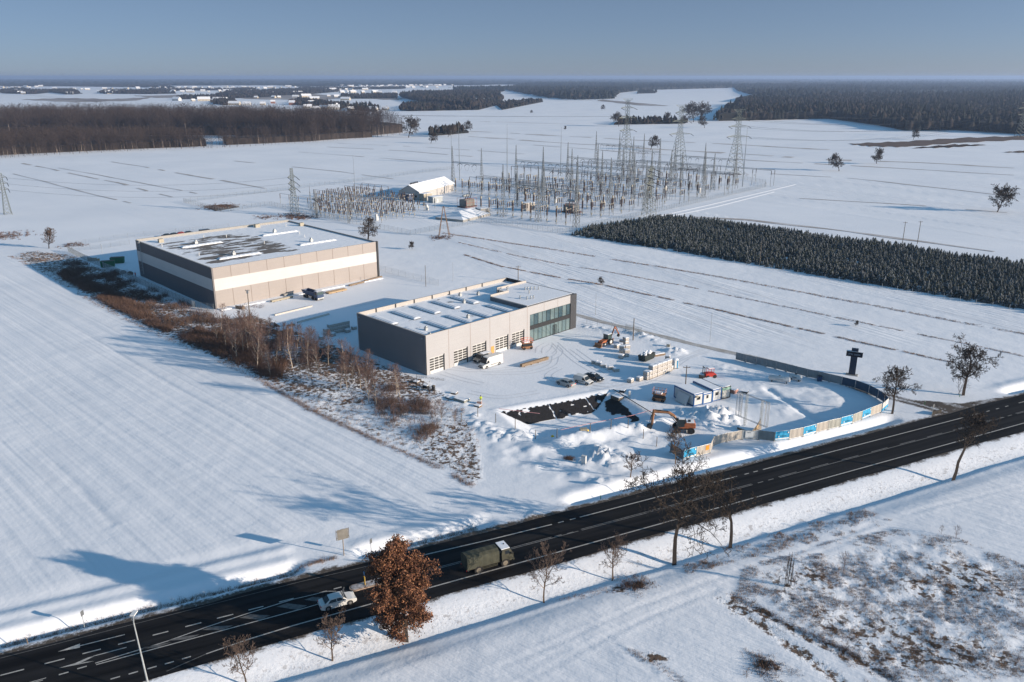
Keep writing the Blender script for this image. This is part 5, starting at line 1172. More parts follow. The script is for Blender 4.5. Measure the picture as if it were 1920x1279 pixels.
def sedan(lbl, paint, L=4.75, W=1.84, H=1.46, name='parked_car', wagon=False, snow=False):
    t = thing(name, lbl, 'car', (0, 0, 0)); h = L / 2; hw = W / 2
    prof = [(-h + .08, .32), (-h, .55), (-h + .05, .86), (-h + .18, .97), (-h + .75, 1.02), (h - 1.35, .95), (h - .55, .84), (h - .12, .68), (h, .5), (h - .08, .28), (h - .5, .18), (-h + .5, .18)]
    wb = lambda x, z: hw * (1 - .10 * max(0, abs(x) - h * .55) / (h * .45)) * (1 - .05 * max(0, z - .75) / .3)
    mb = MB(); outline_body(mb, prof, wb); mb.build('body', paint, t, smooth=False)
    r0 = -h + (.62 if not wagon else .25); cab = [(r0, .98), (r0 + (.72 if not wagon else .35), H - .05), (r0 + 1.05, H), (.30, H), (.55, H - .05), (h - 1.28, .93)]
    wc = lambda x, z: hw * (.93 - .27 * max(0, z - .95) / (H - .95))
    mb = MB(); outline_body(mb, cab, wc, .05, .0); mb.build('roof', paint, t)
    mb = MB(); crossquad(mb, (.62, H - .09), (h - 1.34, .97), hw * .68, hw * .83); mb.build('windscreen', M['glass'], t)
    mb = MB(); crossquad(mb, (cab[0][0] + .06, 1.03), (cab[1][0] - .05, H - .10), hw * .80, hw * .66); mb.build('rear_window', M['glass'], t)
    a0 = cab[1][0] - .28
    for q in (-1, 1):
        SIDE[:] = [q]
        mb = MB(); sidepoly(mb, [(a0, 1.03), (a0 + .32, H - .12), (-.27, H - .09), (-.27, 1.02)], wc, .02); mb.build('side_window', M['glass'], t)
        mb = MB(); sidepoly(mb, [(-.2, 1.02), (-.2, H - .09), (.30, H - .10), (h - 1.55, 1.02)], wc, .02); mb.build('side_window', M['glass'], t)
    SIDE[:] = [-1, 1]
    for s_ in (-1, 1):
        mb = MB(); mb.box(h - .18, s_ * hw * .70, .60, .22, .34, .14); mb.build('headlight', M['lamp'], t)
        mb = MB(); mb.box(-h + .08, s_ * hw * .72, .72, .12, .36, .16); mb.build('tail_light', M['redlamp'], t)
        mb = MB(); mb.box(h - 1.55, s_ * (hw + .06), .98, .14, .18, .12); mb.build('wing_mirror', paint, t)
    mb = MB(); mb.box(h - .05, 0, .36, .08, .95, .2); mb.build('grille', M['dark'], t)
    wheels(t, (-h + 1.0, h - .95), hw, .33)
    if snow: mb = MB(); mb.box(-.1, 0, H - .01, .9, .6, .05); mb.build('snow_patch', M['snow'], t)
    return t
def van(lbl, paint, L, W, H, name='delivery_van', hood=.9, ws=.75, wbase=None, roof=None):
    t = thing(name, lbl, 'van', (0, 0, 0)); h = L / 2; hw = W / 2; hb = min(1.15, H * .52)
    prof = [(-h + .03, .35), (-h, 1.0), (-h + .06, H - .12), (-h + .25, H), (h - hood - ws - .35, H), (h - hood - ws, H - .10), (h - hood, hb), (h - .2, hb - .18), (h, hb - .45), (h - .02, .32), (h - .3, .22), (-h + .3, .25)]
    wf = lambda x, z: hw * (1 - .12 * max(0, z - hb) / (H - hb)) * (1 - .08 * max(0, x - h * .6) / (h * .4))
    mb = MB(); outline_body(mb, prof, wf, .07, .015); mb.build('body', paint, t)
    mb = MB(); crossquad(mb, (h - hood - ws + .04, H - .16), (h - hood - .05, hb + .05), hw * .80, hw * .88, .02); mb.build('windscreen', M['glass'], t)
    x0 = h - hood - ws; splitside(lambda mb: sidepoly(mb, [(x0 - .42, hb + .08), (x0 - .40, min(H - .25, hb + .75)), (x0 + .08, min(H - .28, hb + .72)), (x0 + ws * .75, hb + .08)], wf, .02), 'side_window', M['glass'], t)
    splitside(lambda mb: sidepoly(mb, [(-h * .45, .62), (-h * .45, .74), (h * .28, .74), (h * .28, .62)], wf, .02), 'side_moulding', M['dark'], t)
    for s_ in (-1, 1):
        mb = MB(); mb.box(h - .16, s_ * hw * .72, hb - .48, .22, .3, .26); mb.build('headlight', M['lamp'], t)
        mb = MB(); mb.box(-h + .03, s_ * hw * .88, .9, .06, .12, .45); mb.build('tail_light', M['redlamp'], t)
        mb = MB(); mb.box(x0 + ws * .7, s_ * (hw + .12), hb + .05, .12, .22, .32); mb.build('wing_mirror', M['dark'], t)
    mb = MB(); mb.box(h - .04, 0, .34, .12, W * .86, .24); mb.box(h - .03, 0, hb - .46, .06, W * .5, .2); mb.build('bumper', M['dark'], t)
    wb_ = wbase or L * .6; wheels(t, (-h + (L - wb_) * .52, -h + (L - wb_) * .52 + wb_), hw, .34)
    return t
def place(t, front, rear, hw, side, xf, xr, zoff=0.):
    """front/rear wheel ground contacts of the near side in the photo; side=+1 if the near side is the vehicle's right"""
    a, b = G(*front), G(*rear); th = math.atan2(a[1] - b[1], a[0] - b[0]); mx, my = (a[0] + b[0]) / 2, (a[1] + b[1]) / 2
    c, s = math.cos(th), math.sin(th); # left normal = (-s,c)
    k = hw * side; x = mx + -s * k - c * (xf + xr) / 2; y = my + c * k - s * (xf + xr) / 2
    t.location = (x, y, hz(x, y) + zoff); t.rotation_euler = (0, 0, th); return t
t = sedan('white sedan driving on the main road left of the oak', M['white'], 4.85, 1.86, 1.47, 'white_sedan'); place(t, (656, 1135), (617.5, 1146), .93, 1, 1.47, -1.42); t.location.z = .02
t = sedan('silver sedan parked with its tail to the road, left of three', M['silver']); place(t, (1048, 721.6), (1063.2, 726.7), .92, -1, 1.4, -1.4)
t = sedan('dark blue black sedan parked right of the small white van', M['blackpaint'], 4.9, snow=True); place(t, (1119.4, 716.8), (1098.0, 710.2), .92, 1, 1.5, -1.45)
t = van('small white van parked between the silver and the dark car', M['white'], 4.4, 1.82, 1.82, 'small_van', 1.0, .62, 2.75); place(t, (1100.3, 723.2), (1080, 717.8), .91, 1, 1.38, -1.3)
t = van('long high roofed white van in front of the hall doors', M['white'], 6.6, 2.02, 2.6, 'panel_van', .85, .75, 4.1); place(t, (911, 692.3), (936.5, 684), 1.0, -1, 2.3, -1.8)
t = van('grey brown van half hidden behind the long white van', M['grayvan'], 5.0, 1.95, 1.95, 'grey_van', .9, .7, 3.0); place(t, (899, 682), (921, 675), .97, -1, 1.5, -1.5)
mb = MB(); mb.box(-.9, 0, 1.94, 2.6, 1.4, .06); mb.build('roof_snow', M['snow'], t)
# military-style canvas truck
t = thing('canvas_truck', 'olive truck with a canvas covered bed driving on the main road', 'truck', (0, 0, 0)); hw = 1.25
mb = MB(); mb.bx(-3.7, 3.2, -.45, .45, .75, 1.0); mb.bx(-3.7, -3.5, -1.1, 1.1, .7, .95); mb.build('chassis', M['dark'], t)
mb = MB(); cab = [(1.75, 1.0), (1.7, 2.2), (1.85, 2.85), (3.1, 2.85), (3.55, 2.1), (3.7, 1.9), (3.75, .95), (3.3, .75), (1.9, .9)]
wf = lambda x, z: hw * (.98 - .10 * max(0, z - 2.0)); outline_body(mb, cab, wf, .06, .02); cb = mb.build('cab', M['olivecab'], t)
mb = MB(); crossquad(mb, (3.14, 2.76), (3.52, 2.16), .95, 1.05, .02); mb.build('windscreen', M['glass'], cb)
splitside(lambda mb: sidepoly(mb, [(2.3, 2.05), (2.35, 2.6), (2.95, 2.6), (3.2, 2.05)], wf, .02), 'side_window', M['glass'], cb)
mb = MB(); mb.box(2.45, 0, 2.85, 1.35, 2.1, .10); mb.build('roof_snow', M['snow'], cb)
mb = MB(); mb.tube((2.7, .2, 2.95), (2.7, .2, 3.02), .12, .1, 8); mb.build('hatch', M['dark'], cb)
mb = MB(); n_ = 7
arch = [(-1.22, 1.15), (-1.24, 2.3), (-1.05, 2.85), (-.55, 3.12), (.55, 3.12), (1.05, 2.85), (1.24, 2.3), (1.22, 1.15)]
X_ = [-3.8 + k * (5.15 / 10) for k in range(11)]
for i, x in enumerate(X_):
    d = .025 if i % 2 else 0
    for y, z in arch: mb.v.append((x, y * (1 - d), z - (.04 if i % 2 and z > 2.5 else 0)))
m_ = len(arch)
for i in range(10):
    for k in range(m_): mb.f.append((i * m_ + k, i * m_ + (k + 1) % m_, (i + 1) * m_ + (k + 1) % m_, (i + 1) * m_ + k)); mb.mi.append(0)
mb.f += [tuple(range(m_)), tuple(range(10 * m_ + m_ - 1, 10 * m_ - 1, -1))]; mb.mi += [0, 0]; mb.build('canvas_cover', M['olive'], t)
mb = MB(); mb.bx(-3.85, 1.38, -1.2, 1.2, .98, 1.16); mb.bx(-1.8, 1.0, -1.22, -1.12, .55, .62); mb.bx(-1.8, 1.0, -1.22, -1.12, .78, .84); mb.bx(-1.8, 1.0, 1.12, 1.22, .55, .62); mb.bx(-2.0, -1.9, -1.2, -1.1, .5, .98); mb.bx(1.0, 1.06, -1.22, -1.12, .5, .98); mb.build('bed', M['olivecab'], t)
mb = MB(); mb.tube((1.58, -.7, 1.0), (1.58, -.7, 2.6), .22, .22, 10); mb.tube((1.55, .3, 1.6), (1.55, 1.0, 1.6), .45, .45, 14); mb.build('exhaust_and_spare', M['dark'], t)
for s_ in (-1, 1): mb = MB(); mb.box(3.75, s_ * .85, 1.15, .08, .3, .22); mb.build('headlight', M['lamp'], t); mb = MB(); mb.box(3.35, s_ * 1.42, 1.9, .1, .22, .4); mb.build('wing_mirror', M['dark'], t); mb = MB(); mb.box(-3.88, s_ * 1.0, .85, .05, .25, .14); mb.build('tail_light', M['redlamp'], t)
mb = MB(); mb.box(3.75, 0, .72, .2, 2.4, .32); mb.build('bumper', M['olivecab'], t)
wheels(t, (-2.0, 2.35), 1.24, .56, .38, M['dirtyrim'], mat('dusty_tyre', (.10, .085, .07), .95, noise=.3), .7)
place(t, (840 + 1255 / 11.62, 990 + 838 / 11.62), (840 + 685 / 11.62, 990 + 1000 / 11.62), 1.24, 1, 2.35, -2.0); t.location.z = .02; t.scale = (.95, .95, .93)
# dump truck
t = thing('dump_truck', 'dark blue four axle dump truck parked before the warehouse', 'truck', (0, 0, 0))
mb = MB(); mb.bx(-3.6, 3.2, -.45, .45, .7, 1.05); mb.build('chassis', M['dark'], t)
mb = MB(); wf = lambda x, z: 1.22; outline_body(mb, [(2.1, .8), (2.1, 2.7), (2.35, 2.95), (3.75, 2.9), (3.98, 1.9), (4.0, .5), (2.4, .55)], wf, .06, .01); cb = mb.build('cab', M['navy'], t)
mb = MB(); crossquad(mb, (3.82, 2.7), (3.98, 1.85), 1.05, 1.1, .03); mb.build('windscreen', M['cabglass'], cb)
splitside(lambda mb: sidepoly(mb, [(2.6, 1.85), (2.6, 2.6), (3.6, 2.6), (3.75, 1.85)], wf, .02), 'side_window', M['glass'], cb)
mb = MB(); mb.box(4.02, 0, .5, .12, 2.3, .4); mb.build('bumper', M['steel'], cb); mb = MB(); mb.box(3.0, 0, 2.95, 1.3, 2.2, .06); mb.build('roof_snow', M['snow'], cb)
for s_ in (-1, 1): mb = MB(); mb.box(4.05, s_ * .9, .65, .08, .35, .2); mb.build('headlight', M['lamp'], t); mb = MB(); mb.box(3.9, s_ * 1.4, 1.9, .12, .2, .7); mb.build('wing_mirror', M['dark'], t)
mb = MB()
tb = [(-4.0, 1.2), (1.8, 1.2)]; Lx0, Lx1 = -4.3, 1.95; hwt = 1.22
def trough(mb, x0, x1, z0, z1, hw0, hw1, th=.08):
    for s_ in (-1, 1): mb.add([(x0, s_ * hw1, z1), (x1, s_ * hw1, z1), (x1, s_ * hw0, z0), (x0 + .5, s_ * hw0, z0), (x0, s_ * (hw1 - th), z1), (x1, s_ * (hw1 - th), z1), (x1, s_ * (hw0 - th), z0), (x0 + .5, s_ * (hw0 - th), z0)], [(0, 1, 2, 3), (4, 7, 6, 5), (0, 4, 5, 1), (3, 2, 6, 7), (0, 3, 7, 4), (1, 5, 6, 2)])
    mb.add([(x1, -hw1, z1 + .15), (x1, hw1, z1 + .15), (x1, hw0, z0), (x1, -hw0, z0), (x1 - th, -hw1, z1 + .15), (x1 - th, hw1, z1 + .15), (x1 - th, hw0, z0), (x1 - th, -hw0, z0)], [(0, 1, 2, 3), (4, 7, 6, 5), (0, 4, 5, 1), (0, 3, 7, 4), (1, 5, 6, 2)])
    mb.add([(x0, -hw1, z1 - .1), (x0, hw1, z1 - .1), (x0 + .5, hw0, z0), (x0 + .5, -hw0, z0), (x0 + th, -hw1, z1 - .1), (x0 + th, hw1, z1 - .1), (x0 + .5 + th, hw0, z0), (x0 + .5 + th, -hw0, z0)], [(0, 3, 2, 1), (4, 5, 6, 7), (0, 1, 5, 4)])
    mb.bx(x0 + .5, x1, -hw0, hw0, z0 - .08, z0)
trough(mb, Lx0, Lx1, 1.25, 2.45, 1.0, 1.25); mb.build('tipper_body', M['navy'], t)
mb = MB(); mb.bx(-3.6, 1.8, -.95, .95, 1.252, 1.45); mb.build('load', mat('rusty_bed', (.18, .10, .06), .9, noise=.5), t)
wheels(t, (-3.0, -1.65, 1.35, 3.1), 1.22, .5, .34, M['dark'])
place(t, (592.5, 564.2), (570.5, 557.8), 1.22, 1, 3.1, -3.0); 
# backhoe loader
t = thing('backhoe_loader', 'orange backhoe loader with its rear arm raised in the yard', 'backhoe loader', (0, 0, 0))
mb = MB(); outline_body(mb, [(-1.6, .75), (-1.6, 1.3), (-.2, 1.45), (1.6, 1.35), (2.1, 1.2), (2.1, .7)], lambda x, z: .5); mb.build('body', M['orange'], t)
mb = MB(); mb.bx(-1.5, 0.1, -.75, .75, .8, 1.5); mb.build('cab_base', M['dark'], t)
mb = MB(); mb.bx(-1.4, 0.0, -.7, .7, 1.5, 2.6); mb.build('cab_glass', M['cabglass'], t)
mb = MB()
for x in (-1.45, 0.0):
    for y in (-.72, .72): mb.box(x, y, 1.5, .1, .08, 1.12)
mb.bx(-1.6, .2, -.8, .8, 2.62, 2.72); mb.build('cab_frame', M['dark'], t); mb = MB(); mb.bx(-1.5, .1, -.75, .75, 2.721, 2.82); mb.build('roof_snow', M['snow'], t)
mb = MB()
for s_ in (-1, 1): mb.path([(.1, s_ * .62, 1.4), (1.9, s_ * .66, 1.25), (2.9, s_ * .66, .45)], .09, 5)
mb.build('loader_arm', M['orange'], t)
mb = MB(); mb.prism([(2.85, .1), (2.85, .95), (3.0, .95), (3.1, .25), (3.75, .12), (3.75, .05)], -1.15, 1.15); mb.build('loader_bucket', M['tan'], t)
mb = MB(); mb.path([(-1.8, 0, 1.0), (-2.2, 0, 1.7), (-3.7, 0, 4.0)], .21, 6); mb.build('boom', M['orange'], t)
mb = MB(); mb.path([(-3.7, 0, 4.0), (-4.7, 0, 2.6), (-5.4, 0, 1.7)], .17, 6); mb.build('dipper', M['orange'], t)
mb = MB(); mb.tube((-2.2, 0.2, 1.9), (-3.2, .2, 3.6), .07, .07, 6); mb.tube((-3.9, .15, 4.1), (-4.6, .15, 3.1), .06, .06, 6); mb.build('hydraulic_ram', M['dark'], t)
mb = MB(); mb.prism([(-5.4, 1.75), (-5.6, 1.2), (-5.2, .9), (-4.95, 1.2)], -.3, .3); mb.build('digging_bucket', M['dark'], t)
for s_ in (-1, 1): mb = MB(); mb.bx(-1.95, -1.8, s_ * .95 - .1, s_ * .95 + .1, .1, 1.5); mb.build('stabiliser', M['orange'], t)
wheels(t, (-.9,), 1.1, .72, .42, M['white']); wheels(t, (1.35,), 1.0, .45, .3, M['white'])
place(t, (1132.5, 650.5), (1148, 645), 1.05, -1, 1.35, -.9)
# wheeled excavator
t = thing('wheeled_excavator', 'orange wheeled excavator digging near the pit', 'excavator', (0, 0, 0))
mb = MB(); mb.bx(-1.6, 1.6, -.5, .5, .55, .95); mb.bx(-1.75, -1.55, -1.1, 1.1, .3, .8); mb.tube((0, 0, .95), (0, 0, 1.15), .55, .55, 14); mb.build('undercarriage', M['dark'], t)
up = bpy.data.objects.new('upper_structure', None)
mb = MB(); outline_body(mb, [(-2.1, 1.2), (-2.15, 2.0), (-1.9, 2.25), (-.2, 2.2), (.4, 1.75), (1.3, 1.6), (1.3, 1.15)], lambda x, z: 1.2); mb.build('body', M['orange'], t)
mb = MB(); mb.bx(-2.18, -1.6, -1.0, 1.0, 1.25, 1.7); mb.build('counterweight', M['tan'], t)
mb = MB(); mb.bx(-1.9, -.4, -1.0, 1.0, 2.26, 2.36); mb.bx(-.3, 0.3, -1.15, -.5, 2.0, 2.1); mb.build('snow_cap', M['snow'], t)
mb = MB(); mb.bx(-1.2, -.7, .2, .7, 2.365, 2.65); mb.tube((-1.6, -.6, 2.36), (-1.6, -.6, 2.75), .06, .06, 6); mb.build('exhaust', M['dark'], t)
mb = MB(); mb.prism([(.0, 1.5), (.0, 2.95), (1.2, 2.95), (1.5, 2.1), (1.45, 1.3)], .1, 1.22); mb.build('cab', mat('excavator_cab', (.03, .035, .035), .3, spec=.6), t)
mb = MB(); mb.bx(.0, 1.15, .2, 1.1, 2.955, 3.05); mb.build('cab_snow', M['snow'], t)
mb = MB(); mb.path([(1.0, -.1, 1.9), (2.0, -.1, 3.2), (3.1, -.1, 3.9), (6.0, -.1, 4.0)], .30, 6); mb.build('boom', M['tan'], t)
mb = MB(); mb.path([(5.85, -.1, 4.35), (6.0, -.1, 3.6), (6.15, -.1, 1.2)], .27, 6); mb.build('dipper', M['tan'], t)
mb = MB(); mb.tube((3.2, .1, 4.2), (5.7, .1, 4.45), .09, .06, 6); mb.tube((1.4, .15, 1.8), (2.7, .15, 3.3), .09, .07, 6); mb.tube((6.35, -.1, 3.2), (6.6, -.1, 1.7), .07, .07, 6); mb.build('hydraulic_ram', M['dark'], t)
mb = MB(); mb.prism([(6.0, 1.2), (6.3, .2), (7.0, -.05), (7.3, .35), (7.0, 1.1), (6.6, 1.3)], -.55, .35); mb.build('digging_bucket', M['dark'], t)
wheels(t, (-1.3, 1.35), 1.25, .62, .45, M['dark'])
place(t, (1269, 813.0), (1295.6, 814), 1.2, -1, 1.35, -1.3)
# scissor lifts
def scissor(lbl, loc, rz, base, rail, ext=0.0):
    t = thing('scissor_lift', lbl, 'scissor lift', loc, rz)
    mb = MB(); mb.bx(-1.35, 1.35, -.7, .7, .3, .85); mb.build('chassis', base, t)
    mb = MB(); mb.bx(-1.2, 1.2, -.55, .55, .86, 1.3 + ext)
    mb.build('scissor_stack', M['dark'], t)
    mb = MB(); mb.bx(-1.4, 1.4, -.75, .75, 1.302 + ext, 1.42 + ext); mb.build('platform', base, t)
    mb = MB(); z0 = 1.42 + ext
    for x in (-1.35, -.45, .45, 1.35):
        for y in (-.72, .72): mb.tube((x, y, z0), (x, y, z0 + 1.05), .035, .035, 5)
    for z in (z0 + .55, z0 + 1.05):
        for y in (-.72, .72): mb.tube((-1.35, y, z), (1.35, y, z), .035, .035, 5)
        for x in (-1.35, 1.35): mb.tube((x, -.72, z), (x, .72, z), .035, .035, 5)
    mb.build('guard_rail', rail, t)
    mb = MB(); mb.bx(-.9, .6, -.5, .4, z0, z0 + .35); mb.build('platform_snow', M['snow'], t)
    wheels(t, (-.95, .95), .72, .33, .22, M['dark'])
    return t
x, y, z = at(1235.5, 752); scissor('orange scissor lift with snowy platform left of the site cabins', (x, y, z), R(-25), M['tan'], mat('faded_orange_rail', (.55, .26, .18), .6), .3)
x, y, z = at(988, 655.5); scissor('red orange scissor lift parked at the corner of the glazing', (x, y + .5, z), R(20), M['tan'], M['orangelift'], .35)
# red telehandler behind the cabins
x, y, z = at(1331, 708); t = thing('red_forklift', 'red forklift partly hidden behind the site cabins', 'forklift', (x, y, z), R(15))
mb = MB(); outline_body(mb, [(-1.4, .4), (-1.4, 1.25), (-.6, 1.35), (.9, 1.2), (1.3, .9), (1.3, .4)], lambda x, z: .65); mb.build('body', M['red'], t)
mb = MB(); [mb.box(x_, y_, 1.2, .08, .08, 1.1) for x_ in (-.7, .6) for y_ in (-.55, .55)]; mb.bx(-.8, .7, -.62, .62, 2.3, 2.38); mb.build('cab_frame', M['red'], t)
mb = MB(); mb.bx(-.75, .65, -.58, .58, 2.381, 2.5); mb.build('roof_snow', M['snow'], t); mb = MB(); mb.bx(-1.75, -1.6, -.5, -.4, .1, 2.8); mb.bx(-1.75, -1.6, .4, .5, .1, 2.8); mb.bx(-1.75, -1.6, -.5, .5, 2.6, 2.75); mb.build('mast', M['dark'], t)
wheels(t, (-.9, .9), .72, .38, .28, M['dark'])
# cars behind the warehouse
cl_ = [M['blackpaint'], M['blackpaint'], M['red'], M['blackpaint']]; lb_ = ['black car', 'dark car', 'dark red car', 'charcoal car']
for i, px in enumerate((318, 331, 344, 358)):
    x, y = G(px, 442.5 - i * 1.6); q = sedan(lb_[i] + ' parked behind the warehouse, %s from the left' % ordw[i], cl_[i]); q.location = (x, y - 2, 0); q.rotation_euler = (0, 0, R(38)); q['group'] = 'cars parked behind the warehouse'
x, y = G(390, 436.5); q = van('dark flatbed van at the right end of the cars behind the warehouse', M['blackpaint'], 6, 2, 2.0, 'flatbed_van'); q.location = (x, y - 2, 0); q.rotation_euler = (0, 0, R(38))
# ================================================================ VEGETATION
def grow(seed, H, r0, first=.3, lvls=4, spread=.9, nb=(9, 5, 4, 3), lens=(.42, .55, .55, .5), lean=(0, 0), up=.25, wob=.16, rmin=.012, segn=(7, 4, 3, 2), crown=None, droop=0.):
    """recursive bare crown: list of tapered segments"""
    rg = random.Random(seed); S = []
    def vec(): return Vector((rg.uniform(-1, 1), rg.uniform(-1, 1), rg.uniform(-1, 1)))
    def br(p, d, L, r, lv):
        n = segn[min(lv, len(segn) - 1)]; pts = [p.copy()]; ds = []
        for i in range(n):
            d = (d + vec() * wob * (1 + .5 * lv) + Vector((0, 0, up * .12 if lv else .03)) - Vector((0, 0, droop * lv * .06))).normalized()
            q = pts[-1] + d * (L / n); ra = r * (1 - .72 * i / n); rb = r * (1 - .72 * (i + 1) / n)
            S.append((*pts[-1], *q, max(ra, rmin), max(rb, rmin * .8))); pts.append(q); ds.append(d)
        if lv >= lvls: return
        k = nb[min(lv, len(nb) - 1)]; f0 = first if lv == 0 else .22
        for j in range(k):
            f = f0 + (1 - f0) * (j + rg.random() * .8) / k; i = min(n - 1, int(f * n)); pp = pts[i] + (pts[i + 1] - pts[i]) * (f * n - i); dd = ds[i]
            a = dd.orthogonal().normalized(); a.rotate(Matrix.Rotation(rg.uniform(0, 6.283) if lv else j * 2.4 + rg.random(), 3, dd))
            nd = (dd * (.55 if lv else .35 + .4 * f) + a * spread * (1 if lv else 1.1 - .5 * f) + Vector((0, 0, up))).normalized()
            ll = lens[min(lv, len(lens) - 1)] * L * (1 - .45 * f if lv else (math.sin(math.pi * min(1, (f - f0) / (1 - f0) * .75 + .22)) if crown is None else crown((f - f0) / (1 - f0)))) * rg.uniform(.75, 1.2)
            br(pp, nd, ll, max(rmin, r * (1 - .7 * f) * (.5 if lv == 0 else .6)), lv + 1)
    br(Vector((0, 0, -.2)), Vector((lean[0], lean[1], 1)).normalized(), H, r0, 0)
    return S
def tree(name, lbl, S, loc, barkm, twigm, thr, group=None, rz=0, scale=1, cat='tree'):
    t = thing(name, lbl, cat, loc, rz, group); t.scale = (scale,) * 3
    A = np.array(S); big = A[:, 6] > thr
    V, F_ = segs_arrays(A[big]); npmesh('trunk', V, F_, barkm, parent=t)
    if (~big).any(): V, F_ = segs_arrays(A[~big]); npmesh('crown', V, F_, twigm, parent=t)
    return t
def loc3(px, py): return at(px, py)
# oak with brown leaves
S = grow(11, 11.6, .42, first=.17, lvls=3, nb=(38, 8, 5), lens=(.40, .5, .5), up=.12, spread=1.0, wob=.14, crown=lambda f: .66 + .32 * math.sin(math.pi * min(1, f * .8 + .15)), rmin=.02)
oak = tree('oak_tree', 'big oak still full of brown leaves at the roadside', S, loc3(761, 1188), mat('oak_bark', (.11, .09, .075), .95, noise=.4, nscale=2), M['twigdark'], .045, scale=.95)
rs = np.random.RandomState(4); A = np.array(S); A = A[(A[:, 6] < .085) & (A[:, 5] > 2.1)]
def leafcloud(A, n, size, spread_, seed, mats, parent, name='leaves', clumpn=14):
    rs = np.random.RandomState(seed); k = rs.randint(0, len(A), n // clumpn); f = rs.rand(len(k), 1); C = A[k, :3] * (1 - f) + A[k, 3:6] * f
    C = np.repeat(C, clumpn, 0) + rs.normal(0, spread_, (len(k) * clumpn, 3)); m = len(C)
    a = rs.normal(size=(m, 3)); a /= np.linalg.norm(a, axis=1, keepdims=True); b = np.cross(a, rs.normal(size=(m, 3))); b /= np.linalg.norm(b, axis=1, keepdims=True)
    s = size * rs.uniform(.6, 1.3, (m, 1)); V = np.stack([C - a * s, C - b * s * .55, C + a * s, C + b * s * .55], 1).reshape(-1, 3)
    return npmesh(name, V, np.arange(4 * m).reshape(-1, 4), mats, mi=rs.randint(0, len(mats), m) if len(mats) > 1 else None, parent=parent)
leafcloud(A, 50000, .14, .26, 2, [M['oakleaf'], mat('dry_oak_leaves_light', (.30, .14, .07), .85, noise=.3, nscale=2), mat('dry_oak_leaves_dark', (.12, .05, .03), .9)], oak)
# tall roadside trees
big = dict(first=.33, lvls=4, nb=(15, 8, 6, 4), lens=(.40, .55, .5, .5), up=.28, spread=1.0, wob=.22, rmin=.034)
barks = M['bark']
tree('roadside_tree', 'tallest bare roadside tree with a wide crown, right of the two saplings', grow(21, 15.8, .38, lean=(.12, 0), **{**big, 'lens': (.50, .58, .5, .5)}), loc3(1265, 1046), barks, M['twigdark'], .05)
tree('roadside_tree', 'bare roadside tree with a straight knobbly trunk, just right of the tallest one', grow(27, 11.5, .33, **{**big, 'first': .42, 'nb': (13, 8, 6, 4), 'lens': (.36, .55, .5, .5)}), loc3(1369, 1018), barks, M['twigdark'], .05)
tree('roadside_tree', 'forked leaning bare tree on the near verge at the right edge', grow(33, 12.2, .36, lean=(.26, .08), **{**big, 'first': .45, 'lens': (.42, .55, .5, .5)}), loc3(1787, 894), barks, M['twigdark'], .05)
tree('roadside_tree', 'round crowned bare tree just outside the corner of the banner fence', grow(39, 9.6, .30, lean=(.16, .05), **{**big, 'first': .36, 'lens': (.50, .55, .5, .5), 'droop': .3}), loc3(1672, 776), barks, M['twigdark'], .045)
tree('roadside_tree', 'dense dark tree beyond the access road junction at the right', grow(45, 12.2, .42, lean=(.10, .02), **{**big, 'first': .30, 'nb': (18, 9, 7, 4), 'lens': (.48, .55, .5, .5), 'droop': .8}), loc3(1805, 741), barks, M['twigdark'], .05)
tree('bush', 'pale bush at the foot of the dense dark tree', grow(46, 3.5, .08, first=.1, lvls=3, nb=(12, 5, 4), lens=(.7, .5, .5), up=.5, rmin=.012), loc3(1797, 739), M['twig'], M['twig'], .9, cat='bush')
sap = dict(first=.28, lvls=4, nb=(15, 7, 5, 3), lens=(.56, .52, .5, .5), up=.50, spread=1.0, wob=.12, rmin=.02)
for i, (px, py, h_, lb) in enumerate(((1020, 1116, 7.0, 'young bare tree on the near verge right of the canvas truck'), (1149, 1075, 6.2, 'young bare tree on the near verge left of the tallest tree'), (622, 1225, 5.4, 'young bare tree on the near verge left of the oak'),
      (461, 1272, 5.9, 'young bare tree nearest the lower left street lamp'), (1182, 897, 3.9, 'small bare tree between the spoil heap and the road'), (1266, 872, 5.6, 'slender bare tree in front of the left end of the banner fence'))):
    tree('young_tree', lb, grow(60 + i, h_, .10 + .006 * h_, **sap), loc3(px, py), mat('sapling_bark', (.17, .115, .075), .9, noise=.3), M['twig'], .03)
for i, (px, py, lb) in enumerate(((1475, 1098, 'tight clump of tall bare poplar shoots in the weedy field, left one'), (1481, 1097, 'tight clump of tall bare poplar shoots in the weedy field, right one'))):
    S = []
    for k in range(3): S += [tuple(np.array(s) + np.array([(k - 1) * .25, .1 * k, 0, (k - 1) * .25, .1 * k, 0, 0, 0])) for s in grow(80 + i * 5 + k, 5.6 - .5 * k, .055, first=.2, lvls=2, nb=(16, 3), lens=(.16, .5), up=1.4, spread=.5, wob=.05, rmin=.014)]
    tree('poplar_clump', lb, S, loc3(px, py), M['bark'], M['twigdark'], .03)
S = grow(95, 3.6, .06, first=.15, lvls=3, nb=(12, 5, 3), lens=(.5, .5, .5), up=.5, rmin=.012); b0 = tree('bush', 'sparse leafless bush in the weedy field left of centre', S, loc3(1582, 1065), M['twigred'], M['twigred'], .9, cat='bush')
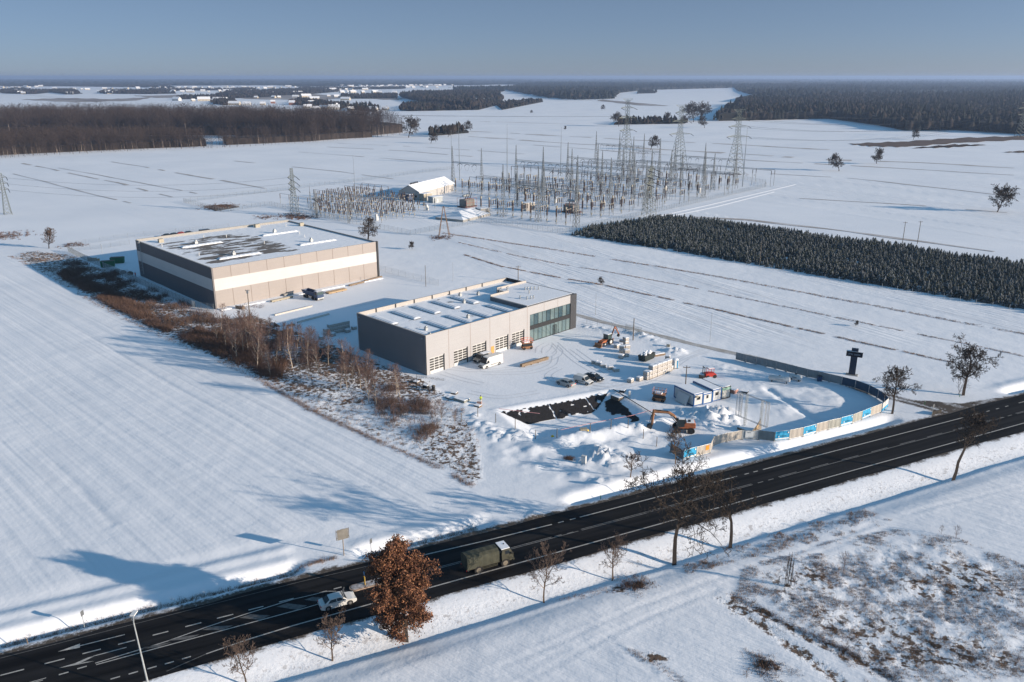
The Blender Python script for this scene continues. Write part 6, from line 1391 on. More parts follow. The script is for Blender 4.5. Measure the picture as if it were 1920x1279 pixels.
for i, (px, py, s_, lb) in enumerate(((1792, 1008, 1.0, 'twiggy bush at the top edge of the weedy field'), (1765, 1000, .7, 'small twiggy bush left of the one at the top of the weedy field'), (1553, 1100, .55, 'small bush right of the poplar shoots'), (1490, 1095, .75, 'low brown bush at the foot of the poplar shoots'),
    (1460, 1035, .5, 'tiny bush beside the field track'), (1345, 1045, .4, 'tiny bush below the knobbly roadside tree'), (1640, 1190, .6, 'small dark bush low in the weedy field, left'), (1715, 1225, .7, 'small dark bush low in the weedy field, middle'), (1850, 1250, .7, 'small dark bush at the lower right of the weedy field'), (1905, 1245, .8, 'brown bush at the lower right corner of the picture'), (1620, 960, .5, 'small brown bush on the strip between verge and track'), (1560, 985, .5, 'small brown bush midway along the strip by the verge'), (1520, 1000, .4, 'tiny brown bush at the left of the verge strip'))):
    dup(b0, loc3(px, py), i * 1.3, lb, 'bushes in the weedy field', s_ * .6)
b0['group'] = 'bushes in the weedy field'; b0.scale = (.8,) * 3
for i, (a_, b_) in enumerate(((1640, 885), (1400, 830), (1450, 900), (1350, 800), (1500, 960), (1250, 900), (1600, 850), (1740, 890), (1300, 860), (1180, 850), (1420, 960), (1560, 1000), (1000, 760), (1080, 790))):
    dup(b0, loc3(400 + a_ / 3.84, 560 + b_ / 3.84), i * 1.7, 'leafless reddish bush at the lower end of the scrub strip, number %d of fourteen' % (i + 1), 'bushes of the scrub strip', (.85, .6, .75, .7)[i % 4])
# birches of the scrub strip
bpro = [grow(100 + i, 8.0, .10, first=.16, lvls=3, nb=(24, 7, 4), lens=(.36, .55, .55), up=.62, spread=.9, wob=.10, rmin=.012, segn=(9, 3, 2)) for i in range(5)]
ZB = lambda X_, Y_: (400 + X_ / 3.84, 560 + Y_ / 3.84)
BIR = [(172, 440), (318, 505), (412, 562), (570, 500), (628, 560), (690, 590), (760, 550), (830, 480), (915, 650), (965, 640), (1060, 640), (1120, 750), (1175, 775), (1345, 715), (1640, 885), (1740, 905), (455, 485), (215, 395), (120, 300), (60, 240), (250, 380), (360, 450), (520, 420), (600, 440), (300, 400), (140, 380), (90, 350), (30, 300), (400, 430), (480, 400), (560, 400), (680, 480), (740, 500), (1000, 600), (1100, 640), (1320, 690), (330, 350), (200, 300), (400, 340), (270, 300)]
protos_b = []
side_w = ['left', 'centre', 'right']
for i, (a, b) in enumerate(BIR):
    p = loc3(*ZB(a, b)); hgt_ = (9.2 if i < 14 else 8.2) * (1 + .18 * math.sin(i * 2.3)); hgt_ *= {14: .55, 15: .4}.get(i, 1)
    l_ = 'pale stemmed leafless birch, number %d counted from the left in the scrub strip' % (sorted(BIR).index((a, b)) + 1)
    if i < 5: t = tree('birch_tree', l_, bpro[i], p, M['barkpale'], M['twigred'], .028, 'birches in the scrub strip', i); t.scale = (hgt_ / 8,) * 3; protos_b.append(t)
    else: dup(protos_b[i % 5], p, i * 1.7, l_, 'birches in the scrub strip', hgt_ / 8)
# other single trees further away
dk_ = dict(first=.2, lvls=3, nb=(26, 9, 7), lens=(.5, .55, .5), up=.2, spread=1.05, wob=.2, rmin=.05)
t0 = tree('field_tree', 'dark drooping tree between the warehouse roof and the substation', grow(150, 9.3, .4, **{**dk_, 'droop': 1.2}), loc3(690, 450), M['bark'], M['twigdark'], .09)
tree('field_tree', 'bare tree at the left end of the hedge near the left edge', grow(151, 7.5, .25, **{**dk_, 'up': .6, 'rmin': .035}), loc3(92, 466), M['bark'], M['twig'], .08)
proto_f = [tree('field_tree', 'round bare tree beyond the left corner of the substation', grow(152, 10, .3, **{**dk_, 'rmin': .07}), loc3(808, 269), M['bark'], M['twigdark'], .1), tree('field_tree', 'broad bare tree right of the round one, beyond the substation masts', grow(153, 12, .35, **{**dk_, 'rmin': .08, 'lens': (.6, .55, .5)}), loc3(840, 257), M['bark'], M['twigdark'], .12)]
FT = [(1220, 281, 9.5, 0, 'dark bushy tree among the pylons behind the substation'), (1573, 321, 9, 0, 'lone bare tree in the right field, left one of a pair'), (1643, 307, 9, 0, 'lone bare tree in the right field, right one of a pair'), (1869, 398, 9.5, 1, 'broad bare tree near the right edge above the spruces'),
 (1160, 237, 13, 1, 'round tree left of the leftmost tall pylon'), (1060, 244, 5, 0, 'small round bush far behind the substation'), (1128, 207, 8, 0, 'small round tree far out in the snow, above the pylons'), (1321, 240, 11, 0, 'bushy tree below the edge of the far dark forest'), (773, 467, 3.2, 0, 'small bush at the field edge right of the drooping tree'), (766, 258, 16, 1, 'tall bare tree at the right end of the wood'),
 (1300, 229, 20, 1, 'left of two tall trees at the edge of the far forest'), (1316, 228, 20, 1, 'right of two tall trees at the edge of the far forest'), (995, 213, 6, 0, 'tiny bush on the far field, left of centre'), (1130, 535, 2.6, 0, 'single bush on the field margin right of the showroom'), (857, 250, 8, 0, 'bush right of the broad bare tree'), (872, 248, 10, 0, 'small tree at the right end of the bush row'), (822, 252, 8, 0, 'bush left of the broad bare tree'), (1605, 611, 1.6, 0, 'tiny bush on the field margin above the pylon sign'), (1278, 233, 9, 0, 'bush in the far hedge left of the tall trees'), (1232, 233, 9, 0, 'bush at the left end of the far hedge'), (1250, 232, 12, 0, 'taller tree in the far hedge'), (1712, 262, 8, 0, 'dark round shrub on the heath at the right')]
for i, (px, py, h_, k, lb) in enumerate(FT): x, y = G(px, py); dup(proto_f[k], (x, y, 0 if i != 8 else hz(x, y)), i * 2.1, lb, 'single trees in the snowy fields', h_ * (1.3 if h_ > 6 else 1) / (10, 12)[k])
for q in proto_f: q['group'] = 'single trees in the snowy fields'
# ---- scrub masses, grasses: countless -> stuff
def tufts(name, P_, h_, n_bl, spread_, mats, seed, wd=.02, jz=None, lean=.5):
    """P_ (n,2) positions; each tuft n_bl thin triangles"""
    rs = np.random.RandomState(seed); P_ = np.asarray(P_); n = len(P_); Zg = height(P_[:, 0], P_[:, 1]); hs = np.broadcast_to(np.asarray(h_), (n,))
    B = np.repeat(np.column_stack([P_, Zg]), n_bl, 0); hh = np.repeat(hs, n_bl) * rs.uniform(.5, 1.15, n * n_bl); m = len(B)
    B[:, :2] += rs.normal(0, spread_, (m, 2)) * np.repeat(np.minimum(hs / np.mean(hs), 1.6), n_bl)[:, None]; B[:, 2] -= .05
    d = rs.normal(0, lean, (m, 2)); T_ = B + np.column_stack([d * hh[:, None], hh]); a = rs.uniform(0, math.pi, m); w_ = np.column_stack([np.cos(a), np.sin(a), np.zeros(m)]) * wd
    V = np.stack([B - w_, B + w_, T_], 1).reshape(-1, 3); F_ = np.arange(3 * m).reshape(-1, 3)
    o = npmesh(name, V, F_, mats, mi=(np.repeat(rs.randint(0, len(mats), n), n_bl) if len(mats) > 1 else None)); tag(o, kind='stuff'); return o
def inpoly_pts(poly, n, seed, dens=None):
    rs = np.random.RandomState(seed); P = np.array(poly); lo, hi = P.min(0), P.max(0); out = []
    tot = 0
    while tot < n:
        q = rs.uniform(lo, hi, (n * 3, 2)); q = q[inpoly(q[:, 0], q[:, 1], poly)]
        if dens is not None: q = q[rs.rand(len(q)) < dens(q[:, 0], q[:, 1])]
        out.append(q); tot += len(q)
        if len(out) > 40: break
    return np.concatenate(out)[:n]
clump = lambda sc_, lo, hi, s: (lambda x, y: ss(lo, hi, fbm(x, y, sc_, 3, s)))
G3 = [M['drygrass'], M['drygrassd'], mat('grey_dry_stalks', (.32, .22, .15), .95, noise=.3)]
o = tufts('dry_weeds', inpoly_pts(WEED1, 11000, 1, clump(2.6, .38, .66, 71)), .28, 7, .11, G3, 1, .016); tag(o, 'countless dry brown weeds over the rough snowy field')
o = tufts('dry_weeds', inpoly_pts(WEED3, 700, 2, clump(2.5, .45, .65, 72)), .38, 9, .14, G3, 2, .02); tag(o, 'dry weeds along the strip between verge and field track')
o = tufts('dry_weeds', inpoly_pts(WEED2, 3000, 3, clump(3.0, .42, .62, 73)), .5, 9, .2, G3, 3, .025); tag(o, 'countless dry weeds under the birches')
TH = [G(*q) for q in ((125, 488), (200, 505), (300, 548), (372, 578), (430, 605), (500, 618), (590, 650), (640, 680), (700, 700), (700, 715), (600, 690), (520, 672), (440, 655), (340, 620), (250, 575), (170, 535), (110, 505))]
TH2 = [G(*q) for q in ((125, 505), (190, 540), (260, 572), (340, 605), (420, 632), (500, 650), (540, 680), (525, 712), (494, 706), (400, 662), (300, 618), (188, 563), (110, 515))]
o = tufts('scrub_thicket', inpoly_pts(TH, 2300, 4, clump(5, .40, .6, 74)), 1.7, 12, .5, [M['twigred'], M['twig'], M['drygrassd']], 4, .03, lean=.35); tag(o, 'dense reddish brown thicket along the warehouse fence')
o = tufts('scrub_thicket', inpoly_pts(TH2, 2900, 5, clump(6, .34, .5, 75)), 1.5, 14, .6, [M['twigred'], M['drygrassd']], 5, .035, lean=.4); tag(o, 'dense brown bramble band at the edge of the left field')
TH3 = [G(*q) for q in ((740, 720), (800, 750), (830, 800), (790, 830), (720, 790), (690, 740))]
o = tufts('scrub_thicket', inpoly_pts(TH3, 700, 6, clump(4, .45, .6, 76)), 1.5, 12, .35, [M['twigred'], M['twig']], 6, .02, lean=.3); tag(o, 'loose brown bushes at the lower end of the scrub strip')
def linepts(pts, n, wd, seed, gap=None):
    rs = np.random.RandomState(seed); W = np.array([G(*q) for q in pts]); L = np.hypot(*(W[1:] - W[:-1]).T); c = np.concatenate([[0], np.cumsum(L)]); t = rs.rand(n) * c[-1]
    if gap: t = t[vnoise(t / gap, t * 0, seed) > .16]
    i = np.clip(np.searchsorted(c, t) - 1, 0, len(L) - 1); f = (t - c[i]) / L[i]; P = W[i] + (W[i + 1] - W[i]) * f[:, None]
    return P + rs.normal(0, wd, P.shape)
o = tufts('dry_weeds', np.concatenate([linepts([(1375, 1112), (1440, 1150), (1560, 1205), (1700, 1285)], 900, .45, 81), linepts([(1180, 1215), (1240, 1248), (1300, 1290)], 160, .3, 82), linepts([(1050, 1115), (1120, 1105), (1200, 1088)], 160, .4, 83), linepts([(1395, 1215), (1450, 1245), (1500, 1262)], 120, .3, 84)]), .24, 8, .12, [M['drygrassd'], M['drygrass']], 85, .016); tag(o, 'dark line of dry weeds along the edge of the rough field')
MARG = [([(870, 478), (940, 500), (1060, 522.6), (1129, 534), (1197, 549), (1330, 577.6), (1404, 595), (1432, 601), (1606, 640.6), (1649, 650), (1787, 680)], 2600, .3), ([(860, 455), (960, 478), (1060, 497), (1152, 512), (1289, 537.5), (1500, 581), (1590, 600), (1793, 640.6), (1920, 669)], 2200, .3),
        ([(830, 437), (930, 452), (1060, 472), (1188, 493), (1346, 519), (1500, 548), (1779, 600), (1960, 634)], 2400, .5), ([(494, 717), (578, 766), (700, 824), (829, 879), (885, 912)], 1500, .4), ([(20, 480), (100, 521), (188, 574), (300, 629), (400, 673), (494, 717)], 1200, .5),
        ([(90, 480), (150, 560), (400, 668)], 10, .4)]
for i, (l, n_, wd) in enumerate(MARG[:5]):
    o = tufts('field_margin_grass', linepts(l, n_, wd, 20 + i, 2.5 if i < 3 else 9), (.34, .26, .34, .34, .34)[i], 8, .2, [M['drygrass'], M['drygrass'], M['drygrassd']], 30 + i, .028 if i < 3 else .02); tag(o, 'thin line of dry grass along a field margin')
o = tufts('verge_grass', np.array([RD(*q) for q in np.column_stack([np.random.RandomState(7).uniform(-60, 160, 2600), -np.random.RandomState(8).uniform(6.6, 12.5, 2600)])]), .16, 5, .08, [M['drygrass'], M['drygrassd']], 40, .014); tag(o, 'sparse grass blades poking through the sunlit verge snow')
o = tufts('verge_grass', np.array([RD(*q) for q in np.column_stack([np.random.RandomState(9).uniform(-66, -24, 700), np.random.RandomState(10).normal(8.8, .25, 700)])] + [RD(*q) for q in np.column_stack([np.random.RandomState(11).uniform(-19, -2, 260), np.random.RandomState(12).normal(8.6, .3, 260)])]), .5, 7, .15, [M['drygrassd'], M['drygrass']], 41, .02); tag(o, 'dark dry stalks along the far ditch of the road')
LF = [([(-10, 530), (60, 565), (160, 625), (300, 710), (420, 775), (520, 835), (615, 893)], 500, .15)]
for l, n_, wd in LF: o = tufts('furrow_grass', linepts(l, n_, wd, 50, 3), .12, 6, .1, [M['drygrass'], M['drygrassd']], 51, .02); tag(o, 'thin grass line along a furrow of the left field')
for i, (px, py, n_, r_) in enumerate(((1190, 1090, 90, 2.0), (1440, 1250, 70, 2.0), (563, 408, 160, 6), (545, 404, 80, 6), (830, 446, 60, 4), (412, 388, 200, 9), (10, 443, 160, 9), (140, 460, 60, 5), (500, 408, 60, 6), (1290, 318, 60, 7), (1375, 327, 70, 8), (1067, 860, 60, .8), (480, 575, 20, 2))):
    x, y = G(px, py); rs = np.random.RandomState(60 + i); P = rs.normal(0, r_ * .55, (n_, 2)) + (x, y); o = tufts('weed_patch', P, .5 + .25 * (r_ > 3), 12, .3, [M['twigred'], M['drygrassd']], 70 + i, .03 if r_ < 4 else .06); tag(o, 'patch of brown weeds standing in the snow')
# ---- spruce plantation
def spruce_arrays(seed, H=5.0, tiers=6, n=8):
    rg = np.random.RandomState(seed); V = []; F_ = []; mi = []
    for k in range(tiers):
        z0 = H * (.04 + .9 * k / tiers); z1 = z0 + H * .26; r0 = (1 - k / tiers) * 1.45 + .22; a0 = rg.rand() * 6
        for j in range(n):
            a = a0 + j * 2 * math.pi / n + rg.uniform(-.15, .15); rr_ = r0 * rg.uniform(.7, 1.2); zz = z0 + rg.uniform(-.15, .12); o = len(V); da = math.pi / n * .8
            V += [(0, 0, min(z1, H)), (rr_ * .6 * math.cos(a - da), rr_ * .6 * math.sin(a - da), zz + .28), (rr_ * math.cos(a), rr_ * math.sin(a), zz), (rr_ * .6 * math.cos(a + da), rr_ * .6 * math.sin(a + da), zz + .28)]
            F_.append((o, o + 1, o + 2, o + 3)); mi.append(1 if rg.rand() < .42 + .25 * k / tiers else 0)
    o = len(V); V += [(.05, 0, H * .9), (-.05, .05, H * .9), (0, 0, H * 1.04), (0, -.05, H * .9)]; F_.append((o, o + 1, o + 2, o + 3)); mi.append(0)
    return np.array(V), np.array(F_), np.array(mi)
SPR = [spruce_arrays(i, 3.1) for i in range(4)]
SPM = [M['needle'], mat('frosted_needles', (.20, .22, .235), .9, noise=.6, nscale=.5)]
SPOLY = [G(*q) for q in ((1072, 441), (1095, 431), (1165, 420), (1235, 411), (1330, 414), (1500, 440), (1700, 467), (1960, 505), (2060, 610), (1920, 580), (1800, 560), (1600, 527), (1400, 494), (1250, 468))]
rs = np.random.RandomState(77); P = np.array(SPOLY); lo, hi = P.min(0), P.max(0); a_ = R(-58.5); ca, sa = math.cos(a_), math.sin(a_); pts = []
for i in range(-330, 330):
    for j in range(-175, 175):
        x, y = 110 + i * 1.22 * ca - j * 1.6 * sa, 320 + i * 1.22 * sa + j * 1.6 * ca; pts.append((x, y))
pts = np.array(pts) + rs.normal(0, .4, (len(pts), 2)); pts = pts[inpoly(pts[:, 0], pts[:, 1], SPOLY)]
pts = pts[(rs.rand(len(pts)) < .93) & (fbm(pts[:, 0], pts[:, 1], 7, 2, 14) > .20)]
ppx, ppy = PX(pts[:, 0], pts[:, 1]); pts = pts[(ppx > 1040) & (ppx < 2000)]
dist = np.hypot(pts[:, 0], pts[:, 1] - 0); order = np.argsort(dist); pts = pts[order]; sc_ = rs.uniform(.6, 1.05, len(pts)) * (.72 + .4 * vnoise(pts[:, 0] / 14, pts[:, 1] / 14, 6)) * (1 - .25 * ss(30, 60, 90 - pts[:, 0]) * 0)
sp0 = []
for i, (x, y) in enumerate(pts[:300]):
    if i < 4:
        t = thing('spruce_tree', 'x', 'spruce', (x, y, hz(x, y) - .1)); V, F_, mi = SPR[i]; npmesh('crown', V, F_, SPM, mi, t); mb = MB(); mb.tube((0, 0, -.2), (0, 0, 1.2), .09, .07, 5); mb.build('trunk', M['bark'], t); sp0.append(t); t.scale = (sc_[i],) * 3
    else: t = dup(sp0[i % 4], (x, y, hz(x, y) - .1), float(rs.rand() * 6), scale=float(sc_[i]))
    tag(t, 'young dark spruce in the near rows of the plantation, at the right', 'spruce', 'spruces of the plantation')
pr_ = pts[300:]; T_ = np.column_stack([rs.randint(0, 4, len(pr_)), pr_, height(pr_[:, 0], pr_[:, 1]) - .1, rs.rand(len(pr_)) * 6, sc_[300:], sc_[300:]])
V, F_, mi = scatter(SPR, T_); o = npmesh('spruce_plantation', V, F_, SPM, mi); tag(o, 'young dark spruce plantation beyond its near rows', kind='stuff')
pl0 = [G(*q) for q in ((1072, 443), (1250, 470), (1400, 496), (1600, 529), (1800, 562), (1920, 583))]
wirefence([(1078, 442.5), (1250, 471), (1400, 497), (1600, 530.5), (1800, 563.5), (1925, 585)], 1.3, 5, 'low fence along the near edge of the spruce plantation', name='plantation_fence', wires=3, dens=50, m_=M['greywood'], pr=.06)
# ---- woods
def bare_proto(seed, H, birch=False, nseg=60, wd=.12):
    rg = random.Random(seed); S = [(0, 0, -.3, rg.uniform(-.4, .4), rg.uniform(-.4, .4), H * .55, .19, .13)]; x, y = S[0][3:5]; S.append((x, y, H * .55, x * 1.5, y * 1.5, H, .13, .04))
    mi = [1 if birch else 0, 0]
    for k in range(nseg):
        f = .28 + .68 * (k / nseg); a = k * 2.4 + rg.random(); L = H * (.10 + .15 * math.sin(math.pi * min(1, (f - .2) / .85))) * rg.uniform(.6, 1.2) * (.75 if birch else 1.1); z = H * f; px_ = x * f * 1.4; py_ = y * f * 1.4
        up_ = rg.uniform(.5, 1.3) * (1.3 if birch else 1); q = (px_ + L * math.cos(a), py_ + L * math.sin(a), z + L * up_); S.append((px_, py_, z, *q, .06, .03)); mi.append(0)
        for j in range(2): b = a + rg.uniform(-1, 1); S.append((*q, q[0] + L * .5 * math.cos(b), q[1] + L * .5 * math.sin(b), q[2] + L * rg.uniform(0, .7), wd * .5, .02)); mi.append(0)
    V, F_ = segs_arrays(S); return V, F_, np.repeat(mi, 3)
WP = [bare_proto(200 + i, 16, birch=i % 3 == 0, nseg=30) for i in range(6)]
woodm = [mat('bare_wood_twigs', (.058, .043, .038), .95, noise=.3, nscale=.03), mat('wood_pale_stems', (.25, .21, .18), .9)]
def wood(name, poly, spacing, hsc, seed, lbl, thin=None):
    W = [G(*q) for q in poly]; area = abs(sum(W[i][0] * W[(i + 1) % len(W)][1] - W[(i + 1) % len(W)][0] * W[i][1] for i in range(len(W)))) / 2
    n = int(area / spacing ** 2); P = inpoly_pts(W, n, seed, thin); rs = np.random.RandomState(seed); k = len(P); s = rs.uniform(.75, 1.15, k) * hsc / 16
    V, F_, mi = scatter(WP, np.column_stack([rs.randint(0, 6, k), P, np.zeros(k), rs.rand(k) * 6, s, s])); o = npmesh(name, V, F_, woodm, mi); tag(o, lbl, kind='stuff')
    c = np.mean(W, 0); mb = MB(); mb.slab([(c[0] + (x - c[0]) * .97, c[1] + (y - c[1]) * .80 + 16) for x, y in W], -.3, hsc * .42); mb.build('undergrowth_shade', mat('understorey_shade', (.045, .036, .032), .95, noise=.5, nscale=.05), o); return o  # dark slab: undergrowth plus the shade between trunks, put into its colour
wood('birch_wood', ((-70, 300), (50, 293), (217, 284), (383, 276.5), (382, 268), (300, 266), (150, 267), (-70, 272)), 5.5, 15, 301, 'front stand of the leafless wood at the left')
wood('leafless_wood', ((-70, 259), (200, 257), (400, 257), (520, 262), (573, 266), (640, 262), (700, 257.5), (762, 250), (700, 240), (560, 236), (300, 233), (-70, 234)), 8.5, 24, 302, 'long leafless wood across the left of the snow fields')
wood('leafless_wood', ((400, 277), (477, 273), (573, 267.5), (633, 262), (700, 258), (698, 255), (560, 262), (400, 271)), 7.5, 15, 303, 'thin front row of the leafless wood')
ft = thing('woodland_tree', 'x', 'tree', (0, 0, 0)); V, F_, mi = WP[1]; npmesh('crown', V[6:], F_[3:] - 6, woodm, mi[3:], ft); npmesh('trunk', V[:6], F_[:3], woodm[0], parent=ft)
first_ = True; rs = np.random.RandomState(9)
for i in range(60):
    f = i / 59; L_ = ((-5, 297), (50, 294), (217, 285), (380, 277.5), (400, 278), (477, 274), (573, 268), (633, 263), (700, 258.5), (770, 250))
    k = min(8, int(f * 9)); g_ = f * 9 - k; px = L_[k][0] + (L_[k + 1][0] - L_[k][0]) * g_; py = L_[k][1] + (L_[k + 1][1] - L_[k][1]) * g_; x, y = G(px + rs.uniform(-2, 2), py); s = float(rs.uniform(.6, .95))
    if i == 0: ft.location = (x, y, 0); ft.scale = (s,) * 3; t = ft
    else: t = dup(ft, (x, y, 0), i * 1.1, scale=s)
    tag(t, 'bare tree standing at the very front edge of the left wood', 'tree', 'trees at the front edge of the wood')
# ================================================================ SUBSTATION
S0 = (22.43, 355.97); ST = R(48.91)
def SB(u, v): c, s = math.cos(ST), math.sin(ST); return (S0[0] + u * c - v * s, S0[1] + u * s + v * c)
LS = mat('substation_lattice', (.25, .27, .28), .6, .2, noise=.2)
def lattice(mb, base, top, z0, z1, n, r_, cx=0, cy=0, diag=.6):
    """square lattice mast; base/top half widths"""
    def c(z): f = (z - z0) / (z1 - z0); w_ = base + (top - base) * f; return [(cx - w_, cy - w_, z), (cx + w_, cy - w_, z), (cx + w_, cy + w_, z), (cx - w_, cy + w_, z)]
    a, b = c(z0), c(z1)
    for i in range(4): mb.tube(a[i], b[i], r_, r_ * .7, 3, False)
    z = z0; k = 0
    hs = []; tot = sum((base + (top - base) * i / n) + .3 for i in range(n)); 
    for i in range(n): hs.append(((base + (top - base) * i / n) + .3) / tot * (z1 - z0))
    for h_ in hs:
        p, q = c(z), c(z + h_)
        for i in range(4): j = (i + 1) % 4; mb.tube(p[i], q[j], r_ * diag, r_ * diag, 3, False); mb.tube(p[j], q[i], r_ * diag, r_ * diag, 3, False)
        z += h_
def crossarm(mb, z, L, w_, r_, side, dz=0., hh=1.2):
    for y in (-w_, w_): mb.tube((side * w_, y, z), (side * L, 0, z + dz), r_, r_, 3, False); mb.tube((side * w_, y, z + hh), (side * L, 0, z + dz), r_, r_, 3, False)
    for k in (1, 2, 3): f = k / 4; mb.tube((side * (w_ + (L - w_) * f), w_ * (1 - f), z + dz * f), (side * (w_ + (L - w_) * f), -w_ * (1 - f), z + hh * (1 - f) + dz * f), r_ * .7, r_ * .7, 3, False)
def pylon(loc, H, lbl, base, waist, arms, rz, r_=.16, n=11, m_=None, head=True):
    t = thing('power_pylon', lbl, 'pylon', loc, rz)
    mb = MB(); zw = H * .62; lattice(mb, base, waist, -.2, zw, n, r_, diag=.55); lattice(mb, waist, waist * .8, zw, H, 8, r_ * .8, diag=.55); mb.build('lattice_body', m_ or M['greensteel'], t)
    for (z, L) in arms:
        for s_ in (-1, 1): mb = MB(); crossarm(mb, z, L, waist, r_ * .7, s_); mb.build('crossarm', m_ or M['greensteel'], t); mb = MB(); mb.tube((s_ * L, 0, z), (s_ * (L - .2), -4.2, z - 1.2), .16, .16, 5); mb.build('insulator_string', M['dark'], t)
    if head: mb = MB(); mb.tube((-waist, 0, H - 1.5), (-4.5, 0, H + .5), r_ * .7, r_ * .7, 3); mb.tube((waist, 0, H - 1.5), (4.5, 0, H + .5), r_ * .7, r_ * .7, 3); mb.tube((-4.5, 0, H + .5), (4.5, 0, H + .5), r_ * .7, r_ * .7, 3); mb.build('earth_wire_peak', m_ or M['greensteel'], t)
    return t
x, y = G(1172, 316); pylon((x, y, 0), 50, 'leftmost of the three tall lattice pylons behind the substation', 5.2, 1.3, ((28, 6.5), (37, 8), (44, 6.0)), R(30))
x, y = G(1271, 319); pylon((x, y, 0), 46, 'middle one of the three tall lattice pylons, above a brown weed patch', 5.4, 1.3, ((26, 9), (35, 7), (41, 5)), R(20))
x, y = G(1377, 327); pylon((x, y, 0), 44, 'rightmost of the three tall lattice pylons beside the thin mast', 5.0, 1.3, ((26, 9), (33, 8), (38, 6)), R(20))
x, y = G(1216, 410); pylon((x, y, 0), 25.5, 'squat dark lattice tower at the near edge of the substation', 2.9, .9, ((17, 3.5), (20.5, 3.5), (23.5, 3)), R(50), .13, 9, M['greensteel'], False)
x, y = G(553, 402); pylon((x, y, 0), 23, 'slim lattice pylon behind the warehouse roof corner', 1.8, .65, ((12.5, 2.2), (15.5, 2.2), (18.5, 2.2)), R(40), .12, 8, M['greensteel'], False)
x, y = G(15, 402); pylon((x, y, 0), 20.5, 'slim lattice pylon at the left edge of the picture', 1.7, .6, ((12.5, 2.2), (15.5, 2.2), (18.5, 2.2)), R(40), .11, 8, None, False)
x, y = G(1912, 258); pylon((x, y, 0), 42, 'lattice pylon in front of the forest at the right edge', 4.2, 1.2, ((25, 8), (32, 9), (38, 6)), R(10), .2, 9)
x, y = G(594, 407); pylon((x, y, 0), 13.5, 'short lattice tower at the left end of the smaller switchyard', 1.5, .5, ((9, 1.8),), R(49), .1, 7, LS, False)
# A-frame pole
x, y, z = at(833, 443); t = thing('a_frame_pylon', 'rusty A-frame pole standing in a brown weed ring', 'pylon', (x, y, z), R(-10))
mb = MB()
for s_ in (-1, 1):
    for dy in (-.35, .35): mb.tube((s_ * 2.4, dy * 2.5, -.3), (s_ * .15, dy * .4, 13.0), .15, .12, 5)
mb.build('leg', mat('rusty_steel', (.23, .15, .10), .9, noise=.3), t); mb = MB(); mb.tube((-1.2, 0, 6.3), (1.2, 0, 6.3), .1, .1, 4); mb.tube((-.8, 0, 9), (.8, 0, 9), .08, .08, 4); mb.tube((-1.0, 0, 12.6), (2.4, 0, 12.6), .1, .1, 4); mb.build('crossbar', MATS['rusty_steel'], t)
# gantries
def gantry(u, vs, H=16.3, spike=25.5, lbl=''):
    x, y = SB(u, vs[0]); t = thing('switchyard_gantry', lbl, 'gantry', (x, y, 0), ST, 'lattice gantries of the switchyard')
    for v in vs:
        mb = MB(); lattice(mb, 1.15, .38, -.2, H, 8, .12, 0, v - vs[0]); lattice(mb, .36, .08, H, spike, 8, .09, 0, v - vs[0]); mb.build('lattice_column', LS, t)
    for a, b in zip(vs[:-1], vs[1:]):
        mb = MB(); a_, b_ = a - vs[0], b - vs[0]
        for dx in (-.4, .4):
            for dz in (0, .8): mb.tube((dx, a_, H - .8 + dz), (dx, b_, H - .8 + dz), .07, .07, 3, False)
        n_ = int(abs(b - a) / 1.4)
        for k in range(n_):
            y0, y1 = a_ + (b_ - a_) * k / n_, a_ + (b_ - a_) * (k + 1) / n_
            for dx in (-.4, .4): mb.tube((dx, y0, H - .8), (dx, y1, H), .045, .045, 3, False)
            mb.tube((-.4, y0, H), (.4, y1, H), .045, .045, 3, False)
        mb.build('beam', LS, t)
        mb = MB()
        for k in (1, 2, 3): y0 = a_ + (b_ - a_) * k / 4; mb.tube((0, y0, H - .8), (-2.2, y0, H - 1.9), .14, .14, 5); mb.tube((0, y0, H - .8), (2.2, y0, H - 1.9), .14, .14, 5); mb.path([(-2.2, y0, H - 1.9), (-1.2, y0, H - 4.4), (0, y0, H - 5.2), (1.2, y0, H - 4.4), (2.2, y0, H - 1.9)], .04, 3)
        mb.build('insulator_strings', M['dark'], t)
gantry(17, (5.4, 28, 50.4), lbl='switchyard gantry nearest the spruces')
gantry(78, (122, 146.5), lbl='switchyard gantry at the left end by the tall masts')
gantry(80, (8, 30, 52, 76), lbl='long switchyard gantry across the middle of the yard')
gantry(142, (8, 30), lbl='switchyard gantry behind the squat dark tower')
gantry(150, (64, 88, 112), lbl='switchyard gantry left behind the middle of the yard')
gantry(205, (20, 42, 64), lbl='switchyard gantry below the middle tall pylon')
gantry(222, (86, 108), lbl='far switchyard gantry below the leftmost tall pylon')
gantry(255, (120, 142, 164), lbl='farthest switchyard gantry at the back left')
gantry(50, (52, 70), H=12, spike=17, lbl='lower switchyard gantry by the second transformer')
gantry(112, (36, 58, 80, 102, 124), lbl='long switchyard gantry behind the high busbars')
gantry(176, (20, 42, 64, 86), H=14, spike=22, lbl='switchyard gantry towards the back of the yard')
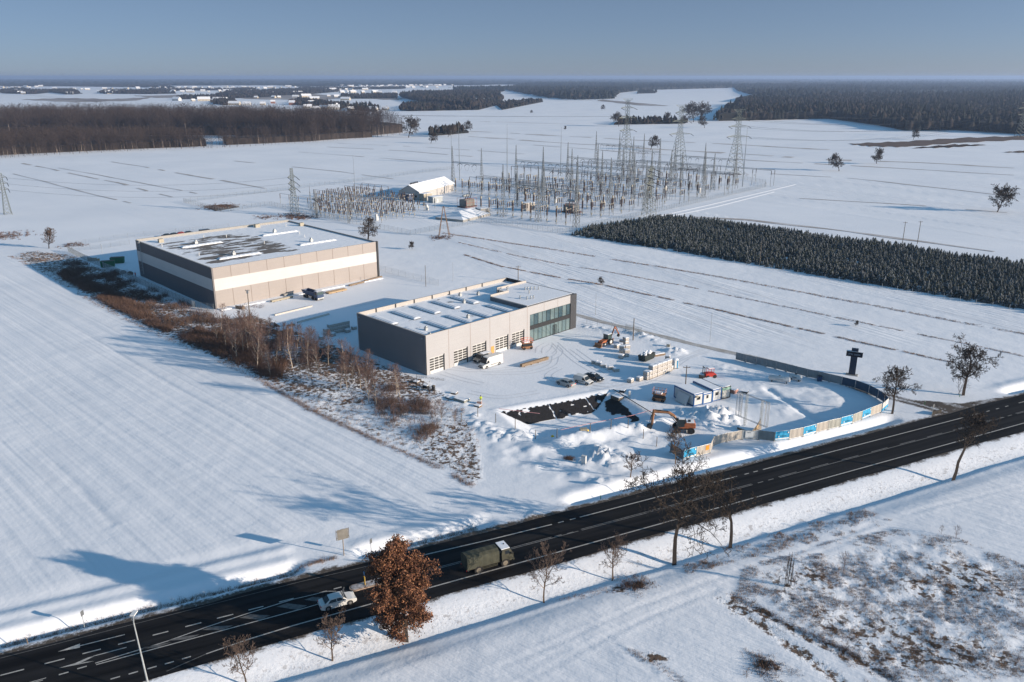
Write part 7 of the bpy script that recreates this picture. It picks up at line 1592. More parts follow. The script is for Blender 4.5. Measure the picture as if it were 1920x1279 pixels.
# masts
for px, py, h_, lb in ((1392, 350, 36.5, 'tallest thin lightning mast at the right end of the yard'), (848, 345, 34, 'thin lightning mast left of the gantry at the left end'), (862, 338, 37.5, 'thin lightning mast just right of its twin near the white roofed hall'), (951, 360, 39.5, 'thin lightning mast rising left of the middle of the yard'), (1051, 330, 33, 'thin lightning mast at the back of the yard'), (666, 362, 22, 'thin mast behind the smaller switchyard'), (901, 395, 12, 'slim grey pole at the near fence corner')):
    x, y = G(px, py); t = thing('lightning_mast', lb, 'mast', (x, y, 0)); mb = MB(); mb.tube((0, 0, -.2), (0, 0, h_ * .7), .26 if h_ > 30 else .12, .18 if h_ > 30 else .09, 6); mb.build('shaft', mat('mast_grey', (.20, .23, .25), .6, noise=.2), t); mb = MB(); mb.tube((0, 0, h_ * .7), (0, 0, h_), .15 if h_ > 30 else .08, .06, 5); mb.build('tip', MATS['mast_grey'], t)
# equipment
def ins(mb, x, y, z0, z1, r_): 
    n_ = 5; pr = []
    for k in range(n_): a = z0 + (z1 - z0) * k / n_; b = z0 + (z1 - z0) * (k + .5) / n_; pr += [(r_, a), (r_ * .72, b)]
    pr.append((r_ * .6, z1)); mb.lathe(pr, 6, x, y)
def eq_ct():
    t = thing('current_transformer', 'x', 'transformer post', (0, 0, 0)); mb = MB()
    for a in (-.22, .22):
        for b in (-.22, .22): mb.tube((a, b, 0), (a * .8, b * .8, 3.6), .05, .05, 3, False)
    for k in range(3): z = k * 1.2; mb.tube((-.22, -.22, z), (.2, -.2, z + 1.2), .03, .03, 3, False); mb.tube((.22, .22, z), (-.2, .2, z + 1.2), .03, .03, 3, False)
    mb.build('support', LS, t); mb = MB(); ins(mb, 0, 0, 3.2, 6.6, .38); mb.build('insulator', M['porcelain'], t); mb = MB(); mb.lathe([(.3, 6.6), (.4, 6.9), (.38, 7.4), (.1, 7.6)], 8); mb.tube((-.2, 0, 7.1), (.9, 0, 7.1), .06, .06, 4); mb.build('head', M['cream'], t); mb = MB(); mb.box(0, 0, 1.0, .5, .4, .6); mb.build('control_box', M['cream'], t); return t
def eq_post():
    t = thing('insulator_post', 'x', 'insulator post', (0, 0, 0)); mb = MB(); mb.tube((0, 0, 0), (0, 0, 3.4), .13, .13, 5); mb.build('support', LS, t); mb = MB(); ins(mb, 0, 0, 3.4, 6.1, .3); mb.build('insulator', M['porcelain'], t); return t
def eq_disc():
    t = thing('disconnector', 'x', 'switch', (0, 0, 0)); mb = MB()
    for a in (-1.6, 1.6): mb.tube((a, 0, 0), (a, 0, 3.0), .12, .12, 5)
    mb.bx(-1.9, 1.9, -.15, .15, 3.0, 3.2); mb.build('support', LS, t)
    for a in (-1.6, 0, 1.6): mb = MB(); ins(mb, a, 0, 3.2, 5.3, .24); mb.build('insulator', M['porcelain'], t)
    mb = MB(); mb.tube((-1.7, 0, 5.4), (1.7, 0, 5.4), .09, .09, 4); mb.box(-.9, 0, 5.1, .3, .3, .3); mb.box(1.6, 0, 5.35, .4, .3, .3); mb.build('switch_arm', M['cream'], t); return t
def eq_small():
    t = thing('switch_post', 'x', 'switch', (0, 0, 0)); mb = MB(); mb.tube((0, 0, 0), (0, 0, 2.4), .11, .11, 5); mb.build('support', LS, t)
    for a in (-.5, .5): mb = MB(); ins(mb, a, 0, 2.5, 4.1, .24); mb.build('insulator', M['porcelain'], t)
    mb = MB(); mb.bx(-.8, .8, -.12, .12, 2.4, 2.52); mb.build('crossbar', M['cream'], t); mb = MB(); mb.box(.1, -.1, 1.0, .34, .3, .5); mb.build('control_box', M['cream'], t); return t
_eq = {}
def put(kind, fn, u, v, lbl, grp, rz=0, sc=1):
    x, y = SB(u, v); rz += ST
    if kind not in _eq: _eq[kind] = t = fn(); t.location = (x, y, 0); t.rotation_euler = (0, 0, rz)
    else: t = dup(_eq[kind], (x, y, 0), rz)
    t.scale = (sc,) * 3; t['label'] = lbl; t['group'] = grp; return t
bays = [16.8, 38.2, 59.6, 81.0, 102.4, 123.8]
skip = lambda u, v: (abs(u - 27) < 14 and 70 < v < 110) or (abs(u - 47) < 8 and 25 < v < 42) or (u < 55 and v > 70)
for bi, b in enumerate(bays):
    for dv in (-5.6, 0, 5.6):
        for u in (16.8, 45, 63, 105, 141, 178):
            if skip(u, b + dv) or (u > 140 and b > 90): continue
            put('ct', eq_ct, u, b + dv, 'brown insulator column on a lattice stand in the main switchyard', 'current transformers of the main switchyard', sc=1.15)
        for u in (26, 54, 72, 98, 124, 152, 190):
            if skip(u, b + dv) or (u > 140 and b > 90): continue
            put('disc', eq_disc, u, b + dv, 'two legged disconnector with a pale arm in the main switchyard', 'disconnectors of the main switchyard', sc=1.1)
def busbar(u, v0, v1, H, step, lbl, r_=.13):
    x, y = SB(u, v0); t = thing('busbar', lbl, 'busbar', (x, y, 0), ST); mb = MB(); mb.tube((0, 0, H), (0, v1 - v0, H), r_, r_, 5); mb.build('pipe', mat('busbar_grey', (.16, .18, .20), .5, .3), t)
    n_ = int(abs(v1 - v0) / step)
    for k in range(n_ + 1):
        yy = (v1 - v0) * k / n_; mb = MB(); mb.tube((0, yy, 0), (0, yy, H - 2.6), .15, .13, 4); mb.build('support', LS, t); mb = MB(); ins(mb, 0, yy, H - 2.6, H - .1, .22); mb.build('insulator', M['porcelain'], t)
for i, u in enumerate((84, 89, 94)): busbar(u, 138 - i, 6, 7.0, 11, 'low grey busbar pipe across the yard, %s of three' % ordw[i])
for i, u in enumerate((112, 117, 122)): busbar(u, 128 - i, 6, 12.0, 11, 'high grey busbar pipe across the middle of the yard, %s of three' % ordw[i])
for i, u in enumerate((160, 165, 170)): busbar(u, 112 - i, 4, 12.0, 11, 'high grey busbar pipe at the back of the yard, %s of three' % ordw[i])
for i, u in enumerate((214, 219)): busbar(u, 100, 0, 10.0, 12, 'busbar pipe beyond the back row, %s of two' % ordw[i])
nn = 0; rs = np.random.RandomState(5)
for u in (-42, -35, -28, -21, -13, -5, 3, 11, 19):
    for v in np.arange(82, 176, 3.7):
        if u > -10 and v < 92: continue
        if u > 8 and v < 118: continue
        if u < -38 and v < 95: continue
        if PX(*SB(u, v))[0] < 590 or rs.rand() < .06: continue
        put('small', eq_small, u + rs.uniform(-.5, .5), v + rs.uniform(-.4, .4), 'small switchgear post in the dense left switchyard', 'switchgear posts of the smaller switchyard', rz=0 if int(u) % 2 else 1.57, sc=1.05 + .25 * rs.rand()); nn += 1
for i, u in enumerate((24, 30)): busbar(u, 176, 152, 5.2, 5, 'low bus frame at the back of the smaller switchyard, %s of two' % ordw[i], .08)
for i, u in enumerate((-30, -8, 14)): busbar(u, 172, 96, 5.4, 8, 'thin busbar over the smaller switchyard, %s of three' % ordw[i], .08)
# thin poles in the small yard
for i, (u, v) in enumerate(((-46, 117), (-33, 140), (-24, 120), (-46, 92), (-38, 100))): x, y = SB(u, v); t = thing('steel_column', 'pale steel column in the smaller switchyard, %s of five' % ordw[i], 'column', (x, y, 0)); mb = MB(); lattice(mb, .45, .2, 0, 9.5, 6, .06); mb.build('lattice', LS, t); mb = MB(); mb.tube((0, 0, 9.5), (0, 0, 12), .09, .06, 5); mb.build('top_insulator', M['porcelain'], t)
def beamB(u0, v0, u1, v1, H, lbl):
    a, b = SB(u0, v0), SB(u1, v1); t = thing('lattice_beam', lbl, 'beam', (*a, 0), 0); mb = MB(); d = (b[0] - a[0], b[1] - a[1]); mb.tube((0, 0, H), (*d, H), .22, .22, 4); mb.build('girder', LS, t); mb = MB(); [mb.tube((0, 0, 0), (0, 0, H), .14, .14, 4), mb.tube((*d, 0), (*d, H), .14, .14, 4)]; mb.build('legs', LS, t)
beamB(-46, 117, -20, 88, 10, 'dark girder slanting over the smaller switchyard')
# transformers
def transformer(u, v, lbl, rz=0):
    x, y = SB(u, v); t = thing('power_transformer', lbl, 'transformer', (x, y, 0), ST + rz)
    mb = MB(); mb.bx(-4.5, 4.5, -3, 3, 0, .5); mb.build('plinth', mat('plinth_red', (.16, .10, .09), .9, noise=.4), t)
    mb = MB(); mb.bx(-3.2, 3.2, -1.5, 1.5, .5, 4.2); mb.build('tank', mat('transformer_grey', (.25, .24, .22), .6, noise=.25), t)
    for s_ in (-1, 1): mb = MB(); [mb.bx(-3 + k * .8, -2.45 + k * .8, s_ * 2.2 - .55, s_ * 2.2 + .55, .8, 4.0) for k in range(8)]; mb.build('radiator', MATS['transformer_grey'], t)
    mb = MB(); mb.tube((-2.6, .3, 6.0), (2.0, .3, 6.0), .65, .65, 10); mb.build('conservator', M['steelpale'], t)
    for k in range(3): mb = MB(); p = (-1.8 + k * 1.8, -.4, 4.2); mb.tube(p, (p[0] + .5, p[1] - 1.2, 7.6), .24, .14, 6); mb.build('bushing', M['porcelain'], t)
    mb = MB()
    for x_ in (-4, -1.3, 1.3, 4):
        for y_ in (-3.4, 3.4): mb.tube((x_, y_, 0), (x_, y_, 5), .07, .07, 4)
    for y_ in (-3.4, 3.4): mb.tube((-4, y_, 4.9), (4, y_, 4.9), .06, .06, 4); mb.tube((-4, y_, 2.5), (4, y_, 2.5), .06, .06, 4)
    mb.build('sprinkler_frame', mat('sprinkler_red', (.30, .10, .08), .7), t)
transformer(28, 86, 'large grey transformer with red pipe frame beside the white roofed hall'); transformer(50, 33, 'large grey transformer with red pipe frame in the middle of the yard', R(90))
# hall with white gable roof
A_, B_, C_ = G(786.5, 376), G(759, 369), G(851, 358)
t_ = math.atan2(C_[1] - A_[1], C_[0] - A_[0]); L1 = math.hypot(C_[0] - A_[0], C_[1] - A_[1]); t = thing('substation_hall', 'low hall with a snow white gable roof in the substation', 'building', (*A_, 0), t_)
L1 = min(L1, 46); W1 = 13
mb = MB(); mb.bx(0, L1, 0, W1, -.2, 4.6); mb.add([(0, 0, 4.6), (0, W1, 4.6), (0, W1 / 2, 8.0), (L1, 0, 4.6), (L1, W1, 4.6), (L1, W1 / 2, 8.0)], [(0, 2, 1), (3, 4, 5)]); mb.build('wall', mat('hall_render', (.42, .40, .38), .8, noise=.1), t)
mb = MB(); mb.add([(-.5, -.5, 4.4), (L1 + .5, -.5, 4.4), (L1 + .5, W1 / 2, 8.15), (-.5, W1 / 2, 8.15), (-.5, W1 + .5, 4.4), (L1 + .5, W1 + .5, 4.4), (-.5, -.5, 4.65), (L1 + .5, -.5, 4.65), (L1 + .5, W1 / 2, 8.4), (-.5, W1 / 2, 8.4), (-.5, W1 + .5, 4.65), (L1 + .5, W1 + .5, 4.65)], [(0, 3, 2, 1), (3, 4, 5, 2), (6, 7, 8, 9), (9, 8, 11, 10), (0, 1, 7, 6), (4, 10, 11, 5), (0, 6, 9, 3), (3, 9, 10, 4), (1, 2, 8, 7), (2, 5, 11, 8)]); mb.build('roof', M['snow'], t)
for k in range(6): mb = MB(); mb.box(2 + k * 1.6, W1 / 2, 8.3, .5, .5, .9); mb.build('roof_vent', M['dark'], t)
for k in range(5): mb = MB(); mb.bx(-.06, -.005, 1.6 + k * 2.2, 2.6 + k * 2.2, 1.6, 3.0); mb.build('window', M['glass'], t)
def hut(px, py, px2, py2, dep, hh, lbl, m_, name='equipment_hut', roofh=.15, cat='hut'):
    a, b = G(px, py), G(px2, py2); L = math.hypot(b[0] - a[0], b[1] - a[1]); t = thing(name, lbl, cat, (*a, 0), math.atan2(b[1] - a[1], b[0] - a[0]))
    mb = MB(); mb.bx(0, L, 0, dep, 0, hh); mb.build('wall', m_, t); mb = MB(); mb.bx(-.1, L + .1, -.1, dep + .1, hh, hh + roofh); mb.build('roof_snow', M['snow'], t); mb = MB(); mb.bx(L * .4, L * .4 + .9, -.05, -.004, .1, 2.1 if hh > 2.2 else hh * .85); mb.build('door', M['steel'], t); return t
hut(753, 374, 767, 377, 3, 3.4, 'dark blue container left of the substation hall', M['navy'])
hut(795, 377, 810, 374.5, 5, 3.8, 'pale hut in front of the substation hall', M['cream'])
hut(812, 381, 830, 379, 5, 3.2, 'grey hut left of the large transformer', M['steelpale'])
hut(987, 396, 1003, 394, 4, 4.0, 'grey brown kiosk between the switchyard columns', mat('kiosk', (.33, .30, .27), .8))
hut(897, 403, 918, 402, 6, 3.0, 'grey concrete box building behind the snow filled basin', M['concrete'])
for i, (px, py) in enumerate(((800.5, 395), (706, 414), (1132, 386), (1312, 362), (1247, 357), (1041, 380))): hut(px, py, px + 2.4, py - .3, 1.2, 3.0, 'small white cabinet in the switchyard, %s of six' % ordw[i], M['whitepanel'], 'switch_cabinet', .08, 'cabinet')
# snow filled basin
a, b, c = G(838, 408), G(868.5, 417), G(920, 404); L2 = math.hypot(c[0] - b[0], c[1] - b[1]); W2 = math.hypot(a[0] - b[0], a[1] - b[1]); t = thing('snow_basin', 'low walled basin topped by a hipped mound of snow', 'basin', (*b, 0), math.atan2(c[1] - b[1], c[0] - b[0]))
mb = MB(); mb.bx(0, L2, 0, W2, -.1, 1.1); mb.build('wall', M['concrete'], t); mb = MB(); h_ = 3.6; mb.add([(0, 0, 1.1), (L2, 0, 1.1), (L2, W2, 1.1), (0, W2, 1.1), (W2 * .5, W2 / 2, h_), (L2 - W2 * .3, W2 / 2, h_)], [(0, 1, 5, 4), (1, 2, 5), (2, 3, 4, 5), (3, 0, 4)]); mb.build('snow_mound', M['snow'], t)
# fences
wf_ = lambda pts, lbl, gap=3: wirefence(pts, 2.3, gap, lbl, name='mesh_fence', wires=5, dens=.8, pr=.08, wr=.028)
wf_([(505, 385), (640, 415), (770, 441)], 'substation fence along the near left side'); wf_([(770, 441), (840, 428), (903, 417)], 'substation fence section behind the A-frame pole'); wf_([(903, 416), (980, 427), (1055, 438)], 'substation fence section with the near corner by the spruces')
wf_([(1055, 438), (1150, 417), (1250, 394), (1340, 373), (1436, 351)], 'long substation fence running to the far right corner', 2.5); wf_([(1436, 351), (1435, 344), (1380, 334), (1300, 324)], 'substation fence along the far right side'); wf_([(345, 380), (500, 361), (680, 339), (845, 317)], 'substation fence along the far left side', 4); wf_([(345, 380), (420, 398), (505, 385)], 'small fenced corner left of the slim pylon', 3)
wf_([(1290, 378), (1318, 372)], 'small inner gate section of the fence', 1.5)
# conductors
def wire(name, a, b, sag, lbl, grp=None, r_=.06):
    t = MB(); a = Vector(a); b = Vector(b); n_ = 14; pts = [a + (b - a) * (k / n_) - Vector((0, 0, sag * 4 * (k / n_) * (1 - k / n_))) for k in range(n_ + 1)]; t.path([tuple(p) for p in pts], r_, 3); o = t.build(name, M['dark']); tag(o, lbl, 'cable', grp)
P1_, P2_, P3_ = G(1172, 316), G(1271, 319), G(1377, 327); PR = G(1912, 258)
for i, (p, q, h0, h1) in enumerate(((P1_, (-900, 1500), 38, 42), (P2_, (900, 1900), 35, 36), (P3_, PR, 33, 32), (P3_, PR, 38, 38), (P3_, PR, 26, 25), (P3_, PR, 44, 42))):
    for k in (-1, 1): wire('power_line', (p[0] + k * 7, p[1], h0), (q[0] + k * 7, q[1], h1), 12, 'thin high voltage conductor hung between the tall pylons', 'high voltage conductors', .07)
a = G(15, 402); b = G(553, 402)
for k in range(3): wire('power_line', (*a, 12.5 + 3 * k), (*b, 12.5 + 3 * k), 4, 'thin conductor between the two slim pylons, %s from the bottom' % ordw[k], 'conductors left', .04)
# ================================================================ FAR COUNTRY
soil = mat('ploughed_soil', (.15, .11, .09), .95, noise=.5, nscale=.01, col2=(.40, .38, .38))
heath = mat('brown_heath', (.13, .085, .065), .95, noise=.5, nscale=.06)
def flatpoly(name, pts, m_, z=.25, wob=0):
    P_ = []
    for a, b in zip(pts, pts[1:] + pts[:1]):
        for k in range(8): f = k / 8; P_.append(G(a[0] + (b[0] - a[0]) * f, a[1] + (b[1] - a[1]) * f + wob * math.sin(k * 2.1 + a[0]) * .5))
    mb = MB(); mb.add([(x, y, z) for x, y in P_], [tuple(range(len(P_)))]); return tag(mb.build(name, m_), kind='structure')
flatpoly('ploughed_field', [(40, 187), (120, 184), (210, 186), (290, 182), (255, 189), (140, 192)], soil, .4, 1)
flatpoly('ploughed_field', [(250, 180), (470, 176), (300, 184)], soil, .5, 1)
flatpoly('ploughed_field', [(540, 175), (680, 181), (600, 188), (450, 186)], soil, .4, 1)
flatpoly('ploughed_field', [(640, 180), (760, 185), (745, 188), (640, 183)], soil, .55, 1)
flatpoly('ploughed_field', [(1130, 187), (1260, 199), (1200, 198), (1120, 189)], soil, .3, .6)
flatpoly('heath', [(1588, 270), (1690, 266), (1800, 259), (1930, 255), (1930, 262), (1800, 268), (1700, 276), (1630, 275)], heath, .3, 2)
flatpoly('heath', [(1710, 278), (1790, 271), (1850, 272), (1780, 277)], heath, .3, 2)
flatpoly('heath', [(1880, 286), (1930, 282), (1930, 287)], heath, .3, 1)
thinm = mat('brown_field_margin', (.33, .29, .26), .95, noise=.6, nscale=.05, col2=(.62, .62, .64))
def ribbon(pts, wd, z=.12):
    W = []
    for a, b in zip([G(*q) for q in pts][:-1], [G(*q) for q in pts][1:]):
        L = math.hypot(b[0] - a[0], b[1] - a[1]); n_ = max(2, int(L / 9))
        for k in range(n_): W.append((a[0] + (b[0] - a[0]) * k / n_, a[1] + (b[1] - a[1]) * k / n_))
    mb = MB()
    for i, (x, y) in enumerate(W):
        a, b = W[max(0, i - 1)], W[min(len(W) - 1, i + 1)]; L = math.hypot(b[0] - a[0], b[1] - a[1]) + 1e-6; nx_, ny_ = -(b[1] - a[1]) / L, (b[0] - a[0]) / L; w_ = wd * (.3 + 1.2 * float(vnoise(i * .45, 0, int(wd * 10) + len(W)))); j = (float(vnoise(i * .3, 9, 4)) - .5) * wd
        zz = max(hz(x, y), 0) + z
        mb.v += [(x + nx_ * (j + w_ / 2), y + ny_ * (j + w_ / 2), zz), (x + nx_ * (j - w_ / 2), y + ny_ * (j - w_ / 2), zz)]
    for i in range(len(W) - 1):
        if float(vnoise(i * .7, 3, len(W))) > .22: mb.f.append((2 * i, 2 * i + 1, 2 * i + 3, 2 * i + 2)); mb.mi.append(0)
    tag(mb.build('field_margin', thinm), kind='structure')
for l, wd in (([(880, 246), (1000, 252), (1200, 263), (1431, 274), (1575, 282)], 7), ([(880, 256), (1000, 264), (1287, 283), (1527, 298), (1719, 305), (1930, 317)], 9), ([(1000, 272), (1200, 287), (1400, 300), (1930, 330)], 4), ([(1446, 326), (1589, 334), (1786, 355), (1930, 372)], 2.5), ([(900, 228), (1200, 236)], 4),
              ([(200, 302), (300, 318), (400, 336), (515, 356)], 2), ([(35, 305), (130, 324), (230, 345), (335, 373)], 2), ([(110, 315), (250, 340), (385, 366)], 1.2), ([(25, 326), (120, 350), (205, 372), (260, 384)], 1.2), ([(440, 302), (640, 322), (800, 345)], 1.5), ([(560, 285), (760, 300), (850, 308)], 1.5), ([(600, 275), (760, 283), (900, 295)], 2), ([(1300, 407), (1400, 412), (1550, 430), (1750, 455), (1930, 480)], 3), ([(620, 268), (800, 276), (1000, 290)], 1.5), ([(1500, 372), (1700, 384), (1930, 402)], 1.5)):
    ribbon(l, wd)
# snow berm beside the substation fence track
for l in ([(1070, 441), (1200, 413), (1330, 384), (1440, 358), (1490, 346)], [(1080, 443), (1210, 415), (1340, 388), (1450, 360)]):
    W = [G(*q) for q in l]; mb = MB()
    for i, (x, y) in enumerate(W):
        a, b = W[max(0, i - 1)], W[min(len(W) - 1, i + 1)]; L = math.hypot(b[0] - a[0], b[1] - a[1]); nx_, ny_ = -(b[1] - a[1]) / L, (b[0] - a[0]) / L; mb.v += [(x + nx_ * 1.6, y + ny_ * 1.6, -.05), (x, y, .22), (x - nx_ * 1.6, y - ny_ * 1.6, -.05)]
    for i in range(len(W) - 1): mb.f += [(3 * i, 3 * i + 3, 3 * i + 4, 3 * i + 1), (3 * i + 1, 3 * i + 4, 3 * i + 5, 3 * i + 2)]; mb.mi += [0, 0]
    tag(mb.build('snow_berm', M['snow']), kind='structure')
# basin with walls left
pb = [(372, 387), (400, 396.5), (455, 388), (425, 380.5)]; flatpoly('stormwater_basin_bed', [(380, 387), (404, 396), (450, 388.5), (424, 383)], heath, .10)
# forests
def cone_proto(seed, H, n=6, tiers=2):
    rg = np.random.RandomState(seed); V, F_ = [], []
    for k in range(tiers):
        z0 = H * (.15 + .35 * k); z1 = H * (.7 + .3 * k) if tiers > 1 else H; r0 = H * .17 * (1 - .3 * k)
        o = len(V); V.append((rg.uniform(-.1, .1) * H * .1, 0, z1)); V += [(r0 * rg.uniform(.75, 1.25) * math.cos(j * 2 * math.pi / n), r0 * rg.uniform(.75, 1.25) * math.sin(j * 2 * math.pi / n), z0 + rg.uniform(-.05, .05) * H) for j in range(n)]
        for j in range(n): F_.append((o, o + 1 + j, o + 1 + (j + 1) % n))
    return np.array(V), np.array(F_), np.zeros(len(F_), int)
def blob_proto(seed, H, mi_=0):
    rg = np.random.RandomState(seed); V, F_ = [], []; n = 7
    for z, r_ in ((.18, .10), (.45, .26), (.75, .24)): V += [(r_ * H * rg.uniform(.6, 1.2) * math.cos(j * 6.283 / n), r_ * H * rg.uniform(.6, 1.2) * math.sin(j * 6.283 / n), z * H + rg.uniform(-.06, .06) * H) for j in range(n)]
    V.append((0, 0, H))
    for k in range(2):
        for j in range(n): a, b = k * n + j, k * n + (j + 1) % n; F_ += [(a, b, b + n), (a, b + n, a + n)]
    for j in range(n): F_.append((2 * n + j, 2 * n + (j + 1) % n, 3 * n))
    return np.array(V), np.array(F_), np.full(len(F_), mi_)
FP = [cone_proto(1, 20), cone_proto(2, 17), blob_proto(3, 18, 1), blob_proto(4, 15, 1), cone_proto(5, 22), blob_proto(6, 17, 2)]
FPm = [M['conif'], mat('far_bare_crowns', (.036, .029, .026), .95, noise=.4, nscale=.03), mat('far_dark_crowns', (.028, .026, .022), .95, noise=.4, nscale=.03)]
litter_shade_m = mat('litter_shade', (.020, .021, .020), .95, noise=.5, nscale=.02)  # litter colour with the shade beneath the trees painted in
def forest(name, poly, spacing, seed, lbl, mixp=(.25, .25, .12, .1, .2, .08), hs=1., slab=.8, W=None, maxn=16000):
    W = W or [G(*q) for q in poly]; area = abs(sum(W[i][0] * W[(i + 1) % len(W)][1] - W[(i + 1) % len(W)][0] * W[i][1] for i in range(len(W)))) / 2
    n = min(maxn, int(area / spacing ** 2)); P = inpoly_pts(W, n, seed); rs = np.random.RandomState(seed); k = len(P); s = rs.uniform(.7, 1.2, k) * hs * (.75 + .5 * vnoise(P[:, 0] / 300, P[:, 1] / 300, 5)); wide = max(1., (area / n) ** .5 / 8.5) ** .8
    V, F_, mi = scatter(FP, np.column_stack([rs.choice(6, k, p=mixp), P, np.zeros(k), rs.rand(k) * 6, s * wide, s])); o = npmesh(name, V, F_, FPm, mi); tag(o, lbl, kind='stuff')
    if slab:
        c = np.mean(W, 0); I = [(c[0] + (x - c[0]) * .96, c[1] + (y - c[1]) * (.90 if len(W) < 9 else .95) + 8) for x, y in W]; mb = MB(); mb.slab(I, -.5, 14 * slab * hs); q = mb.build('undergrowth_shade', litter_shade_m, o)  # tall dark fill between the trees: litter and painted shade
    return o
con = (.33, .27, .06, .04, .26, .04); mixd = (.1, .1, .32, .25, .05, .18)
forest('forest', [(1335, 228), (1440, 226), (1551, 223), (1647, 236), (1709, 248), (1800, 246), (1960, 256), (2060, 256), (2060, 190), (1600, 185), (1385, 197)], 10, 401, 'near dark edge of the large forest at the right', (.2, .2, .2, .16, .12, .12))
forest('forest', [(1385, 197), (1600, 185.5), (2060, 190), (2100, 158), (1700, 156), (1370, 162), (1385, 172), (1425, 184)], 17, 402, 'dark conifer forest stretching to the right', con)
forest('forest', [(1020, 184), (1070, 188.5), (1150, 187), (1160, 175), (1210, 169), (1372, 165), (1372, 158), (1000, 157), (940, 168)], 16, 403, 'dark forest tongue in the upper middle', con)
forest('forest', [(750, 183), (790, 178), (860, 174), (935, 179), (942, 190), (885, 207), (800, 196)], 11, 404, 'leafless wood beyond the houses', mixd)
forest('forest', [(850, 170), (935, 166), (945, 172), (860, 175)], 14, 405, 'dark pine wood right of the village', con)
HY = ((-5200, 5900), (-2600, 6500), (-1500, 6900), (0, 7400), (900, 6600), (3000, 7600), (9000, 9500), (16000, 17000), (0, 24000), (-16000, 17000), (-9000, 9000))
forest('forest', None, 0.1, 406, 'forest belt along the horizon', con, W=list(HY), maxn=15000, slab=.9)
for i, (pl, sp, mx) in enumerate((([(-40, 163), (120, 162), (260, 164), (330, 166), (300, 161), (60, 159), (-40, 160)], 14, mixd), ([(560, 163), (760, 160), (900, 160), (960, 158), (700, 157), (500, 159)], 16, con), ([(95, 174), (125, 178), (150, 176), (140, 171), (100, 170)], 9, mixd), ([(395, 195), (420, 198), (445, 196), (440, 190), (405, 190)], 9, mixd), ([(400, 181), (480, 180), (560, 179), (640, 172), (560, 168), (430, 174)], 15, mixd), ([(185, 176), (280, 177), (330, 176), (280, 171), (200, 171)], 13, mixd),
   ([(660, 207), (700, 211), (712, 207), (690, 203), (655, 203)], 8, con), ([(745, 208), (760, 209.5), (900, 207), (950, 193), (760, 199)], 11, mixd), ([(540, 196), (640, 205), (660, 199), (560, 188)], 12, mixd), ([(1150, 235), (1290, 232.5), (1288, 229), (1200, 226), (1160, 230)], 9, mixd), ([(940, 208), (1020, 191), (1010, 189), (925, 195)], 16, mixd), ([(1195, 176), (1230, 175), (1232, 172), (1198, 172)], 14, con), ([(280, 171), (480, 169), (480, 167), (280, 168.5)], 16, mixd), ([(560, 169), (760, 167), (760, 164.5), (560, 166)], 16, mixd), ([(330, 187), (430, 185), (520, 182), (520, 179), (330, 184)], 13, mixd), ([(640, 186), (745, 185), (745, 179), (640, 180)], 12, mixd), ([(0, 176), (60, 177), (100, 173), (40, 168), (0, 170)], 14, mixd), ([(800, 254), (815, 256), (880, 250), (876, 247), (820, 250)], 8, mixd))):
    forest('tree_belt', pl, sp, 420 + i, 'belt of small trees and hedges among the far snow fields', mx, .62, slab=.25)
# houses
wallc = [mat('house_cream', (.45, .40, .32), .8), mat('house_white', (.55, .54, .52), .8), mat('house_brick', (.30, .14, .09), .85)]
def house(L, W_, H, m_):
    t = thing('house', 'x', 'house', (0, 0, 0)); mb = MB(); mb.bx(-L / 2, L / 2, -W_ / 2, W_ / 2, -.2, H); mb.add([(-L / 2, -W_ / 2, H), (-L / 2, W_ / 2, H), (-L / 2, 0, H + W_ * .4), (L / 2, -W_ / 2, H), (L / 2, W_ / 2, H), (L / 2, 0, H + W_ * .4)], [(0, 2, 1), (3, 4, 5)]); mb.build('wall', m_, t)
    mb = MB(); e = .6; h2 = H + W_ * .4; mb.add([(-L / 2 - e, -W_ / 2 - e, H - .3), (L / 2 + e, -W_ / 2 - e, H - .3), (L / 2 + e, 0, h2 + .1), (-L / 2 - e, 0, h2 + .1), (-L / 2 - e, W_ / 2 + e, H - .3), (L / 2 + e, W_ / 2 + e, H - .3), (-L / 2 - e, 0, h2 + .5), (L / 2 + e, 0, h2 + .5), (-L / 2 - e, -W_ / 2 - e, H + .1), (L / 2 + e, -W_ / 2 - e, H + .1), (-L / 2 - e, W_ / 2 + e, H + .1), (L / 2 + e, W_ / 2 + e, H + .1)], [(8, 9, 7, 6), (6, 7, 11, 10), (0, 1, 9, 8), (4, 10, 11, 5), (0, 3, 2, 1), (3, 4, 5, 2)]); mb.build('roof', M['snow'], t)
    mb = MB(); mb.box(L * .2, W_ * .1, h2 - .8, .8, .8, 2); mb.build('chimney', wallc[2], t)
    for s_ in (-1, 1): mb = MB(); [mb.bx(-L * .35 + k * L * .25, -L * .35 + k * L * .25 + 1.2, s_ * (W_ / 2 + .03) - .02, s_ * (W_ / 2 + .03) + .02, 1, 2.5) for k in range(3)]; mb.build('windows', M['glass'], t)
    return t
hp = [house(12, 9, 4, wallc[0]), house(18, 10, 4.5, wallc[1]), house(28, 12, 4.5, wallc[0]), house(11, 9, 5, wallc[2])]
named = [(700, 208, 1, 'nearest far house with a snowy roof beside dark firs'), (723, 207, 0, 'small snow roofed house right of the nearest far one'), (440, 197, 2, 'long barn at the left end of the near hamlet'), (463, 197.5, 1, 'house right of the long barn'), (493, 197, 0, 'cream house with hipped snowy roof in the near hamlet'), (512, 194, 3, 'brick house in the near hamlet'), (590, 187, 2, 'long farm building with bright snowy roof'), (585, 195, 1, 'house among trees right of the hamlet'), (130, 177, 2, 'long house at the edge of the far left grove'), (205, 176, 2, 'pale long house right of the far left grove'), (893, 196, 2, 'low pale farmhouse at the right of the far wood'), (627, 201, 1, 'house half hidden right of the wood'), (650, 198, 0, 'small house between trees'), (648, 188, 2, 'low building right of the long farm building')]
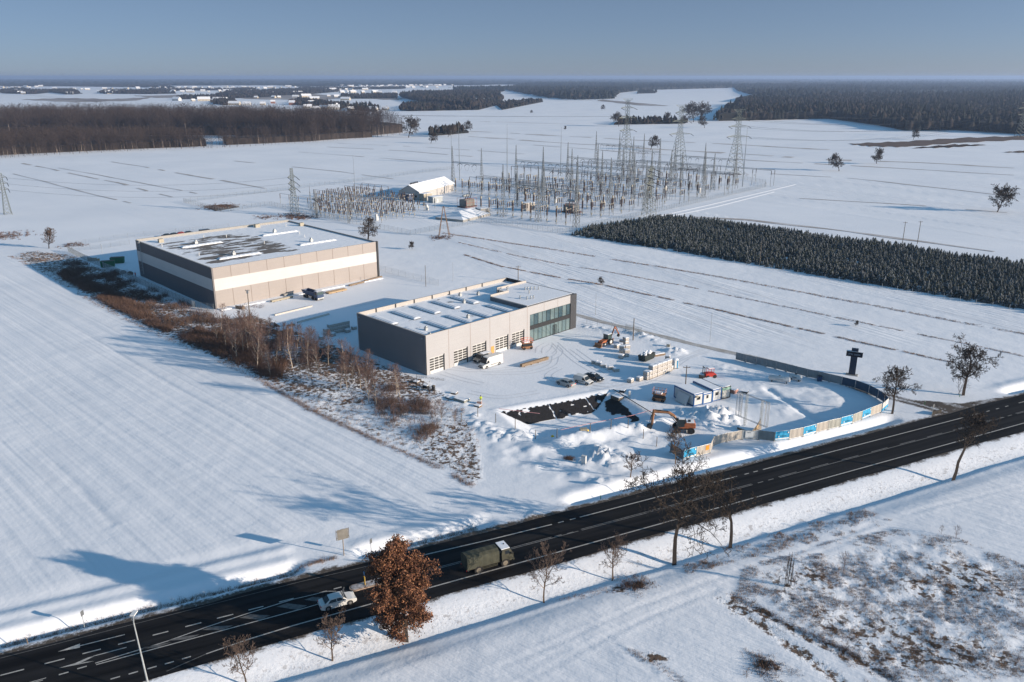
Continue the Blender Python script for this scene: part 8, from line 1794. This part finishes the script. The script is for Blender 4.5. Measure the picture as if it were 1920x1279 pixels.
for i, (px, py, k, lb) in enumerate(named):
    x, y = G(px, py)
    if i < 4 and False: pass
    dup(hp[k], (x, y, 0), (i * 1.3) % 1.2 - .3, lb, 'houses of the far villages', 1.0)
rs = np.random.RandomState(12); rows = [((280, 166), (480, 164), 14), ((560, 171), (700, 168), 10), ((640, 166), (860, 164), 14), ((330, 190), (430, 187), 6), ((480, 184), (640, 182), 8), ((0, 166), (80, 163), 9), ((20, 171), (130, 170), 8), ((100, 168), (260, 167), 8), ((180, 174), (260, 174), 6), ((285, 169), (480, 167), 26), ((300, 173), (470, 172), 12), ((480, 166), (560, 163), 8), ((560, 167), (760, 164), 16), ((640, 162), (860, 160.5), 24), ((420, 178), (600, 175), 8), ((610, 173), (740, 174), 8), ((1000, 163), (1040, 163), 3), ((30, 176), (60, 177), 3), ((560, 203), (660, 208), 5)]
for k, (a, b, n_) in enumerate(rows):
    for i in range(n_):
        f = (i + rs.rand()) / n_; px = a[0] + (b[0] - a[0]) * f; py = a[1] + (b[1] - a[1]) * f + rs.uniform(-.9, .9); x, y = G(px, py)
        dup(hp[int(rs.randint(0, 3))], (x, y, 0), float(rs.uniform(-.6, .9)), 'tiny snow roofed house in the far villages below the horizon', 'small houses of the far villages', float(rs.uniform(.8, 1.3)))
for i, q in enumerate(hp): x, y = G((688, 410, 905, 548)[i], (205, 190, 193, 197)[i]); q.location = (x, y, 0); q['label'] = ('cream house left of the nearest far one', 'white house behind the near hamlet', 'long farmhouse behind the far wood', 'brick house right of the near hamlet')[i]; q['group'] = 'houses of the far villages'; q.scale = (1.25,) * 3
# haze
mb = MB(); mb.bx(-33000, 33000, -2500, 36000, -8, 82); hzb = mb.build('haze', mat('haze_air', (.6, .7, .85))); tag(hzb, kind='stuff')
m = MATS['haze_air']; N = m.node_tree; N.nodes.clear(); v = N.nodes.new('ShaderNodeVolumePrincipled'); out = N.nodes.new('ShaderNodeOutputMaterial'); v.inputs['Color'].default_value = (.46, .62, .92, 1); v.inputs['Density'].default_value = HAZE; v.inputs['Anisotropy'].default_value = 0.2
N.links.new(v.outputs[0], out.inputs['Volume'])
m.cycles.homogeneous_volume = True if hasattr(m.cycles, 'homogeneous_volume') else None
